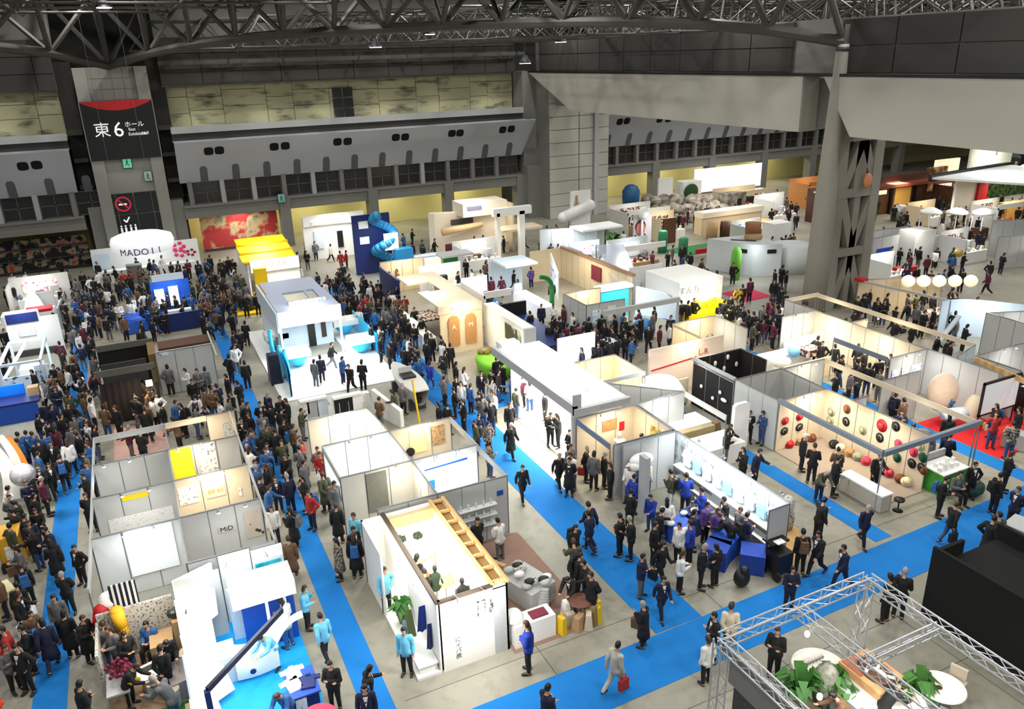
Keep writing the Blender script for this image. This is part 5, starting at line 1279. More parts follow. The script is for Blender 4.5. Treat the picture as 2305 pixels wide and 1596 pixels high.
for i in range(6):
    B().ell((31.6 + 0.5 * i, 39.6 + 0.2 * (i % 3), 1.25), (0.16, 0.16, 0.22), 8, 6).solo('yellow_toy', 'round yellow toy on the yellow shelves, %s along' % NTH[i], 'toy', YELLOW, 'toys on the yellow shelves', True)
area('booth_light', (32.8, 38.6, 3.2), 150, 1.4, NEUT)
B().cyl((35.4, 39.3, 1.6), (35.4, 39.2, 1.6), 0.4, 0.4, 14).solo('round_emblem', 'gold and black round emblem on a post by the yellow shelves', 'sign', pattern('gold_emblem', (30, 24, 10), (210, 180, 70), 'noise', 5, 0.5, 0.5, 0.05)); B().cyl((35.4, 39.35, 0), (35.4, 39.35, 1.3), 0.04).solo('post', 'post under the gold and black emblem', 'post', ALU)
gv = thing('clear_canopy', 'slanting clear plastic canopy on thin poles', 'canopy', (31.0, 48, 0))
CLR = mat('clear_plastic', (190, 196, 214), 0.12, var=0.05, alpha=0.45)
B().plate([(29.8, 46.0, 1.6), (31.6, 45.0, 1.6), (33.0, 49.5, 3.3), (31.2, 50.5, 3.3)], (0, 0, 0.03)).build('sheet', CLR, gv)
for x, y, z in ((29.8, 46.0, 1.6), (31.6, 45.0, 1.6), (33.0, 49.5, 3.3), (31.2, 50.5, 3.3)): B().cyl((x, y, 0), (x, y, z), 0.04, n=6).build('pole', ALU, gv)
cp = stand('small cyan and white stand with a rounded end wall', 28.6, 42.5, 'cyan_small_stand')
bx('cyan_case', cp, mat('cyan_bright', (60, 208, 236), 0.4), 27.4, 43.6, 0, 29.6, 44.4, 1.9); bx('white_rim', cp, LITW, 27.3, 43.5, 1.9, 29.9, 44.5, 2.1); B().plate([(29.9, 43.2, 0), (31.6, 40.6, 0), (31.6, 40.6, 1.0), (31.0, 41.6, 1.8), (29.9, 43.2, 2.0)], (0.15, 0.1, 0)).build('rounded_wall', PALEB, cp)
area('booth_light', (28.6, 42.6, 2.9), 70, 1.0, COOL)
# ---- white wall with a screen, lime stand, big canopy stand
lw = stand('white wall stand with a landscape screen at its end', 18.7, 40.5, 'screen_wall_stand')
bx('long_wall', lw, LITW, 18.5, 37.6, 0, 19.2, 43.2, 2.6); bx('screen', lw, pattern('landscape_picture', (60, 74, 60), (236, 226, 206), 'noise', 0.7, 0.55, 0.3, 0.03), 18.46, 37.9, 1.35, 18.5, 40.0, 2.3); bx('end_post', lw, LGREY, 18.5, 37.4, 0, 19.2, 37.6, 2.6); bx('black_floor', lw, NAVY, 19.3, 38.2, 0.9, 22.1, 44.6, 1.0); bx('black_edge', lw, BLACK, 19.3, 44.4, 0, 22.1, 44.6, 1.9)
ls = stand('lime green counter stand with potted greens', 17.2, 38, 'lime_stand')
B().lathe((17.0, 38.4, 0), [(1.0, 0), (1.1, 0.6), (1.05, 0.95)], 20, sx=0.9, sy=1.4).build('lime_counter', LIME, ls, True); bx('lime_panel', ls, LIME, 17.3, 35.6, 0, 17.45, 37.2, 1.8); bx('lime_panel', ls, GREEN, 17.9, 34.9, 0, 18.0, 36.2, 1.6)
area('booth_light', (16.6, 37.4, 2.9), 45, 1.0, NEUT)
for i in range(5): B().ell((16.5 + 0.3 * i, 39.2 - 0.2 * (i % 2), 1.05), (0.2, 0.2, 0.16), 8, 5).solo('woven_bag', 'brown woven bag on the lime green counter, %s in the row' % NTH[i], 'bag', mat('woven_brown', (130, 98, 50), 0.9), 'woven bags on the lime counter', True)
wc = stand('big white canopy stand with a bright white floor and letters along its eaves', 16.2, 29, 'canopy_stand')
bx('canopy', wc, LITW, 14.75, 25.3, 3.3, 17.2, 33.2, 3.5); bx('canopy_edge', wc, LGREY, 14.6, 25.2, 3.2, 14.78, 33.3, 3.62); bx('canopy_front', wc, LGREY, 14.6, 25.1, 3.2, 17.3, 25.3, 3.5); bx('raised_strip', wc, mat('warm_grey_white', (222, 222, 220), 0.5), 15.9, 26.5, 3.5, 16.1, 33.0, 3.62); bx('corner_fin', wc, LGREY, 14.6, 25.2, 3.5, 14.95, 25.32, 4.1); bx('upper_sign', wc, LITW, 15.0, 32.9, 3.1, 16.0, 33.6, 3.75)
bx('stand_floor', wc, LITW, 15.3, 26.7, 0.001, 18.2, 33.4, 0.05); bx('back_wall', wc, LITW, 17.7, 26.5, 0, 17.8, 33.2, 2.9); bx('end_wall', wc, LITW, 15.6, 33.2, 0, 17.7, 33.3, 2.9); bx('front_wall', wc, LITW, 15.2, 26.4, 0, 17.7, 26.5, 2.9)
for y in (26.6, 33.0): bx('canopy_post', wc, LITW, 17.0, y, 0, 17.15, y + 0.15, 3.3)
bx('light_strip', wc, GLOW, 15.2, 27.0, 3.26, 16.8, 32.8, 3.29)
area('booth_light', (16.0, 29.8, 3.2), 330, 1.3, NEUT, size_y=6.0); area('booth_light', (16.0, 29.2, 5.2), 90, 1.5, NEUT, size_y=6.0)
lettering('ヒーリング', 0.3, (16.5, 25.08, 3.37), 0, LGREY, wc)
bx('glow_wall', wc, LITW, 19.6, 35.6, 0, 22.0, 35.7, 2.4); area('booth_light', (20.6, 34.6, 2.9), 60, 1.0, COOL)
cbn = stand('beige panel stand bay with a hanging white lamp behind the big canopy', 19.9, 30, 'beige_bay')
wall(cbn, (18.3, 31.9), (20.9, 31.9), 2.5, SAND); wall(cbn, (20.9, 31.9), (20.9, 29.4), 2.5, SAND); rail(cbn, (18.4, 29.2), (20.9, 29.2), 2.4, 0.2); wall(cbn, (18.3, 29.1), (21.0, 26.4), 2.5, PANELG)
area('booth_light', (19.7, 30.6, 2.7), 60, 1.0, WARM)
B().ell((19.9, 29.6, 2.2), 0.16, 12, 8).cyl((19.9, 29.6, 2.3), (19.9, 29.6, 3.0), 0.01, n=4).solo('paper_lamp', 'small round white lamp hanging in the beige bay', 'lamp', mat('lamp_white', (255, 250, 236), 0.5, var=0, emit=3), smooth=True)
pod = thing('pod_chair', 'large white rounded pod with a black seat behind the grey panels', 'pod chair', (21.8, 29.0, 0))
B().lathe((21.8, 29.2, 0.1), [(0.9, 0), (1.25, 0.5), (1.2, 1.2), (0.8, 1.75), (0.25, 1.95)], 22, sx=1.1).build('shell', LITW, pod, True); B().ell((22.0, 28.05, 0.95), (0.5, 0.35, 0.14), 14, 6).build('seat', BLACK, pod, True); B().cyl((21.8, 29.2, 0), (21.8, 29.2, 0.15), 0.7).build('base', LGREY, pod)
area('booth_light', (21.6, 28.4, 3.0), 70, 1.0, COOL)
cb = thing('cardboard_counter', 'long tan cardboard counter with white sheets on its top', 'counter', (21.5, 26.1, 0))
bx('body', cb, mat('khaki_card', (160, 144, 104), 0.7), 20.2, 25.2, 0, 22.0, 26.2, 1.05); bx('top', cb, LITW, 20.15, 25.5, 1.05, 22.05, 26.7, 1.1)
B().rbox(22.3, 25.6, 0, 1.0, 0.28, 0.3, 0, 0, 0.6, 0.7).solo('paper_sack', 'brown paper sack at the end of the cardboard counter', 'sack', mat('brown_paper', (120, 96, 70), 0.8))
B().box(20.0, 23.5, 0, 22.3, 24.9, 0.9).solo('low_plinth', 'wide low white plinth before the cardboard counter', 'plinth', WHITE)
B().rbox(22.9, 24.6, 0, 2.1, 0.45, 0.1, 0, 0, 0.95, 1).rbox(22.9, 24.6, 2.1, 2.2, 0.42, 0.1, 0, 0, 0.7, 1).solo('rounded_board', 'tall white round topped board at the carpet edge', 'board', LITW)
# ---- black stand and boards behind it
bk = stand('black walled stand with white masks and a silver rail', 25.4, 27.6, 'black_stand')
BKW = mat('black_brown_wall', (18, 13, 12), 0.8)
wall(bk, (24.0, 29.4), (27.0, 29.4), 2.5, BKW); wall(bk, (24.0, 26.4), (24.0, 29.4), 2.3, BKW); wall(bk, (27.0, 27.5), (27.0, 29.4), 2.5, BKW); B().cyl((23.95, 29.4, 2.5), (23.95, 26.3, 2.5), 0.11, n=10).build('silver_rail', LGREY, bk, True)
for i, (x, z) in enumerate(((24.6, 2.1), (25.3, 2.0), (26.1, 2.2), (26.7, 1.7), (25.9, 1.6))):
    B().ell((x, 29.3, z), (0.1, 0.05, 0.15), 10, 7).solo('white_mask', ('white mask nearest the silver rail', 'second white mask on the black wall', 'white mask highest on the black wall', 'white mask at the corner of the black wall', 'lowest white mask on the black wall')[i], 'mask', LITW, 'masks on the black wall', True)
for i, (y, z) in enumerate(((28.6, 1.3), (27.7, 1.0), (27.2, 1.5), (26.9, 1.2))):
    B().ell((23.9, y, z), (0.06, 0.22 if i == 3 else 0.1, 0.1), 10, 7).solo('white_ornament', ('pale ornament at the far end of the black side wall', 'low white ornament on the black side wall', 'upper white ornament on the black side wall', 'wide white ornament at the near end of the black side wall')[i], 'ornament', LITW, 'ornaments on the black side wall', True)
pk = stand('pinkish cream board stand with a long red line', 25, 31, 'red_line_stand')
bx('board', pk, mat('pinkish_cream', (226, 206, 190), 0.6, var=0.03), 22.6, 31.2, 0, 27.4, 31.35, 2.6); B().bar((22.7, 31.17, 1.45), (25.6, 31.17, 1.7), 0.03, 0.06).build('red_line', RED, pk); lettering('しR', 0.45, (26.0, 31.16, 1.9), 0, mat('rust_red', (170, 60, 40), 0.5), pk)
lettering('ふぃ', 0.3, (26.2, 31.16, 1.4), 0, mat('rust_red', (170, 60, 40), 0.5), pk); bx('cream_board', pk, SAND, 22.6, 29.6, 0, 23.9, 29.7, 1.4)
area('booth_light', (25, 30.2, 2.9), 60, 1.0, WARM, size_y=2)
b5 = stand('beige open stand with grey side wall and dark statue inside', 28, 33.2, 'statue_stand')
wall(b5, (26.4, 34.4), (29.4, 34.4), 2.5, SAND); wall(b5, (29.4, 31.6), (29.4, 34.4), 2.5, PANELG); rail(b5, (26.4, 31.8), (26.4, 34.4), 2.4, 0.14, SAND); area('booth_light', (27.9, 33.4, 2.8), 60, 1.0, WARM)
B().lathe((28.2, 33.2, 0), [(0.4, 0), (0.5, 0.7), (0.3, 1.2), (0.35, 1.6), (0.1, 1.9)], 12).solo('statue', 'dark olive statue inside the beige open stand', 'statue', mat('dark_olive', (54, 52, 40), 0.6), smooth=True)
lo = stand('cream lounge stand with white cushions and a blue ball', 31.3, 30.6, 'lounge_stand')
bx('low_wall', lo, SAND, 29.6, 28.8, 0, 33.0, 28.9, 1.1); bx('bench', lo, LITW, 30.0, 30.5, 0, 33.4, 31.4, 0.9); bx('white_long', lo, LITW, 32.4, 31.4, 0, 36.4, 31.8, 1.2); B().ell((31.6, 30.2, 1.2), 0.36, 14, 8).build('blue_ball', mat('ball_blue', (110, 170, 206), 0.4), lo, True); bx('dark_goods', lo, GOODS, 32.0, 29.6, 0.9, 33.4, 30.4, 1.3); B().ell((30.4, 29.9, 0.9), (0.6, 0.5, 0.3), 12, 6).build('cushion', LITW, lo, True)
area('booth_light', (31.4, 30.0, 2.8), 80, 1.2, NEUT)
# ================================================================ beyond the long beam, and the front edge
rk = stand('stand piled with grey rocks and driftwood beside the yellow lit openings', 54, 68, 'rock_stand')
ROCK = pattern('rock', (96, 88, 78), (176, 168, 154), 'noise', 1.6, 0.5, 0.9, 0.15)
rg = random.Random(8)
for i in range(26):
    x, y = 50.0 + (i % 9) * 0.85 + rg.uniform(-.3, .3), 67.6 + (i // 9) * 1.5 - 0.35 * (i % 9) + rg.uniform(-.4, .4)
    b = B().ell((x, y, 0.4 + 0.9 * (i // 9) * 0.8), (rg.uniform(.6, 1.0), rg.uniform(.5, .9), rg.uniform(.5, .9)), 7, 5, rot=Matrix.Rotation(rg.uniform(0, 3), 3, 'Z'))
    for k, v in enumerate(b.v): b.v[k] = v + Vector((rg.uniform(-.1, .1), rg.uniform(-.1, .1), rg.uniform(-.1, .1)))
    b.build('rock', ROCK, rk)
bx('rock_house', rk, ROCK, 57.2, 66.4, 0, 60.0, 67.6, 2.5); bx('doorway', rk, BLACK, 58.8, 66.3, 0.4, 59.3, 66.4, 1.9); bx('white_board', rk, LITW, 53.6, 73.6, 0, 55.6, 73.8, 3.6)
area('booth_light', (54, 64.5, 4.2), 150, 2, NEUT, size_y=4)
B().lathe((50.6, 74.6, 0), [(0.9, 0), (1.0, 2.4), (0.7, 2.9), (0.3, 3.1)], 14).solo('blue_tank', 'blue and white water tank display at the end of the rock stand', 'tank', pattern('tank_blue', (30, 90, 140), (206, 226, 240), 'wave', 0.35, 0.5, 0.4, 0.05, sy=(0, 0, 1)), smooth=True)
B().cyl((41.3, 59.0, 0), (41.3, 59.0, 2.8), 0.1).ell((41.4, 59.0, 3.3), (0.55, 0.35, 0.6), 12, 8).solo('white_cloud_lamp', 'white rounded lamp on a pole before the big pillar', 'lamp', LITW, smooth=True)
sb = stand('large grey box house with dark slots in its walls', 43.5, 48, 'slot_box_stand')
BXM = mat('box_house_white', (196, 200, 200), 0.5, var=0.03)
B().prism([(41.8, 50.4), (43.4, 46.6), (45.4, 45.7), (46.0, 49.6)], 0, 2.55).build('box_body', BXM, sb)
for p, q, z in (((42.75, 48.1), (43.15, 47.15), 1.95), ((44.3, 46.15), (44.95, 45.87), 2.0)):
    B().bar((p[0], p[1], z), (q[0], q[1], z), 0.06, 0.3).build('slot', BLACK, sb)
B().bar((43.0, 49.0, 2.57), (44.4, 47.6, 2.57), 0.3, 0.04).build('roof_slot', BLACK, sb)
B().ell((44.8, 48.4, 2.7), (0.8, 0.7, 0.4), 12, 6).build('tan_drum', TAN, sb, True); B().lathe((44.9, 48.6, 2.9), [(0.6, 0), (0.66, 0.9)], 14).build('barrel', mat('barrel_brown', (150, 96, 60), 0.6), sb, True)
area('booth_light', (42.6, 45.6, 3.0), 60, 1.2, COOL)
B().lathe((41.6, 46.6, 0), [(0.35, 0), (0.42, 1.4), (0.38, 2.3), (0.2, 2.6)], 12).solo('green_figure', 'tall green rounded banner figure by the grey box house', 'banner', mat('leaf_green', (110, 180, 60), 0.6), smooth=True)
carpet('crimson floor carpet beside the grey box house', 38.2, 41.6, 40.9, 44.2, mat('crimson', (196, 24, 66), 0.8), 'floor_carpet')
sb2 = stand('low rounded grey stand behind the round column', 47.5, 47, 'rounded_grey_stand')
B().lathe((47.4, 46.6, 0), [(1.7, 0), (1.7, 2.1), (0.8, 2.3)], 22).build('drum_wall', BXM, sb2, True); bx('white_case', sb2, LITW, 50.0, 51.5, 0, 52.0, 53.0, 2.6)
hd = stand('stand with dark drums and warm white covers behind the grey box house', 53, 60, 'drum_stand')
for i in range(5): B().lathe((49.4 + 1.3 * i, 59.0 - 0.4 * i, 0), [(0.5, 0), (0.56, 1.1), (0.5, 1.6)], 12).build('drum', DKWOOD if i % 2 else TAN, hd, True)
bx('cover', hd, mat('warm_white', (236, 226, 208), 0.5), 49.4, 60.4, 1.7, 57.0, 61.8, 2.2); bx('cover_base', hd, SAND, 49.4, 60.6, 0, 57.0, 61.7, 1.7); area('booth_light', (53, 57.4, 3.4), 110, 1.5, WARM, size_y=3)
ps = stand('grey and white stand with a portrait poster and green pillars', 42, 58, 'portrait_stand')
bx('poster_board', ps, mat('pale_mauve', (206, 200, 208), 0.6), 40.6, 59.2, 0, 42.5, 59.4, 3.2)
q = onY(1442, 516, 59.15); B().ell((q.x, 59.15, q.z), (0.5, 0.04, 0.62), 12, 8).build('portrait_face', mat('poster_skin', (190, 120, 110), 0.7), ps, True); B().ell((q.x, 59.18, q.z + 0.25), (0.58, 0.04, 0.6), 12, 8).build('portrait_hood', mat('poster_maroon', (90, 24, 40), 0.7), ps, True)
for x, y, h_ in ((42.2, 57.0, 1.9), (42.8, 54.8, 1.6)): B().lathe((x, y, 0), [(0.42, 0), (0.42, h_), (0.3, h_ + 0.1)], 12).build('green_pillar', mat('sea_green', (40, 128, 90), 0.6), ps, True)
bx('green_floor', ps, GREEN, 43.0, 54.8, 0.01, 48.0, 57.6, 0.05); bx('brown_door', ps, DKWOOD, 44.2, 59.6, 0, 45.6, 59.8, 2.4); bx('red_strip', ps, RED, 43.6, 53.8, 0.3, 47.4, 54.1, 0.7)
def plant(label, x, y, z, h, r, n=26, seed=2, pot=True, name='potted_plant'):
    t = thing(name, label, 'plant', (x, y, z))
    if pot: B().lathe((x, y, z), [(0.12, 0), (0.17, 0.28), (0.15, 0.3)], 12).build('pot', mat('olive_pot', (110, 108, 66), 0.6), t, True)
    rg = random.Random(seed)
    b = B()
    for i in range(n):
        a = rg.uniform(0, 2 * PI); l = r * rg.uniform(0.6, 1.1); hh = h * rg.uniform(0.5, 1.0); wv = 0.05 + 0.12 * r
        c, s = math.cos(a), math.sin(a)
        p0, p1, p2 = Vector((x, y, z + 0.28)), Vector((x + c * l * 0.5, y + s * l * 0.5, z + hh)), Vector((x + c * l, y + s * l, z + hh * 0.75))
        sd = Vector((-s, c, 0)) * wv
        b.add([p0, p1 - sd, p1 + sd, p2], [(0, 1, 2), (1, 3, 2)])
    b.build('leaves', mat('leaf_dark', (60, 112, 44), 0.6), t)
plant('wide low green shrub beside the portrait poster', 38.8, 60.5, 0, 1.6, 1.6, 60, 4, False)
area('booth_light', (42.6, 57.4, 3.6), 80, 1.4, NEUT)
lf = stand('brightly lit white counter stand with a long glowing wall under the far openings', 65, 74, 'lit_counter_stand')
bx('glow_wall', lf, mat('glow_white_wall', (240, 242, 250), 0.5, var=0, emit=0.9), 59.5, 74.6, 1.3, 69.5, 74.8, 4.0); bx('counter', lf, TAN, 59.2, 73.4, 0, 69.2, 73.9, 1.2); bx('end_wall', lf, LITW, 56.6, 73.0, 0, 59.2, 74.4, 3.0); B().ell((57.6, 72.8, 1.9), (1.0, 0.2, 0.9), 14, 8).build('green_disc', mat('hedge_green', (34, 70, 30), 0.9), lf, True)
for i in range(4): bx('white_case', lf, LITW, 58.6 + 2.2 * i, 70.4, 0, 59.8 + 2.2 * i, 71.2, 1.4 + 0.3 * (i % 2))
area('booth_light', (64, 71.6, 4.4), 200, 1.5, NEUT, size_y=6)
# far hall at the edge: brown restaurant front, white roof, lanterns
rf = stand('brown wooden restaurant front with lit paper windows', 72, 56, 'wooden_front_stand')
bx('wall', rf, DKWOOD, 68.5, 58.6, 0, 78.5, 58.9, 4.0); bx('eaves', rf, mat('rust_eaves', (120, 52, 32), 0.6), 68.0, 57.4, 3.0, 79, 58.7, 3.3); bx('gold_panel', rf, mat('gold_panel', (206, 160, 82), 0.6), 73.2, 58.3, 0, 75.6, 58.6, 2.7)
for i in range(4): bx('paper_window', rf, mat('paper_window', (250, 226, 180), 0.6, var=0, emit=1.2), 70.0 + i * 0.55, 58.45, 2.2, 70.4 + i * 0.55, 58.6, 2.6)
for x in (69.2, 72.6, 76.2): bx('dark_post', rf, BLACK, x, 58.2, 0, x + 0.25, 58.5, 3.1)
area('booth_light', (73, 56.8, 3.4), 160, 2, WARM, size_y=4); B().lathe((70.6, 55.5, 0), [(0.7, 0), (0.85, 0.9), (0.6, 1.6)], 12).solo('silver_vat', 'big silver vat before the brown wooden front', 'vat', ALU, smooth=True)
wr = stand('stand under a wide white roof edged in black, with a red wall', 78, 52, 'white_roof_stand')
B().prism([(72.0, 53.6), (86.0, 55.0), (86.5, 45.0), (76.5, 44.0)], 4.3, 4.5).build('white_roof', LITW, wr); B().prism([(71.8, 53.4), (72.0, 53.8), (86.2, 55.2), (86.2, 54.8)], 4.1, 4.75).build('black_edge', BLACK, wr)
B().prism([(74.0, 52.0), (77.5, 52.3), (77.4, 52.6), (74.0, 52.3)], 0, 4.3).build('white_wall', LITW, wr); B().prism([(77.5, 52.0), (79.2, 52.2), (79.1, 52.6), (77.5, 52.4)], 0, 3.6).build('red_wall', RED, wr); bx('gold_counter', wr, mat('gold_counter', (226, 180, 96), 0.5), 79.5, 50.0, 0, 83.5, 51.0, 1.6)
area('booth_light', (80, 49.8, 3.6), 160, 1.6, WARM, size_y=4); area('booth_light', (79, 50, 7.0), 260, 2.0, COOL, size_y=4)
far = stand('row of brightly lit signs on top of the stands by the far wall', 90, 65, 'far_sign_stand')
for i, (x0, x1, z0, z1, m) in enumerate(((84, 88, 2.4, 4.4, 'cream'), (89, 96.5, 2.8, 5.6, 'pale'), (97.5, 104, 2.8, 5.2, 'dark'), (80.5, 83.6, 1.4, 4.0, 'orange'))):
    m = {'cream': mat('lit_cream_sign', (250, 236, 200), 0.5, var=0, emit=0.7), 'pale': pattern('lit_pale_sign', (40, 50, 60), (246, 246, 226), 'noise', 0.8, 0.32, 0.5, 0.03), 'dark': pattern('dark_sign_print', (18, 24, 38), (170, 190, 214), 'noise', 0.6, 0.55, 0.5, 0.03), 'orange': pattern('warm_shop', (120, 60, 30), (240, 200, 140), 'noise', 1.0, 0.5, 0.6, 0.1)}[m]
    bx('sign', far, m, x0, 62 - i * 0.6, z0, x1, 62.3 - i * 0.6, z1); bx('stand_wall', far, DKWOOD if i % 2 else TAN, x0, 62.4 - i * 0.6, 0, x1, 62.7 - i * 0.6, z0 + 0.5)
bx('hedge', far, pattern('hedge_mix', (20, 44, 16), (90, 120, 50), 'noise', 2, 0.5, 0.9, 0.1), 88, 58.5, 0, 106, 59.5, 2.6)
for i in range(5): B().ell((92 + i * 1.8, 58.0, 3.0), (0.5, 0.5, 0.6), 10, 7).build('white_lantern', mat('lantern_white', (250, 248, 240), 0.6, var=0, emit=0.6), far, True)
area('booth_light', (92, 58, 6.0), 400, 2.0, NEUT, size_y=6)
al = stand('white umbrella roofed counters with thin white legs in the far hall', 67, 48, 'umbrella_stand')
for i in range(3):
    x, y = 66.4 + i * 1.7, 48.8 - i * 1.4
    B().lathe((x, y, 2.3), [(1.0, 0), (0.9, 0.2), (0.3, 0.5)], 12).build('umbrella_roof', LITW, al, True)
    for dx, dy in ((-0.7, -0.5), (0.7, -0.5), (0.7, 0.5), (-0.7, 0.5)): B().cyl((x + dx, y + dy, 0), (x + dx, y + dy, 2.35), 0.06, n=6).build('leg', LITW, al)
    bx('counter', al, DKWOOD, x - 0.6, y - 0.4, 0, x + 0.6, y + 0.4, 1.0)
area('booth_light', (68, 46, 3.6), 90, 1.5, NEUT)
gs = stand('long low grey panel stand behind the braced column', 57, 44, 'grey_low_stand')
wall(gs, (52.4, 46.4), (60.0, 46.0), 2.3, PANELG); wall(gs, (52.0, 43.6), (56.0, 43.6), 2.5, PANELG); bx('white_room', gs, PANELW, 56.6, 42.6, 0, 59.0, 44.2, 2.7); bx('white_front', gs, LITW, 59.2, 43.6, 0, 62.4, 43.8, 1.8); bx('blue_poster', gs, BLUE, 51.9, 42.2, 0.5, 53.4, 42.3, 2.0); bx('red_counter', gs, RED, 52.6, 40.4, 0, 54.6, 41.2, 0.7)
area('booth_light', (56.5, 42, 3.2), 90, 1.5, NEUT, size_y=4)
gl2 = stand('grey walled stand with a yellow tag high on its corner', 70, 41, 'grey_tag_stand')
wall(gl2, (64.6, 41.6), (71.0, 39.0), 3.0, PANELG); wall(gl2, (61.0, 38.6), (66.5, 36.6), 2.6, PANELG); bx('yellow_tag', gl2, YELLOW, 67.0, 39.9, 2.4, 68.2, 40.2, 2.9); bx('white_awning', gl2, LITW, 61.5, 36.0, 1.9, 66.5, 36.8, 2.1)
B().ell((68.5, 38.9, 3.1), (1.0, 0.5, 0.7), 14, 8).build('pink_disc', mat('salmon', (222, 150, 140), 0.6), gl2, True); area('booth_light', (64.5, 35.2, 3.2), 70, 1.5, NEUT)
B().ell((56.9, 38.9, 1.75), 0.34, 12, 8).solo('gold_balloon', 'gold balloon over the visitors beyond the braced column', 'balloon', mat('gold_foil', (200, 170, 84), 0.4, 0.3), smooth=True)
cr2 = stand('bread and goods stand with big cream lamps beside the braced column', 45.5, 33, 'cream_lamp_stand')
wall(cr2, (42.6, 35.8), (48.0, 33.6), 2.4, SAND); rail(cr2, (42.4, 35.6), (43.4, 29.6), 2.4, 0.16, LGREY); bx('red_cap', cr2, RED, 42.2, 35.2, 2.4, 42.8, 35.8, 2.6)
for i in range(5): B().ell((45.0 + 0.85 * i, 33.9 - 0.5 * i, 2.4), (0.42, 0.42, 0.4), 12, 8).build('cream_lamp', mat('cream_lamp_glow', (255, 238, 204), 0.6, var=0, emit=0.6), cr2, True)
bx('goods_counter', cr2, GOODS, 43.6, 31.0, 0, 46.5, 32.0, 1.0); area('booth_light', (45, 32, 3.0), 100, 1.4, WARM, size_y=3)
w5 = stand('white curved wall stand with a leaning white arch near the grey corner stand', 44, 28.5, 'white_curve_stand')
g = [[(42.6 + 4.2 * i / 8, 29.6 - 2.4 * (i / 8) + 0.9 * math.sin(PI * i / 8), z) for z in (0, 2.5 - 0.03 * i)] for i in range(9)]
B().sheet(g).sheet([[(p[0] + 0.05, p[1] + 0.08, p[2]) for p in r] for r in g]).build('curved_wall', PALEB, w5, True)
B().bar((41.6, 28.9, 0), (42.8, 28.5, 1.9), 0.3, 0.1).build('leaning_arch', PALEB, w5); area('booth_light', (44.4, 27.8, 2.9), 60, 1.2, COOL)
# ---- projector screen, red carpet
carpet('red floor carpet under the projector stand', 31.95, 18.3, 40, 22.4, mat('bright_red_carpet', (206, 26, 30), 0.9), 'floor_carpet')
pj = thing('projector_screen', 'white projector screen in a black frame on the red carpet', 'screen', (34.4, 20.2, 0))
SX0, SX1, SYY = 33.4, 35.9, 20.4
bx('screen_sheet', pj, mat('screen_sheet', (226, 236, 236), 0.6, var=0.02, emit=0.25), SX0, SYY, 0.9, SX1, SYY + 0.04, 2.4); B().box(SX0 - 0.08, SYY - 0.02, 2.4, SX1 + 0.08, SYY + 0.08, 2.5).box(SX0 - 0.08, SYY - 0.02, 0.82, SX1 + 0.08, SYY + 0.08, 0.9).box(SX0 - 0.08, SYY - 0.02, 0.82, SX0, SYY + 0.08, 2.5).box(SX1, SYY - 0.02, 0.82, SX1 + 0.08, SYY + 0.08, 2.5).build('frame', BLACK, pj)
for x in (SX0, SX1): B().cyl((x, SYY + 0.05, 0), (x, SYY + 0.05, 0.85), 0.03).build('stand_leg', BLACK, pj)
B().rbox(33.6, 18.6, 0.03, 0.75, 0.35, 0.6, 0.4).solo('white_desk', 'white slatted desk at the edge of the red carpet', 'desk', LGREY)
wcu = B().box(29.6, 18.3, 0.9, 32.0, 18.4, 1.0)
lt = thing('glass_panel_wall', 'grey wall with a large rounded fabric display before the projector screen', 'exhibition stand', (31, 20.5, 0))
wall(lt, (29.7, 22.9), (32.3, 22.9), 2.5, PANELG); B().ell((33.1, 22.2, 1.45), (0.85, 0.6, 0.95), 16, 10).build('fabric_display', mat('pale_salmon_cloth', (222, 196, 176), 0.8), lt, True); B().cyl((32.2, 21.3, 0.8), (33.4, 21.0, 0.8), 0.3, n=12).build('paper_roll', PALEB, lt, True); B().ell((33.6, 20.9, 0.9), (0.45, 0.4, 0.8), 12, 8).build('tan_bundle', BEIGE, lt, True)
area('booth_light', (31, 20.2, 3.0), 60, 1.0, WARM)
pcl = thing('goods_rail', 'small bright packets clipped to the end of the long grey rail', 'goods', (29.6, 17.9, 2.2))
for i, m in enumerate((RED, YELLOW, PINKP, NAVY)): bx('packet', pcl, m, 29.45 + 0.1 * i, 17.85 - 0.05 * i, 2.15 + 0.12 * (i % 2), 29.56 + 0.1 * i, 17.9 - 0.05 * i, 2.4 + 0.1 * (i % 2))
for i, (x, y, m, s) in enumerate(((27.4, 24.2, mat('pale_pink_ball', (222, 190, 180), 0.6), 0.6), (28.4, 21.3, mat('warm_orange_lamp', (226, 130, 60), 0.5), 0.35), (28.4, 19.6, mat('smoke_grey', (90, 90, 92), 0.4), 0.7))):
    B().ell((x, y, 1.3 if i == 0 else 0.9), (s, s * 0.8, s * 1.2), 14, 9).solo('display_shape', ('pale pink rounded display behind the grey panels', 'glowing orange lamp on the dark goods behind the hat wall', 'smoky grey rounded case behind the hat wall')[i], 'display', m, smooth=True)
B().ell((27.5, 23.9, 1.5), (0.3, 0.1, 0.6), 12, 8).solo('red_oval', 'red oval picture on the pale pink display', 'picture', mat('soft_red', (206, 96, 90), 0.5), smooth=True)
for i, (x, y) in enumerate(((28.9, 24.6), (28.0, 22.6), (28.9, 20.8), (27.7, 19.2))):
    B().rbox(x, y, 0, 0.95, 0.4, 0.5, 0.2, 0).solo('goods_table', 'dark table of goods behind the hat wall, %s from the grey panels' % ('first', 'second', 'third', 'fourth')[i], 'table', GOODS if i % 2 else BLACK)
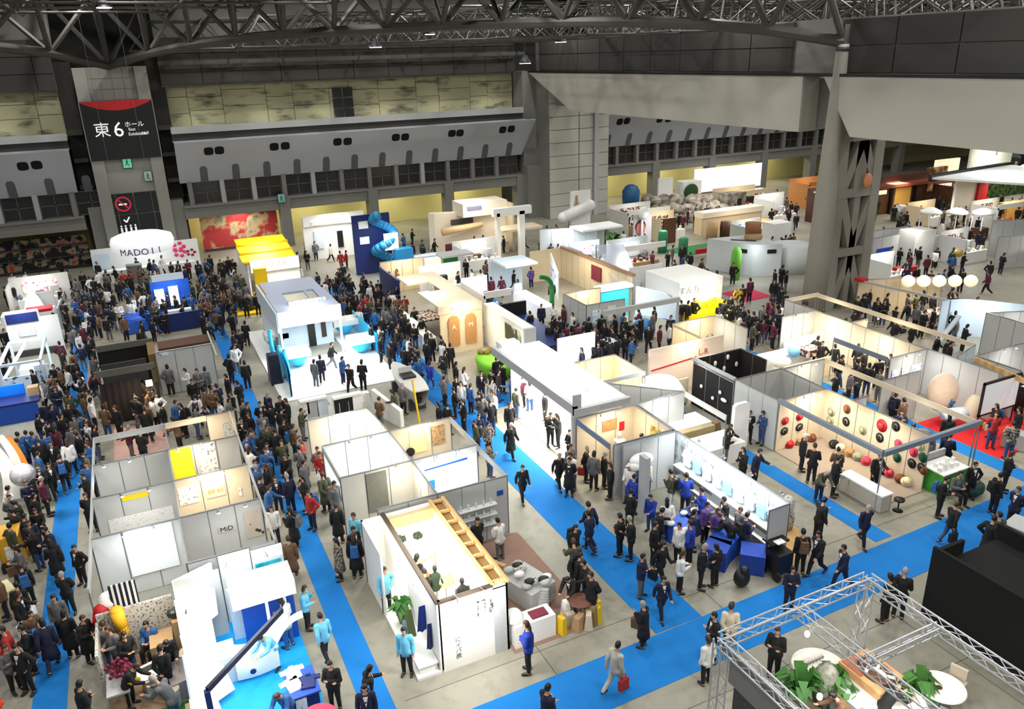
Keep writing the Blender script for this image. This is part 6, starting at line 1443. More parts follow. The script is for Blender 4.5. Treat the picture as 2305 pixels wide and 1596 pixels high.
# ---- table, green counter by the hat stand
gt = thing('glass_table', 'long white topped table with a clear skirt inside the hat stand', 'table', (24.1, 18.6, 0))
bx('table_top', gt, LITW, 23.85, 17.6, 0.74, 24.45, 19.7, 0.8); bx('clear_skirt', gt, mat('clear_skirt', (186, 182, 172), 0.2, var=0.1, alpha=0.6), 23.88, 17.63, 0.05, 24.42, 19.67, 0.74)
for x in (23.9, 24.4):
    for y in (17.65, 19.65): B().cyl((x, y, 0), (x, y, 0.74), 0.02, n=6).build('leg', ALU, gt)
for i, (x, y) in enumerate(((24.25, 19.9), (24.7, 17.5))): B().lathe((x, y, 0), [(0.2, 0), (0.03, 0.03), (0.03, 0.42), (0.2, 0.45), (0.2, 0.52)], 14).solo('stool', ('round black stool at the far end of the white table', 'round black stool at the near end of the white table')[i], 'stool', BLACK, smooth=True)
gg = thing('green_counter', 'green clothed counter with white goods on top beside the hat wall', 'counter', (27.7, 18.0, 0))
bx('counter_body', gg, mat('counter_green', (60, 150, 50), 0.6), 27.0, 17.4, 0, 28.4, 18.4, 0.95); bx('counter_back', gg, LGREY, 27.0, 18.5, 0, 28.5, 18.6, 1.3); bx('counter_top', gg, LITW, 26.95, 17.35, 0.95, 28.45, 18.45, 1.0)
for i in range(8): B().rbox(27.1 + 0.17 * i, 17.7 + 0.3 * (i % 2), 1.0, 1.12 + 0.05 * (i % 3), 0.06, 0.06).solo('small_carton', 'small white carton on the green counter, %s along' % NTH[i], 'carton', LITW, 'cartons on the green counter')
B().ell((28.2, 16.9, 0.35), (0.5, 0.4, 0.35), 10, 6).solo('luggage_bundle', 'dark green bundle of bags on the floor by the green counter', 'bag', mat('bag_green', (40, 70, 56), 0.8))
# ---- brown carpet stand behind the white house
carpet('brown floor carpet with clothing displays beside the white house', 8.0, 17.35, 10.95, 23.2, mat('mauve_brown_carpet', (140, 112, 98), 0.95, scale=20), 'floor_carpet')
wk = thing('white_counter', 'white box counter with a maroon seat pad behind the person in the blue jacket', 'counter', (8.9, 17.9, 0))
bx('counter_body', wk, LITW, 8.1, 17.5, 0, 9.5, 18.1, 0.8); bx('seat_pad', wk, mat('maroon_pad', (110, 34, 52), 0.8), 8.75, 17.6, 0.8, 9.3, 17.95, 0.86)
B().lathe((8.25, 17.9, 0.8), [(0.3, 0), (0.32, 0.1), (0.2, 0.28)], 16).solo('white_dome', 'white dome on the corner of the white box counter', 'dome', LITW, smooth=True)
for i, (x, y) in enumerate(((9.7, 17.5), (10.95, 17.45), (11.1, 17.7))):
    b = B().rbox(x, y, 0.0, 0.62, 0.1, 0.16, 0.3, 0, 0.75, 0.8); b.tube([(x, y - 0.08, 0.6), (x, y - 0.05, 0.78), (x, y + 0.05, 0.78), (x, y + 0.08, 0.6)], 0.012, 4)
    b.solo('yellow_bag', ('yellow bag standing at the end of the white box counter', 'yellow bag beside the round brown table', 'second yellow bag behind the one at the round brown table')[i], 'bag', mat('bag_yellow', (226, 188, 30), 0.7))
tb = thing('round_brown_table', 'round brown topped table heaped with cream bags', 'table', (10.55, 17.8, 0))
B().lathe((10.55, 17.8, 0.7), [(0.36, 0), (0.38, 0.02), (0.36, 0.05)], 20).build('table_top', mat('brown_top', (120, 80, 66), 0.6), tb); B().cyl((10.55, 17.8, 0), (10.55, 17.8, 0.7), 0.05).build('table_leg', ALU, tb); B().lathe((10.55, 17.8, 0), [(0.25, 0), (0.22, 0.03)], 14).build('table_base', ALU, tb)
for i, (x, y, m, s) in enumerate(((10.15, 17.75, BEIGE, .2), (10.3, 17.45, TAN, .24), (10.6, 17.35, BEIGE, .2), (10.2, 18.1, LITW, .18), (10.8, 17.5, mat('khaki_bag', (140, 120, 80), 0.8), .22))):
    B().rbox(x, y, 0, 0.42 + 0.06 * i, s, s * 0.7, 0.5 * i, 0, 0.75, 0.6).solo('cream_bag', '%s bag heaped round the brown table' % ('beige', 'tan', 'smaller beige', 'white', 'khaki')[i], 'bag', m, 'bags round the brown table')
gt2 = thing('garment_heap', 'display table heaped with white and black garments on the brown carpet', 'table', (9.6, 19.6, 0))
B().rbox(9.6, 19.6, 0, 0.72, 0.55, 0.75, 0.3).build('table_body', LGREY, gt2)
for i in range(12):
    x, y = 9.6 + rg.uniform(-.5, .5), 19.6 + rg.uniform(-.7, .7)
    B().ell((x, y, 0.82 + 0.1 * rg.random()), (0.2, 0.16, 0.1), 8, 5).build('garment', (LITW, PRINT_GREY, LGREY, BLACK)[i % 4], gt2, True)
b = B()
for i in range(7):
    b.tube([(9.4 + 0.05 * i, 18.9, 0.1 + 0.1 * i), (9.9, 18.7, 0.14 + 0.1 * i)], 0.07, 6)
b.solo('draped_cloth', 'pale folded cloth draped down the front of the garment table', 'cloth', LGREY, smooth=True)
B().rbox(9.0, 20.6, 0, 0.9, 0.08, 0.35, 0.5, 0, 1, 0.8).solo('wooden_board', 'small tan wooden panel behind the garment table', 'panel', TAN)
def mannequin(label, x, y, z, m, top, a=0.0, h=1.55):
    t = thing('mannequin', label, 'mannequin', (x, y, z))
    B().lathe((x, y, z), [(0.16, 0), (0.15, 0.02), (0.02, 0.03), (0.02, 0.8)], 12).build('stand_base', ALU, t)
    B().lathe((x, y, z + 0.75), [(0.12, 0), (0.17, 0.08), (0.14, 0.3), (0.19, 0.55), (0.1, 0.66), (0.05, 0.7), (0.05, 0.76)], 14, sy=0.65).build('torso_garment', top, t, True)
    B().ell((x, y, z + 1.6), (0.075, 0.09, 0.11), 10, 8).build('head', m, t, True)
    b = B()
    for s in (-1, 1): b.cyl((x + 0.18 * s, y, z + 1.32), (x + 0.26 * s, y - 0.04, z + 0.85), 0.055, 0.04, 8)
    b.build('sleeves', top, t, True)
DG = mat('dark_green_shirt', (40, 60, 44), 0.8); OR = mat('orange_shirt', (226, 104, 40), 0.8)
mannequin('mannequin in an orange shirt inside the white house', 6.35, 20.4, 0.08, LITW, OR); mannequin('mannequin in a dark green coat inside the white house', 6.62, 20.3, 0.08, BLACK, DG); mannequin('mannequin in a pale yellow shirt inside the white house', 6.95, 20.3, 0.08, LITW, mat('pale_yellow', (226, 214, 150), 0.6)); mannequin('mannequin in a grey blue cape near the front wall of the white house', 6.95, 18.5, 0.08, DG, mat('grey_blue_cape', (120, 140, 156), 0.8)); mannequin('mannequin in a black top against the back of the white house', 7.15, 19.3, 0.08, BLACK, BLACK)
for i, (x, y) in enumerate(((6.15, 21.8), (6.7, 21.7))): flowers('wreath', ('dark wreath on the wall at the back of the white house', 'second dark wreath at the back of the white house')[i], x, 22.2, 1.75, 0.18, mat('wreath_green', (50, 64, 46), 0.9), 30, 'wreath', 7 + i)
B().bar((6.1, 20.9, 1.6), (6.9, 20.9, 1.75), 0.05).solo('clothes_rail', 'wooden clothes rail inside the white house', 'rail', WOOD)
for x in (6.15, 6.85): B().cyl((x, 20.9, 0.08), (x, 20.9, 1.62), 0.02).solo('rail_post', 'thin post at the %s end of the clothes rail inside the white house' % ('porch' if x < 6.5 else 'shelf'), 'post', WOOD, 'posts of the clothes rail')
plant('green potted plant with drooping leaves on the porch of the white house', 5.4, 20.2, 0.1, 0.95, 0.5, 30, 6)
def cloth_drape(label, x, y, z, w_, h_, m):
    g = [[(x + w_ * (j / 6 - 0.5) * (0.5 + 0.5 * i / 5), y + 0.05 * math.sin(j * 2.1) * i / 5, z - h_ * i / 5) for j in range(7)] for i in range(6)]
    return B().sheet(g).sheet([[(p[0], p[1] + 0.02, p[2]) for p in r] for r in g]).solo('draped_scarf', label, 'scarf', m, smooth=True)
cloth_drape('olive green scarf hanging at the corner of the porch', 5.25, 18.95, 1.5, 0.4, 1.0, mat('olive_scarf', (110, 122, 70), 0.8)); cloth_drape('deep blue scarf hanging on the side wall of the white house', 5.62, 18.7, 1.7, 0.42, 0.9, mat('deep_blue_cloth', (30, 52, 140), 0.8)); cloth_drape('second deep blue cloth lower on the side wall of the white house', 5.66, 18.2, 1.4, 0.3, 0.9, NAVY); cloth_drape('pale blue grey scarf on the porch edge', 5.1, 18.95, 1.2, 0.22, 0.9, mat('pale_blue_grey', (150, 180, 196), 0.8))
B().box(5.055, 21.9, 1.0, 5.09, 22.7, 2.2).solo('mirror', 'grey mirror on the porch wall of the white house', 'mirror', mat('mirror', (150, 160, 158), 0.1, 0.7, var=0))
# ---- sports stand goods
for i in range(9):
    garment(('white sports shirt', 'pale blue sports shirt', 'white sports shirt with dark collar')[i % 3] + ' on the sports stand wall, %s from its near end' % ('first', 'second', 'third', 'fourth', 'fifth', 'sixth', 'seventh', 'eighth', 'ninth')[i], 18.1, 17.4 + 0.6 * i, 2.15, (LITW, mat('pale_sport_blue', (150, 200, 226), 0.7), PALEB)[i % 3], w_=0.2, h_=0.7)
for o in [o for o in bpy.data.objects if o.name.startswith('hanging_shirt') and 'sports' in o.get('label', '')]:
    o['group'] = 'shirts of the sports stand'; o.rotation_euler = (0, 0, PI / 2)
mannequin('pale mannequin with a lime round mark at the inner corner of the sports stand', 16.6, 22.9, 0, LITW, PALEB); B().cyl((16.6, 22.72, 1.22), (16.6, 22.7, 1.22), 0.14, n=14).solo('round_mark', 'lime green round mark on the pale mannequin', 'sign', mat('lime_mark', (206, 226, 90), 0.6))
B().ell((16.3, 22.8, 1.9), (0.55, 0.3, 0.28), 14, 8).ell((15.95, 22.7, 1.75), (0.25, 0.2, 0.2), 12, 7).cyl((16.6, 22.9, 0), (16.5, 22.9, 1.8), 0.05).solo('white_cushion', 'big white soft rounded shape above the pale mannequin', 'cushion', LITW, smooth=True)
for i, (x, y, m, n_) in enumerate(((16.0, 19.9, BLUE, 'blue'), (17.0, 20.2, NAVY, 'navy'), (16.9, 18.4, BLUE, 'blue'), (16.3, 18.1, mat('royal_blue', (26, 60, 150), 0.8), 'royal blue'), (17.2, 17.3, mat('royal_blue', (26, 60, 150), 0.8), 'royal blue'))):
    b = B(); b.rbox(x, y, 0, 0.78, 0.42, 0.42, 0.2 * i); o = b.solo('goods_table', '%s clothed table in the sports stand, %s from the tall grey pylon' % (n_, ('first', 'second', 'third', 'fourth', 'fifth')[i]), 'table', m)
for i in range(10):
    x, y = 16.0 + rg.uniform(-.4, 1.4), 18.0 + rg.uniform(0, 2.4)
    B().ell((x, y, 0.86), (0.16, 0.12, 0.09), 10, 6).solo('sports_shoe', 'white sports shoe on the blue tables, number %s' % NTH[i], 'shoe', LITW, 'shoes on the blue tables', True)
bc2 = thing('black_buggy', 'black wheeled buggy with a white seat and an orange side panel', 'buggy', (17.75, 16.6, 0))
bx('seat_box', bc2, BLACK, 17.4, 16.3, 0.25, 18.05, 17.0, 1.0); bx('hood', bc2, BLACK, 17.35, 16.6, 1.25, 18.1, 17.1, 1.32); bx('white_screen', bc2, LITW, 17.5, 16.5, 1.33, 17.85, 16.75, 1.36); bx('orange_panel', bc2, mat('orange_board', (214, 128, 44), 0.5), 18.05, 16.4, 0.3, 18.1, 17.0, 0.95)
for x in (17.4, 18.05):
    for y in (16.35, 17.0): B().cyl((x - 0.03, y, 0.2), (x + 0.03, y, 0.2), 0.2, n=14).build('wheel', BLACK, bc2)
for x in (17.4, 18.05): B().bar((x, 16.9, 0.9), (x, 16.9, 1.28), 0.03).build('hood_post', BLACK, bc2)
B().ell((16.2, 16.7, 0.35), (0.3, 0.26, 0.34), 12, 7).ell((16.2, 16.6, 0.7), (0.16, 0.16, 0.16), 10, 6).solo('yellow_ride_toy', 'yellow and black ride on toy near the black buggy', 'toy', pattern('bee_toy', (20, 18, 12), (226, 190, 50), 'wave', 2.2, 0.45, 0.5, 0.05, sy=(0, 0, 1)), smooth=True)
B().prism([(18.4, 16.6), (19.6, 17.0), (20.4, 18.4), (20.2, 19.6), (19.3, 19.2), (18.5, 18.0)], 0.002, 0.02).solo('tan_rug', 'irregular tan rug by the end of the sports wall', 'rug', mat('tan_rug', (206, 166, 106), 0.9))
B().lathe((20.0, 18.6, 0), [(0.25, 0), (0.3, 0.5), (0.22, 0.8), (0.26, 1.2), (0.12, 1.4)], 9).solo('grey_sculpture', 'grey mottled sculpture standing on the tan rug', 'sculpture', PRINT_GREY, smooth=True)
# ---- truss framed stand and the black wall
ts = thing('truss_stand', 'stand framed by a square of aluminium truss beams on tall legs', 'exhibition stand', (14.1, 9.4, 0))
TRU = mat('truss_silver', (206, 208, 212), 0.3, 0.5, var=0.03)
def truss_beam(p, q, s=0.28, name='truss_beam'):
    p, q = Vector(p), Vector(q); d = (q - p); L = d.length; d.normalize()
    up = Vector((0, 0, 1)) if abs(d.z) < 0.9 else Vector((0, 1, 0))
    sd = d.cross(up).normalized() * (s / 2); u = sd.cross(d).normalized() * (s / 2)
    b = B()
    C4 = (sd + u, sd - u, -sd - u, -sd + u)
    for c in C4: b.cyl(p + c, q + c, 0.026, n=6)
    n = max(2, int(L / 0.4))
    for i in range(n):
        a0, a1 = d * (L * i / n), d * (L * (i + 1) / n)
        for k in range(4):
            c0, c1 = C4[k], C4[(k + 1) % 4]
            b.cyl(p + a0 + (c0 if i % 2 else c1), p + a1 + (c1 if i % 2 else c0), 0.012, n=4, caps=False)
    return b.build(name, TRU, ts)
T0, T1, TH = Vector((11.45, 12.3, 0)), Vector((16.65, 12.35, 0)), 3.0
truss_beam((11.45, 12.3, TH), (16.65, 12.35, TH)); truss_beam((16.65, 12.35, TH), (16.7, 4.5, TH)); truss_beam((11.45, 12.3, TH), (11.45, 4.5, TH)); truss_beam((14.0, 12.3, TH), (14.0, 4.5, TH)); truss_beam((14.0, 10.1, TH), (16.65, 10.1, TH), 0.2)
truss_beam((11.45, 12.3, 0), (11.45, 12.3, TH), name='truss_leg'); truss_beam((16.65, 12.35, 0), (16.65, 12.35, TH), name='truss_leg')
bx('grey_back', ts, GREY, 11.5, 6.5, 1.9, 11.7, 12.0, 2.85); bx('dark_side', ts, mat('graphite', (52, 54, 60), 0.5), 11.62, 6.5, 0, 11.72, 11.9, 1.9); B().prism([(11.6, 4.5), (16.6, 4.5), (16.6, 12.2), (11.6, 12.2)], 0.001, 0.02).build('stand_floor', mat('taupe_floor', (128, 120, 104), 0.9), ts)
B().prism([(12.0, 6), (13.9, 6), (13.9, 9.6), (13.2, 9.9), (12.0, 9.3)], 0.02, 0.035).solo('floor_carpet', 'green floor carpet inside the truss framed stand', 'carpet', mat('bright_green_carpet', (24, 128, 30), 0.9))
for i, (px, py) in enumerate(((1817, 1427), (1845, 1568))):
    q = at(px, py, 2.5); t = thing('hanging_bulb', ('small white hanging lamp under the far truss corner', 'small white hanging lamp over the green floor carpet')[i], 'lamp', (q.x, q.y, 2.5)); B().ell((q.x, q.y, 2.5), (0.07, 0.07, 0.1), 10, 7).build('bulb', LENSM, t, True); B().cyl((q.x, q.y, 2.58), (q.x + 0.1, q.y + 0.02, 2.88), 0.008, n=4).build('cord', BLACK, t)
def round_table(label, px, py, r, z=0.74):
    q = at(px, py, z); t = thing('round_table', label, 'table', (q.x, q.y, 0))
    B().lathe((q.x, q.y, z - 0.05), [(r, 0), (r + 0.02, 0.02), (r, 0.05)], 28).build('table_top', mat('cream_top', (240, 230, 216), 0.4), t); B().cyl((q.x, q.y, 0.02), (q.x, q.y, z - 0.05), 0.06).build('table_leg', ALU, t); B().lathe((q.x, q.y, 0.02), [(0.35, 0), (0.3, 0.03)], 16).build('table_base', ALU, t)
    return q
q1 = round_table('round cream table with small figures under the truss frame', 1845, 1500, 0.75); q2 = round_table('large round cream table at the edge of the green floor carpet', 2010, 1580, 0.85); q3 = round_table('round cream table beside a beige chair', 2120, 1545, 0.6)
for i in range(6): B().ell((q1.x - 0.3 + 0.12 * i, q1.y + 0.2, 0.8), (0.05, 0.05, 0.06), 8, 5).solo('table_figure', 'small grey figure on the round cream table, %s in line' % NTH[i], 'figure', PRINT_GREY, 'figures on the round table')
B().cyl((q3.x - 0.1, q3.y, 0.74), (q3.x - 0.1, q3.y, 0.76), 0.08, n=12).solo('cookie_dish', 'small brown patterned dish on the round cream table', 'dish', DKWOOD)
ch = thing('beige_chair', 'beige shell chair beside the round cream table', 'chair', (q3.x + 0.75, q3.y + 0.1, 0))
cxx, cyy = q3.x + 0.75, q3.y + 0.1
B().rbox(cxx, cyy, 0.42, 0.47, 0.24, 0.24, 0.3).build('seat', BEIGE, ch); B().rbox(cxx + 0.2, cyy + 0.08, 0.47, 0.85, 0.04, 0.22, 0.3).build('backrest', BEIGE, ch)
for dx, dy in ((-.2, -.2), (.2, -.2), (.2, .2), (-.2, .2)): B().cyl((cxx + dx, cyy + dy, 0.02), (cxx + dx * 0.9, cyy + dy * 0.9, 0.42), 0.015, n=6).build('leg', ALU, ch)
for i, (px, py, h_, r_) in enumerate(((1800, 1545, 1.3, 0.75), (1870, 1530, 1.1, 0.6), (1900, 1560, 0.9, 0.5), (2020, 1560, 1.0, 0.55), (2070, 1545, 1.2, 0.6))):
    q = at(px, py, 0.7); plant('leafy green potted plant under the truss frame, %s from the dark side wall' % ('first', 'second', 'third', 'fourth', 'fifth')[i], q.x, q.y, 0.02, h_, r_, 44, 20 + i)
dc = thing('wooden_relief', 'carved wooden display case with a swirling grey disc', 'display', (16.0, 11.4, 0))
bx('case_body', dc, pattern('tan_relief', (176, 120, 80), (216, 176, 122), 'noise', 2, 0.5, 0.7, 0.2), 15.4, 10.5, 0, 16.5, 11.9, 1.0); bx('case_side', dc, LGREY, 14.7, 10.6, 0, 15.4, 11.6, 0.75); bx('copper_patch', dc, mat('copper_patch', (160, 96, 74), 0.6), 15.45, 11.2, 1.0, 15.9, 11.85, 1.03)
B().lathe((15.95, 11.1, 1.0), [(0.5, 0), (0.52, 0.06), (0.42, 0.12), (0.1, 0.1)], 20, sx=0.75, sy=1.1).build('disc', DKWOOD, dc, True)
b = B()
for a in (0.4, 2.5, 4.6): b.tube([(15.95, 11.1, 1.14), (15.95 + 0.2 * math.cos(a), 11.1 + 0.28 * math.sin(a), 1.15), (15.95 + 0.36 * math.cos(a + 0.5), 11.1 + 0.5 * math.sin(a + 0.5), 1.14)], 0.045, 6)
b.build('pale_swirl', LITW, dc, True)
B().lathe((14.75, 11.7, 0), [(0.3, 0), (0.28, 0.6), (0.3, 1.1), (0.1, 1.35)], 8).solo('mottled_sculpture', 'mottled green grey column shaped sculpture beside the carved wooden display case', 'sculpture', pattern('mottle', (90, 92, 80), (160, 160, 146), 'noise', 4, 0.5, 0.8, 0.1), smooth=True)
B().rbox(15.6, 9.7, 0, 0.55, 0.5, 0.4, 0.3, 0, 0.9, 0.8).solo('grey_crates', 'low grey case of goods in front of the carved wooden display case', 'case', GOODS)
area('booth_light', (14.6, 9.0, 2.8), 110, 1.6, NEUT); area('booth_light', (12.8, 9.5, 2.8), 60, 1.2, NEUT)
kb = stand('plain black walled stand standing beside the cross aisle carpet', 21.5, 10.5, 'black_wall_stand')
B().box(20.3, 4.0, 0, 20.42, 13.0, 2.5).build('black_wall', mat('matt_black', (6, 6, 7), 0.95, var=0.1), kb); B().box(20.42, 12.85, 0, 21.6, 12.97, 2.4).build('black_wall', mat('matt_black', (6, 6, 7), 0.95), kb); B().box(23.2, 4, 0, 23.35, 12.9, 2.5).build('black_wall', mat('matt_black', (6, 6, 7), 0.95), kb); B().box(20.4, 4, 1.9, 23.2, 12.8, 1.98).build('black_top', mat('matt_black', (6, 6, 7), 0.95), kb)
B().rbox(25.9, 13.3, 0, 1.3, 0.5, 0.7, 0.2).solo('grey_booth_end', 'grey panelled counter end beyond the black walled stand', 'counter', LGREY)

# ---- smaller stands that fill the far hall
def small_stand(label, x, y, w_, d, h, m, kind=0, light=WARM, W=60):
    t = stand(label, x, y, 'small_stand')
    bx('back_panel', t, m, x - w_ / 2, y + d / 2, 0, x + w_ / 2, y + d / 2 + 0.1, h)
    bx('side_panel', t, m, x - w_ / 2, y - d / 2, 0, x - w_ / 2 + 0.08, y + d / 2, h * 0.9)
    bx('counter', t, LITW if kind % 2 else TAN, x - w_ * 0.35, y - d * 0.4, 0, x + w_ * 0.4, y - d * 0.15, 0.95)
    if kind in (0, 2): bx('header', t, LITW if kind else m, x - w_ / 2, y - d / 2, h - 0.45, x + w_ / 2, y - d / 2 + 0.1, h)
    if kind in (2, 3): bx('print', t, (PRINT_TEXT, PRINT_BLUE, GOODS, PINKP)[int(x * 7) % 4], x - w_ * 0.3, y + d / 2 - 0.05, 0.9, x + w_ * 0.3, y + d / 2, h - 0.4)
    for i in range(5):
        gx, gy = x - w_ * 0.3 + w_ * 0.15 * i, y - d * 0.28
        b = B()
        if (i + kind) % 3 == 0: b.lathe((gx, gy, 0.95), [(0.12, 0), (0.15, 0.2), (0.06, 0.4)], 8)
        elif (i + kind) % 3 == 1: b.rbox(gx, gy, 0.95, 1.25, 0.13, 0.1, 0.3 * i)
        else: b.ell((gx, gy, 1.08), (0.14, 0.12, 0.13), 8, 5)
        b.build('goods', (GOODS, LITW, DKWOOD, GREY, RED, BEIGE)[(i * 2 + kind) % 6], t)
    for i in range(3):
        gx, gy = x - w_ * 0.25 + w_ * 0.25 * i, y + d * 0.2
        B().rbox(gx, gy, 0, 0.8 + 0.35 * ((i + kind) % 3), w_ * 0.08, d * 0.1, 0.1 * i, 0, 0.9, 0.9).build('shelf_unit', (DKWOOD, LGREY, BLACK, PRINT_GREY)[(i + kind) % 4], t)
    area('booth_light', (x, y - d * 0.1, h + 0.7), W, 1.2, light)
for a in (('pale stand with a white header in front of the grey rocks', 45.5, 65.5, 5.0, 3.4, 2.6, PANELW, 2, NEUT), ('tan panelled stand beside the portrait poster board', 46.0, 61.5, 3.4, 2.6, 2.4, SAND, 3, WARM), ('cream stand with dark shelf units before the lit white counter', 61.0, 68.0, 6.0, 3.0, 2.6, SAND, 0, WARM), ('white stand with a print beyond the tan drums', 60.0, 61.5, 4.0, 2.8, 2.8, LITW, 3, NEUT), ('grey stand between the drums and the round column', 50.5, 54.5, 3.4, 2.4, 2.3, PANELG, 2, NEUT), ('orange lit stand against the far pier of the right hall', 70.0, 66.5, 4.6, 3.0, 3.0, mat('amber_panel', (196, 130, 70), 0.6), 0, WARM), ('wood walled stand under the beam by the braced column', 64.5, 59.0, 3.6, 2.6, 3.4, DKWOOD, 2, WARM),
          ('white stand with a header next to the umbrella counters', 74.0, 47.5, 3.6, 2.6, 2.8, LITW, 2, WARM), ('low cream stand behind the white umbrellas', 71.5, 52.5, 4.0, 2.4, 2.2, SAND, 1, WARM), ('small grey stand beside the gold balloon', 61.5, 41.5, 3.6, 2.4, 2.4, PANELG, 3, NEUT), ('white stand before the blue poster', 50.5, 39.6, 3.0, 2.2, 2.2, LITW, 1, NEUT), ('pale stand between the cream wide stand and the arch', 25.8, 60.6, 4.0, 2.2, 2.3, PANELW, 3, NEUT), ('white goods stand in front of the cream walled stand', 20.3, 54.4, 3.4, 2.2, 2.2, LITW, 1, WARM), ('grey stand with a white header beyond the clear plastic canopy', 36.6, 53.0, 4.0, 2.6, 2.5, PANELG, 2, COOL), ('blue printed stand beside the slanting clear canopy', 33.6, 55.2, 3.0, 2.2, 2.2, PALEB, 3, COOL), ('white shelf stand between the green arch and the cream hatch stand', 20.8, 48.0, 2.0, 4.0, 2.4, LITW, 0, NEUT), ('pale goods stand at the far end of the first carpet', -7.6, 67.5, 4.0, 2.6, 2.2, PANELW, 3, NEUT), ('white stand left of the red topped case', -11.8, 63.0, 3.4, 3.0, 2.0, LITW, 1, COOL),
          ('dark goods stand under the tan rail by the projector', 38.6, 20.8, 3.0, 1.6, 1.5, BLACK, 1, NEUT), ('brown stand with lit goods at the far edge beside the gold counter', 80.5, 56.8, 3.6, 2.4, 3.0, DKWOOD, 2, WARM), ('white walled stand beyond the pink disc', 73.5, 41.8, 4.0, 2.6, 2.8, PANELW, 3, NEUT), ('low grey stand beside the pink disc', 66.0, 34.6, 3.4, 2.4, 2.0, PANELG, 1, NEUT)):
    small_stand(*a)
# ================================================================ people
SKIN = mat('skin', (206, 160, 132), 0.6, var=0.05)
EYE = mat('eye_dark', (24, 18, 16), 0.4, var=0)
LIP = mat('lip', (160, 84, 76), 0.6, var=0)
CLOTH = {'k': ('black', (20, 20, 22)), 'n': ('navy', (22, 28, 56)), 'g': ('grey', (98, 98, 100)), 'w': ('white', (226, 226, 224)), 'b': ('blue', (44, 92, 150)), 'r': ('red', (160, 40, 40)), 't': ('brown', (104, 78, 56)), 'c': ('light blue', (110, 192, 222)), 'o': ('olive', (66, 70, 50)), 'm': ('maroon', (88, 28, 48)), 'p': ('purple', (96, 70, 140)), 'l': ('pale grey', (180, 180, 172)), 'd': ('deep blue', (26, 54, 150)), 'e': ('cream', (214, 202, 176)), 'y': ('yellow', (220, 186, 50)), 'j': ('jeans blue', (50, 74, 116)), 'f': ('patterned', (80, 76, 70))}
CM = {k: mat('cloth_' + v[0].replace(' ', '_'), v[1], 0.85, var=0.12, scale=9) for k, v in CLOTH.items() if k != 'f'}
CM['f'] = pattern('cloth_patterned', (40, 38, 36), (150, 142, 128), 'noise', 14, 0.5, 0.9, 0.05)
HAIRM = {'k': mat('hair_black', (18, 16, 16), 0.5, var=0.1), 'b': mat('hair_brown', (62, 42, 30), 0.5, var=0.1), 'g': mat('hair_grey', (150, 148, 146), 0.6, var=0.1)}
SHOE = mat('shoe_black', (22, 20, 20), 0.4, var=0.05)
def capsule(bm_, p, q, r0, r1):
    bm_.cyl(p, q, r0, r1, 10, caps=False); bm_.ell(p, r0, 10, 6); bm_.ell(q, r1, 10, 6)
def pose_joints(leg, arm, lean=0.0, stride=0.33):
    """world-free joints: x right, y forward, z up, feet on the ground"""
    J = {}
    if leg == 'sit':
        J['pel'] = Vector((0, 0, 0.52))
    else:
        J['pel'] = Vector((0, 0, 0.9 if leg != 'walk' else 0.88))
    up = Vector((0, math.sin(lean), math.cos(lean)))
    fw_ = Vector((0, math.cos(lean), -math.sin(lean)))
    P = J['pel']
    J['chest'] = P + up * 0.36
    J['neck'] = P + up * 0.54 + fw_ * 0.01
    J['head'] = P + up * 0.685 + fw_ * 0.035
    for s, n in ((-1, 'l'), (1, 'r')):
        hip = P + Vector((0.085 * s, 0, -0.04))
        if leg == 'sit':
            kn = hip + Vector((0.04 * s, 0.42, 0.0)); an = kn + Vector((0, 0.02, -0.41))
        elif leg == 'walk':
            f = s * stride
            kn = hip + Vector((0.01 * s, 0.41 * math.sin(f) + 0.03, -0.41 * math.cos(f)))
            g = f - (0.5 if s < 0 else 0.12)
            an = kn + Vector((0, 0.4 * math.sin(g), -0.4 * math.cos(g)))
        else:
            kn = hip + Vector((0.02 * s, 0.02, -0.4)); an = kn + Vector((0.01 * s, -0.03, -0.39))
        J['hip' + n], J['kn' + n], J['an' + n] = hip, kn, an
        J['toe' + n] = an + Vector((0.03 * s, 0.17, -0.045 if leg != 'walk' or s > 0 else -0.09))
        sh = J['chest'] + up * 0.12 + Vector((0.175 * s, 0, 0))
        a = arm if isinstance(arm, str) else arm[0 if s < 0 else 1]
        if a == 'down': el, wr = sh + Vector((0.05 * s, -0.03, -0.29)), sh + Vector((0.06 * s, 0.05, -0.54))
        elif a == 'swing_f': el, wr = sh + Vector((0.04 * s, 0.07, -0.28)), sh + Vector((0.03 * s, 0.26, -0.45))
        elif a == 'swing_b': el, wr = sh + Vector((0.05 * s, -0.14, -0.26)), sh + Vector((0.06 * s, -0.16, -0.51))
        elif a == 'cross': el, wr = sh + Vector((0.07 * s, 0.06, -0.28)), sh + Vector((-0.22 * s, 0.21, -0.22 - 0.03 * s))
        elif a == 'front': el, wr = sh + Vector((0.06 * s, 0.02, -0.29)), sh + Vector((-0.08 * s, 0.27, -0.26))
        elif a == 'phone': el, wr = sh + Vector((0.07 * s, 0.06, -0.28)), sh + Vector((-0.03 * s, 0.24, -0.06))
        elif a == 'hip': el, wr = sh + Vector((0.19 * s, -0.06, -0.24)), sh + Vector((0.03 * s, 0.06, -0.44))
        elif a == 'back': el, wr = sh + Vector((0.06 * s, -0.12, -0.27)), sh + Vector((-0.1 * s, -0.17, -0.46))
        elif a == 'reach': el, wr = sh + Vector((0.05 * s, 0.16, -0.22)), sh + Vector((0.0, 0.42, -0.24))
        J['sh' + n], J['el' + n], J['wr' + n] = sh, el, wr
    low = min(J['anl'].z, J['anr'].z) - 0.075
    for k in J: J[k] = J[k] - Vector((0, 0, low))
    return J
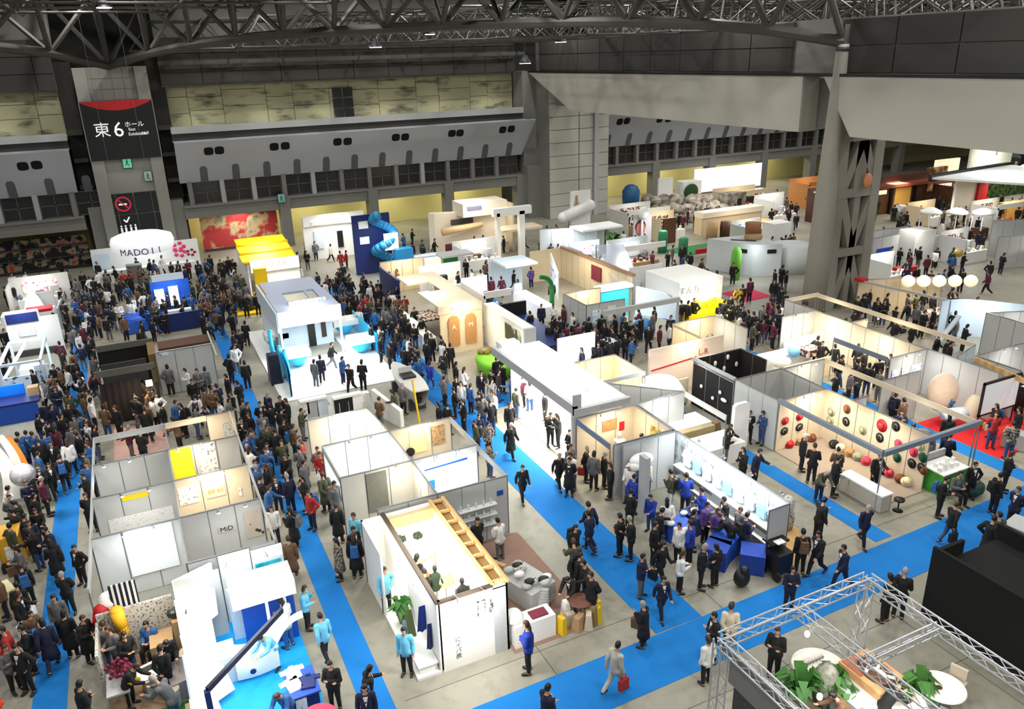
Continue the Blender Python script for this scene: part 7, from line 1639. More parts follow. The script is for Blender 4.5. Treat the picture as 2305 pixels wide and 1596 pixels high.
def bones(J):
    L = [('torso', J['pel'], J['chest'], 0.135, 0.145), ('torso', J['chest'], J['chest'] + (J['neck'] - J['chest']) * 0.7, 0.14, 0.09), ('neck', J['neck'] - (J['head'] - J['neck']) * 0.2, J['head'], 0.052, 0.05), ('pelvis', J['hipl'] , J['hipr'], 0.115, 0.115)]
    for n in 'lr':
        L += [('arm', J['chest'] + (J['sh' + n] - J['chest']) * 0.55, J['sh' + n], 0.08, 0.07), ('arm', J['sh' + n], J['el' + n], 0.06, 0.046), ('arm', J['el' + n], J['wr' + n], 0.045, 0.032), ('leg', J['hip' + n], J['kn' + n], 0.095, 0.064), ('leg', J['kn' + n], J['an' + n], 0.062, 0.045), ('foot', J['an' + n] + Vector((0, -0.03, -0.03)), J['toe' + n], 0.045, 0.036)]
    return L
def evaluated(me, mods):
    o = bpy.data.objects.new('tmp_body', me); COL.objects.link(o)
    for t, kw in mods:
        m = o.modifiers.new(t, t)
        for k, v in kw.items(): setattr(m, k, v)
    bpy.context.view_layer.update()
    r = bpy.data.meshes.new_from_object(o.evaluated_get(bpy.context.evaluated_depsgraph_get()))
    bpy.data.objects.remove(o)
    return r
def seg_dist(p, a, b):
    d = b - a; t = max(0, min(1, (p - a).dot(d) / max(d.length_squared, 1e-9)))
    return (p - a - d * t).length, t
def make_hand(b, wr, el, s):
    d = (wr - el).normalized()
    side = d.cross(Vector((0, 0, 1) if abs(d.z) < 0.9 else (0, 1, 0))).normalized()
    nrm = side.cross(d).normalized()
    c = wr + d * 0.045
    R = Matrix((side, nrm, d)).transposed()
    b.ell(c, (0.038, 0.016, 0.052), 8, 5, rot=R)
    for k, l in enumerate((0.062, 0.074, 0.07, 0.055)):
        p0 = c + d * 0.042 + side * (-0.027 + 0.018 * k)
        p1 = p0 + d * l * 0.55 + nrm * 0.006; p2 = p1 + d * l * 0.4 + nrm * 0.022
        b.cyl(p0, p1, 0.0085, 0.008, 5).cyl(p1, p2, 0.008, 0.006, 5)
    p0 = c - side * 0.034 * s; p1 = p0 + d * 0.035 - side * 0.018 * s + nrm * 0.01
    b.cyl(p0, p1, 0.011, 0.009, 5).cyl(p1, p1 + d * 0.028 + nrm * 0.012, 0.009, 0.007, 5)
def make_figure(leg, arm, lean=0.0, ratio=0.28, turn=0.0):
    """meshes of one pose: skin body, garments, hair; shared by everyone who stands that way"""
    J = pose_joints(leg, arm, lean)
    L = bones(J)
    b = B()
    for _k, p, q, r0, r1 in L: capsule(b, p, q, r0, r1)
    H = J['head']; up = (H - J['neck']).normalized()
    c, s = math.cos(turn), math.sin(turn)
    F = Vector((-s, c, 0)); F = (F - up * F.dot(up) * 0.6).normalized(); X = F.cross(up).normalized()
    R = Matrix((X, F, up)).transposed()
    hc = H + up * 0.075
    b.ell(hc, (0.074, 0.092, 0.115), 14, 10, rot=R); b.ell(hc - up * 0.055 + F * 0.02, (0.055, 0.066, 0.06), 12, 8, rot=R)
    b.cyl(hc + F * 0.085 + up * 0.012, hc + F * 0.108 - up * 0.026, 0.012, 0.017, 8)
    for sx in (-1, 1): b.ell(hc + X * 0.078 * sx - up * 0.008, (0.014, 0.022, 0.032), 8, 5, rot=R)
    raw = b.mesh('raw', [SKIN])
    me = evaluated(raw, [('REMESH', dict(mode='VOXEL', voxel_size=0.019)), ('SMOOTH', dict(factor=0.5, iterations=3)), ('DECIMATE', dict(ratio=ratio))])
    bpy.data.meshes.remove(raw)
    V = [v.co.copy() for v in me.vertices]; N = [v.normal.copy() for v in me.vertices]; FC = [tuple(p.vertices) for p in me.polygons]
    bpy.data.meshes.remove(me)
    lab = []
    for v in V:
        best = ('head', (v - hc).length - 0.085, 0)
        for k, p, q, r0, r1 in L:
            d, t = seg_dist(v, p, q)
            d -= r0 + (r1 - r0) * t
            if d < best[1]: best = (k, d, t)
        k = best[0]
        lab.append(k)
    ext = B(); 
    for n, sg in (('l', -1), ('r', 1)): make_hand(ext, J['wr' + n], J['el' + n], sg)
    body = B(); body.add(V, FC, 0); body.add(ext.v, ext.f, 0)
    for sx in (-1, 1): body.ell(hc + F * 0.083 + X * 0.032 * sx + up * 0.012, (0.014, 0.008, 0.008), 8, 4, 1, rot=R)
    body.ell(hc + F * 0.088 - up * 0.052, (0.022, 0.008, 0.006), 8, 4, 2, rot=R)
    out = {'body': body.mesh('person', [SKIN, EYE, LIP], smooth=True)}
    def garm(name, ks, off, keep=None):
        idx = {}; vs, fs = [], []
        for f in FC:
            if all(lab[i] in ks and (keep is None or keep(V[i])) for i in f):
                g = []
                for i in f:
                    if i not in idx: idx[i] = len(vs); vs.append(V[i] + N[i] * off)
                    g.append(idx[i])
                fs.append(tuple(g))
        bb = B(); bb.add(vs, fs); return bb
    hipz = J['pel'].z
    topb = garm('jacket', ('torso', 'arm', 'pelvis'), 0.024)
    if leg != 'sit':    # hem below the hips
        pl = J['pel']
        topb.lathe((pl.x, pl.y, 0), [(0.176, hipz - 0.17), (0.178, hipz - 0.05), (0.165, hipz + 0.06)], 14, sy=0.78)
    out['jacket'] = topb.mesh('jacket', [CM['k']], smooth=True)
    ct_ = garm('coat', ('torso', 'arm', 'pelvis'), 0.03)
    if leg != 'sit':
        kx = (J['knl'] + J['knr']) / 2
        ct_.lathe((J['pel'].x, J['pel'].y, 0), [(0.25, hipz - 0.48), (0.225, hipz - 0.25), (0.19, hipz - 0.03), (0.17, hipz + 0.08)], 14, sy=0.85)
    out['coat'] = ct_.mesh('coat', [CM['k']], smooth=True)
    out['trousers'] = garm('trousers', ('leg', 'pelvis'), 0.016).mesh('trousers', [CM['k']], smooth=True)
    out['shoes'] = garm('shoes', ('foot',), 0.012).mesh('shoes', [SHOE], smooth=True)
    vn = B()    # white shirt front with a dark tie
    cz = J['chest'] + (J['neck'] - J['chest']) * 0.75
    fd = Vector((0, math.cos(lean), -math.sin(lean))); ud = Vector((0, math.sin(lean), math.cos(lean)))
    q0 = J['chest'] + fd * 0.176 - ud * 0.1; q1 = J['neck'] + fd * 0.098 - ud * 0.02
    vn.plate([q0, q1 + Vector((0.062, 0, 0)), q1 - Vector((0.062, 0, 0))], fd * 0.012)
    out['shirt'] = vn.mesh('shirt_front', [CM['w']])
    def hair(style):
        h = B().ell(hc + up * 0.012 - F * 0.012, (0.087, 0.1, 0.122), 14, 10, rot=R)
        keepf = []
        for f in h.f:
            ctr = sum((h.v[i] for i in f), Vector()) / len(f) - hc
            if ctr.dot(F) > 0.03 and ctr.dot(up) < 0.055: continue
            if style == 'short' and ctr.dot(up) < -0.06: continue
            keepf.append(f)
        h.f = keepf; h.m = [0] * len(keepf)
        if style == 'long': h.ell(hc - F * 0.075 - up * 0.12, (0.085, 0.045, 0.17), 10, 7, rot=R)
        if style == 'bob': h.ell(hc - F * 0.05 - up * 0.06, (0.09, 0.06, 0.09), 10, 7, rot=R)
        if style == 'cap': h.lathe((0, 0, 0), [(0.001, 0), (0.001, 0.001)], 6); h.ell(hc + F * 0.1 + up * 0.06, (0.06, 0.07, 0.012), 10, 4, rot=R)
        return h.mesh('hair' if style != 'cap' else 'cap', [HAIRM['k']], smooth=True)
    for st in ('short', 'bob', 'long', 'cap'): out['hair_' + st] = hair(st)
    out['J'] = J
    return out
POSES = {'stand': make_figure('stand', 'down'), 'cross': make_figure('stand', 'cross', turn=0.2), 'front': make_figure('stand', 'front', 0.06), 'phone': make_figure('stand', ('phone', 'front'), 0.03, turn=-0.1), 'hip': make_figure('stand', ('hip', 'down'), turn=0.5), 'back': make_figure('stand', 'back', turn=-0.4),
         'walk': make_figure('walk', ('swing_f', 'swing_b'), 0.05), 'walk2': make_figure('walk', ('swing_b', 'down'), 0.04, turn=0.25), 'bend': make_figure('stand', 'reach', 0.55), 'reach': make_figure('stand', ('reach', 'down'), 0.12), 'sit': make_figure('sit', 'front', 0.08)}
PWORD = {'stand': 'standing', 'cross': 'standing with crossed arms', 'front': 'holding hands in front', 'phone': 'looking at a raised hand', 'hip': 'standing hand on hip', 'back': 'standing hands behind back', 'walk': 'walking', 'walk2': 'walking', 'bend': 'bending forward', 'reach': 'reaching out', 'sit': 'sitting'}
FRAMES = {'z1': (0, 850, 3.8), 'z2': (0, 1176, 3.8), 'z3': (500, 800, 3.8), 'z4': (550, 1176, 3.8), 'z5': (1050, 750, 3.8), 'z6': (1100, 1176, 3.8), 'z7': (1600, 750, 3.257), 'z8': (1600, 1106, 3.257), 'a4': (0, 500, 3.8), 'a5': (500, 440, 3.8), 'a6': (1000, 420, 3.8), 'a7': (1500, 300, 2.85), 's9': (1370, 930, 3.99)}
# heads read off the photograph: x y clothes; capital letters: W walking, B bending, S sitting, C coat, X crossed arms, P raised hand, F hands in front, R backpack, G hand bag, H long hair, K cap, V white shirt front
HEADS = {
'z6': '335 915 dkH 1090 1075 llWG 495 1450 nnX 2075 755 eK 1940 825 kk 1885 1010 wkH 90 0 wgF 735 50 kkHWR 862 -58 nnVW 740 215 o 765 285 kkRb 690 310 k 840 365 k 715 455 kkB 880 480 kkG 1310 300 ng 1390 280 k 1480 200 kH 1490 470 nnW 1430 490 kH 1335 705 kkCG 1645 265 wkH 1830 230 kH 1955 215 kkH 1225 0 kkV 1130 -30 kk 1420 30 kk',
'z4': '375 165 tkCW 498 565 ckH 655 815 ckW 735 1215 kkX 770 1320 kkBV 1030 1445 nnH 335 715 wbH 225 950 ckB 350 1430 bjB 790 165 fkCH 935 150 kkCH 1190 420 ckH 1430 480 kkWb 1355 350 kkH 1590 850 ddB 1365 930 cHk 1990 10 kkH 1035 1290 kH',
'z2': '525 445 k 640 210 k 720 190 bH 180 395 kkWRV 135 545 kkW 40 560 wk 275 90 kH 415 85 nn 430 190 kkCH 465 660 gH 540 800 kkCH 605 735 tk 690 830 kkC 365 890 nnCWH 200 920 kkR 150 1090 kkV 35 1080 gk 675 1420 kkX 880 880 gj 955 930 gjH 1050 960 kH 1055 1260 kkB 1265 870 bS 1530 970 kkB 1370 1100 kk 1545 1160 oB 1690 1330 gB 40 950 r 1630 890 t',
'z1': '430 250 n 370 220 n 570 140 o 700 130 t 520 350 kH 410 410 k 630 350 g 690 330 b 740 345 k 745 410 wH 600 445 g 660 500 k 750 520 kH 460 460 mH 430 395 t 285 490 b 220 480 b 160 510 b 380 510 b 330 560 kk 270 565 w 140 570 b 440 570 kH 480 555 k 512 700 kkWV 410 745 kkWV 250 840 kH 330 770 k 215 900 n 60 965 w 75 1030 g 135 1165 k 285 1035 kH 300 1130 k 185 1195 k 255 1180 kH 730 1015 kkH 720 840 kk 745 770 b 880 270 tC 990 280 kH 1250 245 t 1185 205 k 1340 150 w 2110 245 kkR 2220 235 kkV 2255 395 g 2060 365 kk 2100 500 b 2170 490 b 2230 500 kH 2270 640 b 2130 640 wH 2180 770 b 2215 890 k',
'z3': '1190 80 kkH 780 50 g 835 20 nn 1015 25 b 1085 100 k 1470 310 oH 1335 385 t 1535 270 g 1770 70 dH 1890 30 kkV 1850 420 kkH 1925 435 k 2045 250 wH 2120 260 bH 2200 330 kk 2060 400 kkV 2225 385 g 2170 590 o 330 430 kkH 235 425 kkR 175 390 gk 45 395 gH 490 390 kk 550 395 kkH 505 490 kk 520 570 kkW 350 600 g 665 470 og 505 760 o 680 745 rH 380 775 nn 370 840 nn 240 655 b 195 690 b 275 930 b 385 970 kH 545 870 kk 450 1050 nn 560 1065 nn 690 1055 kH 690 920 gC 865 1050 oC 955 1120 gC 810 810 g 840 870 rH 745 1190 r 590 1345 kkCH 420 1310 wH 970 1300 kkC 1030 1300 w 1130 1390 c 1120 1510 k',
'z5': '20 455 kkH 105 515 k 150 535 g 215 335 k 255 225 kH 270 350 kH 240 515 wH 370 630 kkW 375 800 kkCWK 390 390 b 420 490 o 475 395 mH 540 430 wH 515 445 kkH 670 520 kkH 715 705 kkR 785 725 kkH 180 780 f 100 705 n 190 960 f 475 1150 kkW 790 1045 kk 880 1105 kkC 910 1060 w 890 860 kkH 880 990 g 1025 990 kk 1090 1060 gH 1180 1040 kk 1235 1130 kkH 1310 880 wK 1490 885 k 1400 1165 wjK 1500 1190 d 1760 1210 ow 1400 1370 kkV 1440 1400 kk 1720 1460 wH 1055 1505 nnVW 2240 790 kk 2230 845 kH 960 85 bH 865 100 gH',
'z7': '685 770 kkK 760 855 kkV 940 860 tkC 925 945 kk 1225 900 kk 810 1020 oB 390 590 jj 290 580 kkH 455 555 kkV 335 885 n 245 870 kkH 150 670 kkC 1940 960 kkV 1710 1085 kkVF 1810 1040 gS 2195 910 kkH 2115 1065 kkVR 2255 1170 nkV 2120 1360 okC 2065 1390 kkC 1790 1270 kjG 1150 1285 nkW 810 1255 kkV 680 1480 kkR 1160 250 kk 1250 300 g 1080 225 kH 820 85 kkVC 1450 375 k 1355 470 kkH 1420 515 t 1750 630 kH 1765 435 b 95 375 mkH 2100 545 kkH 2090 610 rH 2265 580 k 2225 690 f',
'z8': '800 335 kkVWH 600 570 nkH 990 420 nnW 1320 655 kkH 1420 625 kkV 490 1045 kkX 1110 1500 tB 1290 1480 kB',
's9': '225 590 d 390 740 d 350 440 wH 590 520 d 700 590 d 850 720 d 760 900 nH 880 740 p 980 880 pH 1050 800 k 1110 990 kkB 1230 950 n 1000 1250 kH 880 830 p 640 1010 w 520 1190 kkC 450 900 kk 1440 740 n 820 1180 d 740 1030 d 560 800 g 1190 900 g',
'a4': '830 370 kH 1170 330 kk 1270 330 kk 1312 345 b 1375 310 w 1455 360 kkH 1520 350 k 1600 340 mH 1690 360 n 1790 300 k 1880 330 k 1990 330 kH 980 400 kk 1110 430 rH 1045 440 r 905 440 k 1180 410 t 700 450 kH 585 430 g 510 330 kH 1000 520 k 1080 560 b 1210 540 kH 910 590 w 1170 590 t 1245 600 kH 870 650 k 960 620 kH 1130 650 w 1640 540 o 1740 560 b 1870 450 t 1890 600 t 2000 450 g 2060 465 o 2005 600 k 2090 640 kH 1950 310 k 650 500 g 640 600 g 730 590 b 790 620 k 840 640 kH 690 740 b 780 720 n 560 850 k 450 850 kH 640 780 k 600 930 gH 720 830 w 960 750 k 905 830 kH 1050 830 t 1010 720 w 1110 700 w 1200 860 kH 1190 920 k 1330 780 k 1400 780 k 1290 840 n 1500 660 k 1550 720 n 1705 700 t 1720 790 kH 1840 640 k 1850 725 b 1880 790 k 1770 880 k 440 860 kkW 520 1110 k 560 1200 kH 630 1215 k 575 1275 w 660 1280 kH 690 1330 w 780 1290 r 430 1400 k 470 1440 n 590 1490 o 700 1490 t 760 1480 w 100 460 w 210 450 w 330 460 m 400 460 m 110 550 k 40 570 kH 30 930 k 30 1040 kH 20 1200 k 280 1290 k 1990 960 nW 2003 1085 wjW 2090 870 kkH 1940 1340 kkW 2040 1385 kkW 2225 1560 kkW 1470 1195 kk 1430 1265 gH 1590 1260 w 1640 1370 k 1750 1270 g 1690 1290 gH 1740 1440 t 1810 1460 tH 1880 1560 w 900 1500 t 955 1490 tH 1240 1390 t 1255 1475 t 1310 1450 t',
'a5': '1430 680 kk 1500 660 tH 1280 745 k 1335 735 k 1320 810 kH 1250 860 r 1420 820 k 1495 885 t 1550 905 tH 1330 895 k 1220 880 rH 1455 845 w 1510 955 kkR 1535 1045 kkH 1640 965 kk 1400 995 g 1165 930 r 1130 840 kk 1030 600 kk 1000 645 kkH 1010 500 r 1055 480 rH 962 320 kk 790 415 gH 712 385 k 920 425 w 1035 900 b 1080 925 k 1170 990 w 1270 1130 kk 1345 1225 nn 1430 1285 kkV 1590 1235 wH 1615 1275 kk 1745 1265 kkH 1880 1235 k 1900 1395 k 1680 1410 b 2060 1500 wH 1620 300 kkC 1550 345 b 1812 385 k 1710 400 gH 2085 560 kk 1650 605 k 2010 680 k 2250 585 t 2272 650 n 80 560 k 100 620 w 110 660 gH 170 690 t 200 770 g 70 830 k 290 855 kkH 190 1100 kk 925 1270 k 720 490 k 640 495 gH 672 620 wH 830 760 m 885 725 m 960 850 k 1090 860 kH 1200 990 b 1300 1010 b 1360 1060 k 1590 1090 kkH 1700 1060 k 1560 870 r 1480 800 kH',
'a6': '190 640 kk 240 725 wH 312 745 w 410 670 w 362 640 tH 472 690 wH 400 800 mH 490 790 m 590 725 kk 630 825 w 742 705 pH 822 470 kk 912 505 kk 970 510 kkH 1150 530 kk 735 1080 k 920 840 kkH 935 1030 wH 1020 1045 m 1102 1100 wk 1232 1160 kk 1190 1185 kH 830 1030 nH 920 1130 k 980 1150 kH 1050 1190 m 1130 1335 j 1050 1375 gH 1270 1215 k 1372 1190 kH 1310 1260 n 1420 1190 k 1445 1245 kH 1210 1265 n 1320 1365 k 1260 1360 kH 1385 1305 k 1160 1245 k 1480 1300 kH 1620 1250 k 1600 1320 b 1702 900 kk 1490 480 w 1485 545 tH 2030 995 kk 2085 1005 kkH 2142 990 kV 2200 640 o 1722 420 kk 1642 430 kk 1560 520 k 900 1190 k 960 1230 kH 1110 1180 k 1090 1270 n 1230 1310 k 1340 1300 kH 1420 1340 k 1180 1400 n',
'a7': '702 880 kk 742 870 kH 772 892 k 692 962 kkH 722 965 k 742 1012 k 682 1045 kH 762 1035 k 462 790 kk 432 850 kH 540 952 m 492 985 k 410 1052 kk 372 1082 kH 452 1092 k 482 1112 k 342 1102 kH 412 1122 k 532 1162 k 562 1172 kH 642 1152 k 622 1202 m 662 1182 kH 582 1212 k 692 1232 m 1402 690 kk 1492 682 k 1552 682 kkH 1592 722 k 1502 742 k 1442 742 kH 1672 690 wk 1742 742 kk 1842 742 kH 1912 682 k 1952 622 kH 1922 482 k 1242 802 kk 2162 782 k 2082 832 kH 1902 892 k 2072 902 m 1742 922 k 1310 1012 kk 1282 1052 kH 1412 1052 k 1402 1092 k 1562 1092 kk 1612 1112 gH 1652 1162 k 1722 1132 k 1262 1042 k 1232 1072 kH 1362 1092 k 1472 1122 k 1212 1152 k 1252 1172 kH 1472 1222 k 1522 1232 k 1582 1242 kH 1742 1312 k 1802 1332 kH 1822 1362 k 1862 1202 g 1922 1242 k 1362 432 k 1482 462 kH 1632 482 k 1752 412 k 1782 432 kH 1852 422 k 1882 402 k 1700 440 k 1930 440 kH',
}
LANDMARKS = [('curved white stand', 0.8, 20), ('market stall', -2.2, 21.5), ('narrow house side carpet', 3.7, 20), ('white house stand', 6.5, 20), ('yellow bags', 10.6, 17.4), ('garment table', 9.6, 19.6), ('truss framed stand', 14, 10.5), ('black wall', 20.4, 9), ('black buggy', 17.7, 16.6), ('sports wall', 18, 19.5), ('wide blue carpet', 13.2, 19), ('blue cross carpet', 20, 15.4), ('hats', 25.4, 20.5), ('green counter', 27.7, 17.9), ('red carpet', 34, 20), ('first blue carpet', -4.7, 26), ('striped cloth', -2.4, 23.2), ('grey stand row', -1.8, 30), ('warm lit panels', 1.2, 28), ('corner shelves', 9.4, 23), ('white lit panels', 6.5, 28), ('clothes rack', 6.8, 34.8), ('canopy stand', 16.2, 29), ('tall pylon', 15.6, 21.5), ('dark stand', -1.5, 42), ('pink floor', -1.6, 38), ('boat', 11.3, 37.5), ('lime counter', 17, 38), ('cyan stand', 8.4, 42.5), ('navy stand', 1.2, 57), ('yellow stand', 8, 62), ('grey roofed stand', 8.3, 50), ('beige hatch stand', 16.6, 46), ('white tower stand', 0.2, 72), ('silver balloon', -6, 34), ('azure counter', -7.3, 44.5), ('white frame stand', -7, 50), ('navy band board', -7.5, 56), ('red topped case', -7.3, 61.5), ('yellow rack', -6.2, 30), ('spiral slide', 17.8, 62), ('green arch', 25, 47), ('long header beam', 26.5, 38), ('black mask wall', 25.4, 27.6), ('tan counter', 21, 25.6), ('lounge cushions', 31, 30), ('statue', 28.2, 33), ('goods tables', 28.4, 21), ('warm cream bay', 31, 27), ('yellow shelves', 33, 39), ('grey box house', 43, 46), ('round column', 40.2, 37), ('cream lamps', 46, 32.5), ('blue poster', 52.6, 42), ('gold balloon', 57, 39), ('wooden front', 72, 57), ('umbrella counters', 68, 47), ('portrait poster', 41.6, 58), ('grey panel arch', 32, 58.5), ('cream wide stand', 27.5, 65), ('third blue carpet', 22.6, 19), ('last blue carpet', 31.4, 17.5), ('city prints', 32.3, 22.6), ('red line board', 24.6, 31)]
SOLID = [(-1.1, 16.3, 0.3, 22.9, -1.45, None), (17.6, 16.9, 18.7, 23.4, 17.3, None), (20.2, 4, 23.4, 13.2, None, 13.5), (20.1, 25.0, 22.2, 26.5, None, 24.95), (26.5, 18.2, 27.1, 23.5, 26.3, None), (8.0, 17.4, 9.55, 18.2, None, 17.1), (14.6, 10.4, 16.6, 12.0, 14.2, None), (18.3, 37.4, 19.4, 43.3, 19.7, None), (10.7, 34.8, 12.1, 39.6, 12.5, None), (5.6, 17.4, 5.95, 23, 6.3, None), (7.2, 17.5, 8.05, 23.1, 8.4, None)]
prs = random.Random(21)
folk = []
for fr, txt in HEADS.items():
    ox, oy, sc = FRAMES[fr]
    tk = txt.split()
    for i in range(0, len(tk), 3):
        px, py, code = ox + float(tk[i]) / sc, oy + float(tk[i + 1]) / sc, tk[i + 2]
        hh = 1.56 if 'B' not in code else 1.3
        if 'S' in code: hh = 1.2
        p = at(px, py, hh)
        for (bx0, by0, bx1, by1, nx, ny) in SOLID:
            if bx0 < p.x < bx1 and by0 < p.y < by1: p.x, p.y = (p.x if nx is None else nx), (p.y if ny is None else ny)
        if any((p.x - f[0]) ** 2 + (p.y - f[1]) ** 2 < (0.36 if p.y < 30 else 0.3) ** 2 for f in folk): continue
        folk.append((p.x, p.y, code))
# more of the crowd where the photograph is packed, further back
for (x0, y0, x1, y1, n) in ((-6.2, 22, -4.9, 36, 12), (2.5, 28, 4.7, 38, 10), (12.2, 30, 15.0, 40, 12), (16, 33, 19, 37, 6), (28.0, 18.5, 29.3, 26, 8), (30.0, 25, 32.2, 28, 5), (35.4, 25, 37.4, 34, 12), (32.6, 25.5, 34.6, 31, 6), (-2.6, 36, 2.4, 41, 16), (3.3, 53, 5.0, 62, 12), (-4.2, 57, 3.0, 70, 46), (-6.2, 47, -3.4, 66, 26), (3.2, 56, 6.4, 70, 24), (11.8, 50, 15.0, 60, 22), (12.0, 40, 14.6, 50, 16), (-6.2, 36, -3.4, 46, 14), (22, 36, 29.0, 39.6, 18), (31, 33, 38, 37, 22), (42, 29, 48, 34, 12), (50, 36, 58, 42, 16), (20, 62, 40, 66, 14), (60, 46, 78, 57, 26), (46, 62, 72, 71, 24), (33, 44, 38, 54, 12), (44, 62, 58, 67, 20), (56, 56, 68, 66, 24), (62, 42, 72, 47, 14), (46, 49, 56, 53, 12), (76, 47, 86, 54, 14), (37, 50, 41, 60, 10), (2.7, 38, 4.6, 54, 8)):
    for i in range(n):
        for _t in range(8):
            x, y = prs.uniform(x0, x1), prs.uniform(y0, y1)
            if all((x - f[0]) ** 2 + (y - f[1]) ** 2 > 0.3 for f in folk): break
        else: continue
        folk.append((x, y, prs.choice('kkkkkkkkkknngbwtgom') + ('H' if prs.random() < 0.4 else '')))
folk.sort(key=lambda f: f[0] ** 2 + f[1] ** 2)
def place_person(x, y, code):
    low = [c for c in code if c.islower()]
    top = low[0]; leg = low[1] if len(low) > 1 else prs.choice('kkkkgnj')
    on_aisle = any(a < x < b for a, b in ((-5.15, -4.25), (3.26, 4.12), (12.3, 14.07), (22.2, 23.1))) or 14.3 < y < 16.1
    if 'W' in code: ps_ = prs.choice(('walk', 'walk2'))
    elif 'B' in code: ps_ = 'bend'
    elif 'S' in code: ps_ = 'sit'
    elif 'X' in code: ps_ = 'cross'
    elif 'P' in code: ps_ = 'phone'
    elif 'F' in code: ps_ = 'front'
    else: ps_ = prs.choice(('stand', 'front', 'hip', 'phone', 'reach', 'stand', 'back', 'cross') + (('walk', 'walk2') if on_aisle else ()))
    if ps_ in ('walk', 'walk2'):
        ang = prs.choice((0, PI)) + prs.uniform(-.35, .35) if not (14.3 < y < 16.1 and x > 4) else prs.choice((PI / 2, -PI / 2)) + prs.uniform(-.4, .4)
    else: ang = prs.uniform(-PI, PI)
    garm = 'coat' if 'C' in code else 'jacket'
    style = 'cap' if 'K' in code else ('long' if 'H' in code and prs.random() < 0.6 else 'bob' if 'H' in code else 'short')
    return top, leg, ps_, ang, garm, style
def own_mat(o, m):
    o.material_slots[0].link = 'OBJECT'; o.material_slots[0].material = m
LIMIT = 296
info = []
for i, (x, y, code) in enumerate(folk[:LIMIT]):
    top, leg, ps_, ang, garm, style = place_person(x, y, code)
    fig = POSES[ps_]
    s = prs.uniform(0.93, 1.04)
    o = bpy.data.objects.new('person', fig['body']); COL.objects.link(o)
    o.location = (x, y, 0.012); o.rotation_euler = (0, 0, ang); o.scale = (s, s, s)
    ORG[o.name] = Vector((x, y, 0.012))
    hcol = prs.choice('kkkkkkbbg') if style != 'cap' else prs.choice('kb')
    for part, me, m in ((garm, fig[garm], CM[top]), ('trousers', fig['trousers'], CM[leg]), ('shoes', fig['shoes'], SHOE), ('cap' if style == 'cap' else 'hair', fig['hair_' + style], (CM['w'] if style == 'cap' and top in 'kw' else HAIRM[hcol])),) + ((('shirt_front', fig['shirt'], CM['w']),) if 'V' in code or (top in 'kn' and prs.random() < 0.3) else ()):
        c = bpy.data.objects.new(part, me); COL.objects.link(c); c.parent = o
        own_mat(c, m)
    o['category'] = 'person'; o['group'] = 'visitors and staff of the fair'
    lm = min(LANDMARKS, key=lambda l: (l[1] - x) ** 2 + (l[2] - y) ** 2)
    hw = {'cap': 'capped ', 'long': 'long haired ', 'bob': 'bob haired ', 'short': ''}[style]
    if style == 'short' and hcol == 'g': hw = 'grey haired '
    base = '%sperson in %s %s and %s trousers near the %s' % (hw, CLOTH[top][0], garm, CLOTH[leg][0], lm[0])
    if len(base.split()) + len(PWORD[ps_].split()) > 14: base = base.replace(' and %s trousers' % CLOTH[leg][0], '')
    if len(base.split()) + len(PWORD[ps_].split()) > 14: base = base[base.index('person'):]
    base = base.replace(' near the', ' %s near the' % PWORD[ps_])
    info.append((base, (lm[1] - x) ** 2 + (lm[2] - y) ** 2, o, x, y, ang, code, s, ps_))
bybase = {}
for t_ in info: bybase.setdefault(t_[0], []).append(t_)
ORD = ['nearest', 'second nearest', 'third nearest', 'fourth nearest', 'fifth nearest', 'sixth nearest', 'seventh nearest', 'eighth nearest', 'ninth nearest']
for base, lst in bybase.items():
    lst.sort(key=lambda t_: t_[1])
    for k, t_ in enumerate(lst):
        t_[2]['label'] = base if len(lst) == 1 else '%s, %s' % (base, ORD[min(k, 8)])
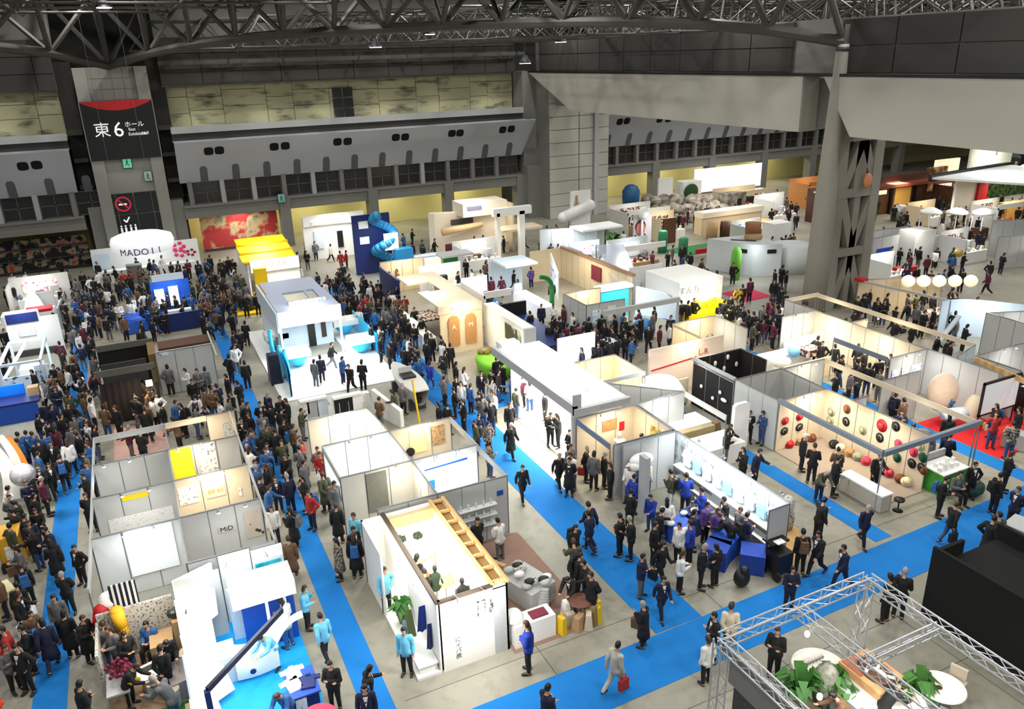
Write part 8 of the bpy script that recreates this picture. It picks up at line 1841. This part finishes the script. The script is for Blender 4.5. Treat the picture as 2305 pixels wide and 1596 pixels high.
# bags carried by some of them
BP = B().rbox(0, 0, 0, 0.42, 0.15, 0.075, 0, 0, 0.8, 0.7).rbox(0, -0.08, 0.05, 0.24, 0.11, 0.035, 0, 0, 0.9, 0.8).tube([(-0.1, 0.07, 0.36), (-0.1, 0.16, 0.44), (-0.1, 0.3, 0.36)], 0.018, 5).tube([(0.1, 0.07, 0.36), (0.1, 0.16, 0.44), (0.1, 0.3, 0.36)], 0.018, 5).mesh('backpack', [CM['k']])
TB = B().rbox(0, 0, 0, 0.34, 0.06, 0.17, 0, 0, 0.9, 1.05).tube([(0, -0.1, 0.34), (0, -0.06, 0.5), (0, 0.06, 0.5), (0, 0.1, 0.34)], 0.012, 5).mesh('hand_bag', [CM['k']])
nb = 0
for t_ in info:
    base, d_, o, x, y, ang, code, s, ps_ = t_
    rb, gb = 'R' in code, 'G' in code
    if not (rb or gb) and prs.random() < 0.16: rb = prs.random() < 0.5; gb = not rb
    if not (rb or gb) or nb > 60 or ps_ in ('bend', 'sit'): continue
    nb += 1
    R2 = Matrix.Rotation(ang, 3, 'Z')
    J = POSES[ps_]['J']
    off = Vector((0, -0.25, 1.0)) if rb else Vector((J['wrr'].x + 0.02, J['wrr'].y, J['wrr'].z - 0.58))
    b_ = bpy.data.objects.new('backpack' if rb else 'hand_bag', BP if rb else TB); COL.objects.link(b_)
    b_.location = Vector((x, y, 0.012)) + R2 @ (off * s); b_.rotation_euler = (0, 0, ang)
    col = prs.choice('kkkbgnt') if not gb else prs.choice('kkwwntr')
    own_mat(b_, CM[col])
    b_['category'] = 'bag'; b_['group'] = 'bags carried by visitors'
    w_ = o['label'].split(' near the ')
    b_['label'] = '%s %s of %s' % (CLOTH[col][0], 'backpack on the back' if rb else 'bag in the hand', o['label'])
    if len(b_['label'].split()) > 16:
        lm_ = w_[1].split(',')[0]
        b_['label'] = '%s %s of a visitor near the %s' % (CLOTH[col][0], 'backpack' if rb else 'hand bag', lm_)
seen_b = {}
for o in [o for o in bpy.data.objects if o.get('group') == 'bags carried by visitors']:
    k = o['label']; seen_b[k] = seen_b.get(k, 0) + 1
    if seen_b[k] > 1: o['label'] = k.replace(' a visitor', [' another visitor', ' a further visitor', ' one more visitor'][min(seen_b[k] - 2, 2)])
o = None
# the rest of the crowd, far off: one object
low_ = {}
for ps_ in ('stand', 'front', 'walk', 'hip'):
    fig = POSES[ps_]
    vs, fs, ms = [], [], []
    for slot, key in ((0, 'jacket'), (1, 'trousers'), (2, 'body'), (3, 'hair_bob')):
        me = evaluated(fig[key], [('DECIMATE', dict(ratio=0.3))]) if key != 'hair_bob' else fig[key]
        n0 = len(vs)
        vs += [v.co.copy() for v in me.vertices]
        fs += [tuple(i + n0 for i in p.vertices) for p in me.polygons]
        ms += [slot] * len(me.polygons)
    low_[ps_] = (vs, fs, ms)
CK = ['k', 'n', 'g', 'w', 'b', 'r', 't', 'o', 'm', 'j', 'p', 'c', 'l', 'd', 'e', 'y', 'f']
crowd = B()
for x, y, code in folk[LIMIT:]:
    top = [c for c in code if c.islower()][0]
    vs, fs, ms = low_[prs.choice(('stand', 'front', 'walk', 'hip'))]
    R3 = Matrix.Rotation(prs.uniform(-PI, PI), 3, 'Z'); n0 = len(crowd.v); s = prs.uniform(0.93, 1.05)
    crowd.v += [R3 @ v * s + Vector((x, y, 0.012)) for v in vs]
    crowd.f += [tuple(i + n0 for i in f) for f in fs]
    lg = CK.index(prs.choice('kkkgnj'))
    crowd.m += [(CK.index(top), lg, 17, 18)[k] for k in ms]
co = crowd.solo('crowd', 'dense crowd of visitors among the far stands, mostly in dark clothes', 'crowd', [CM[c] for c in CK] + [SKIN, HAIRM['k']], kind='stuff')
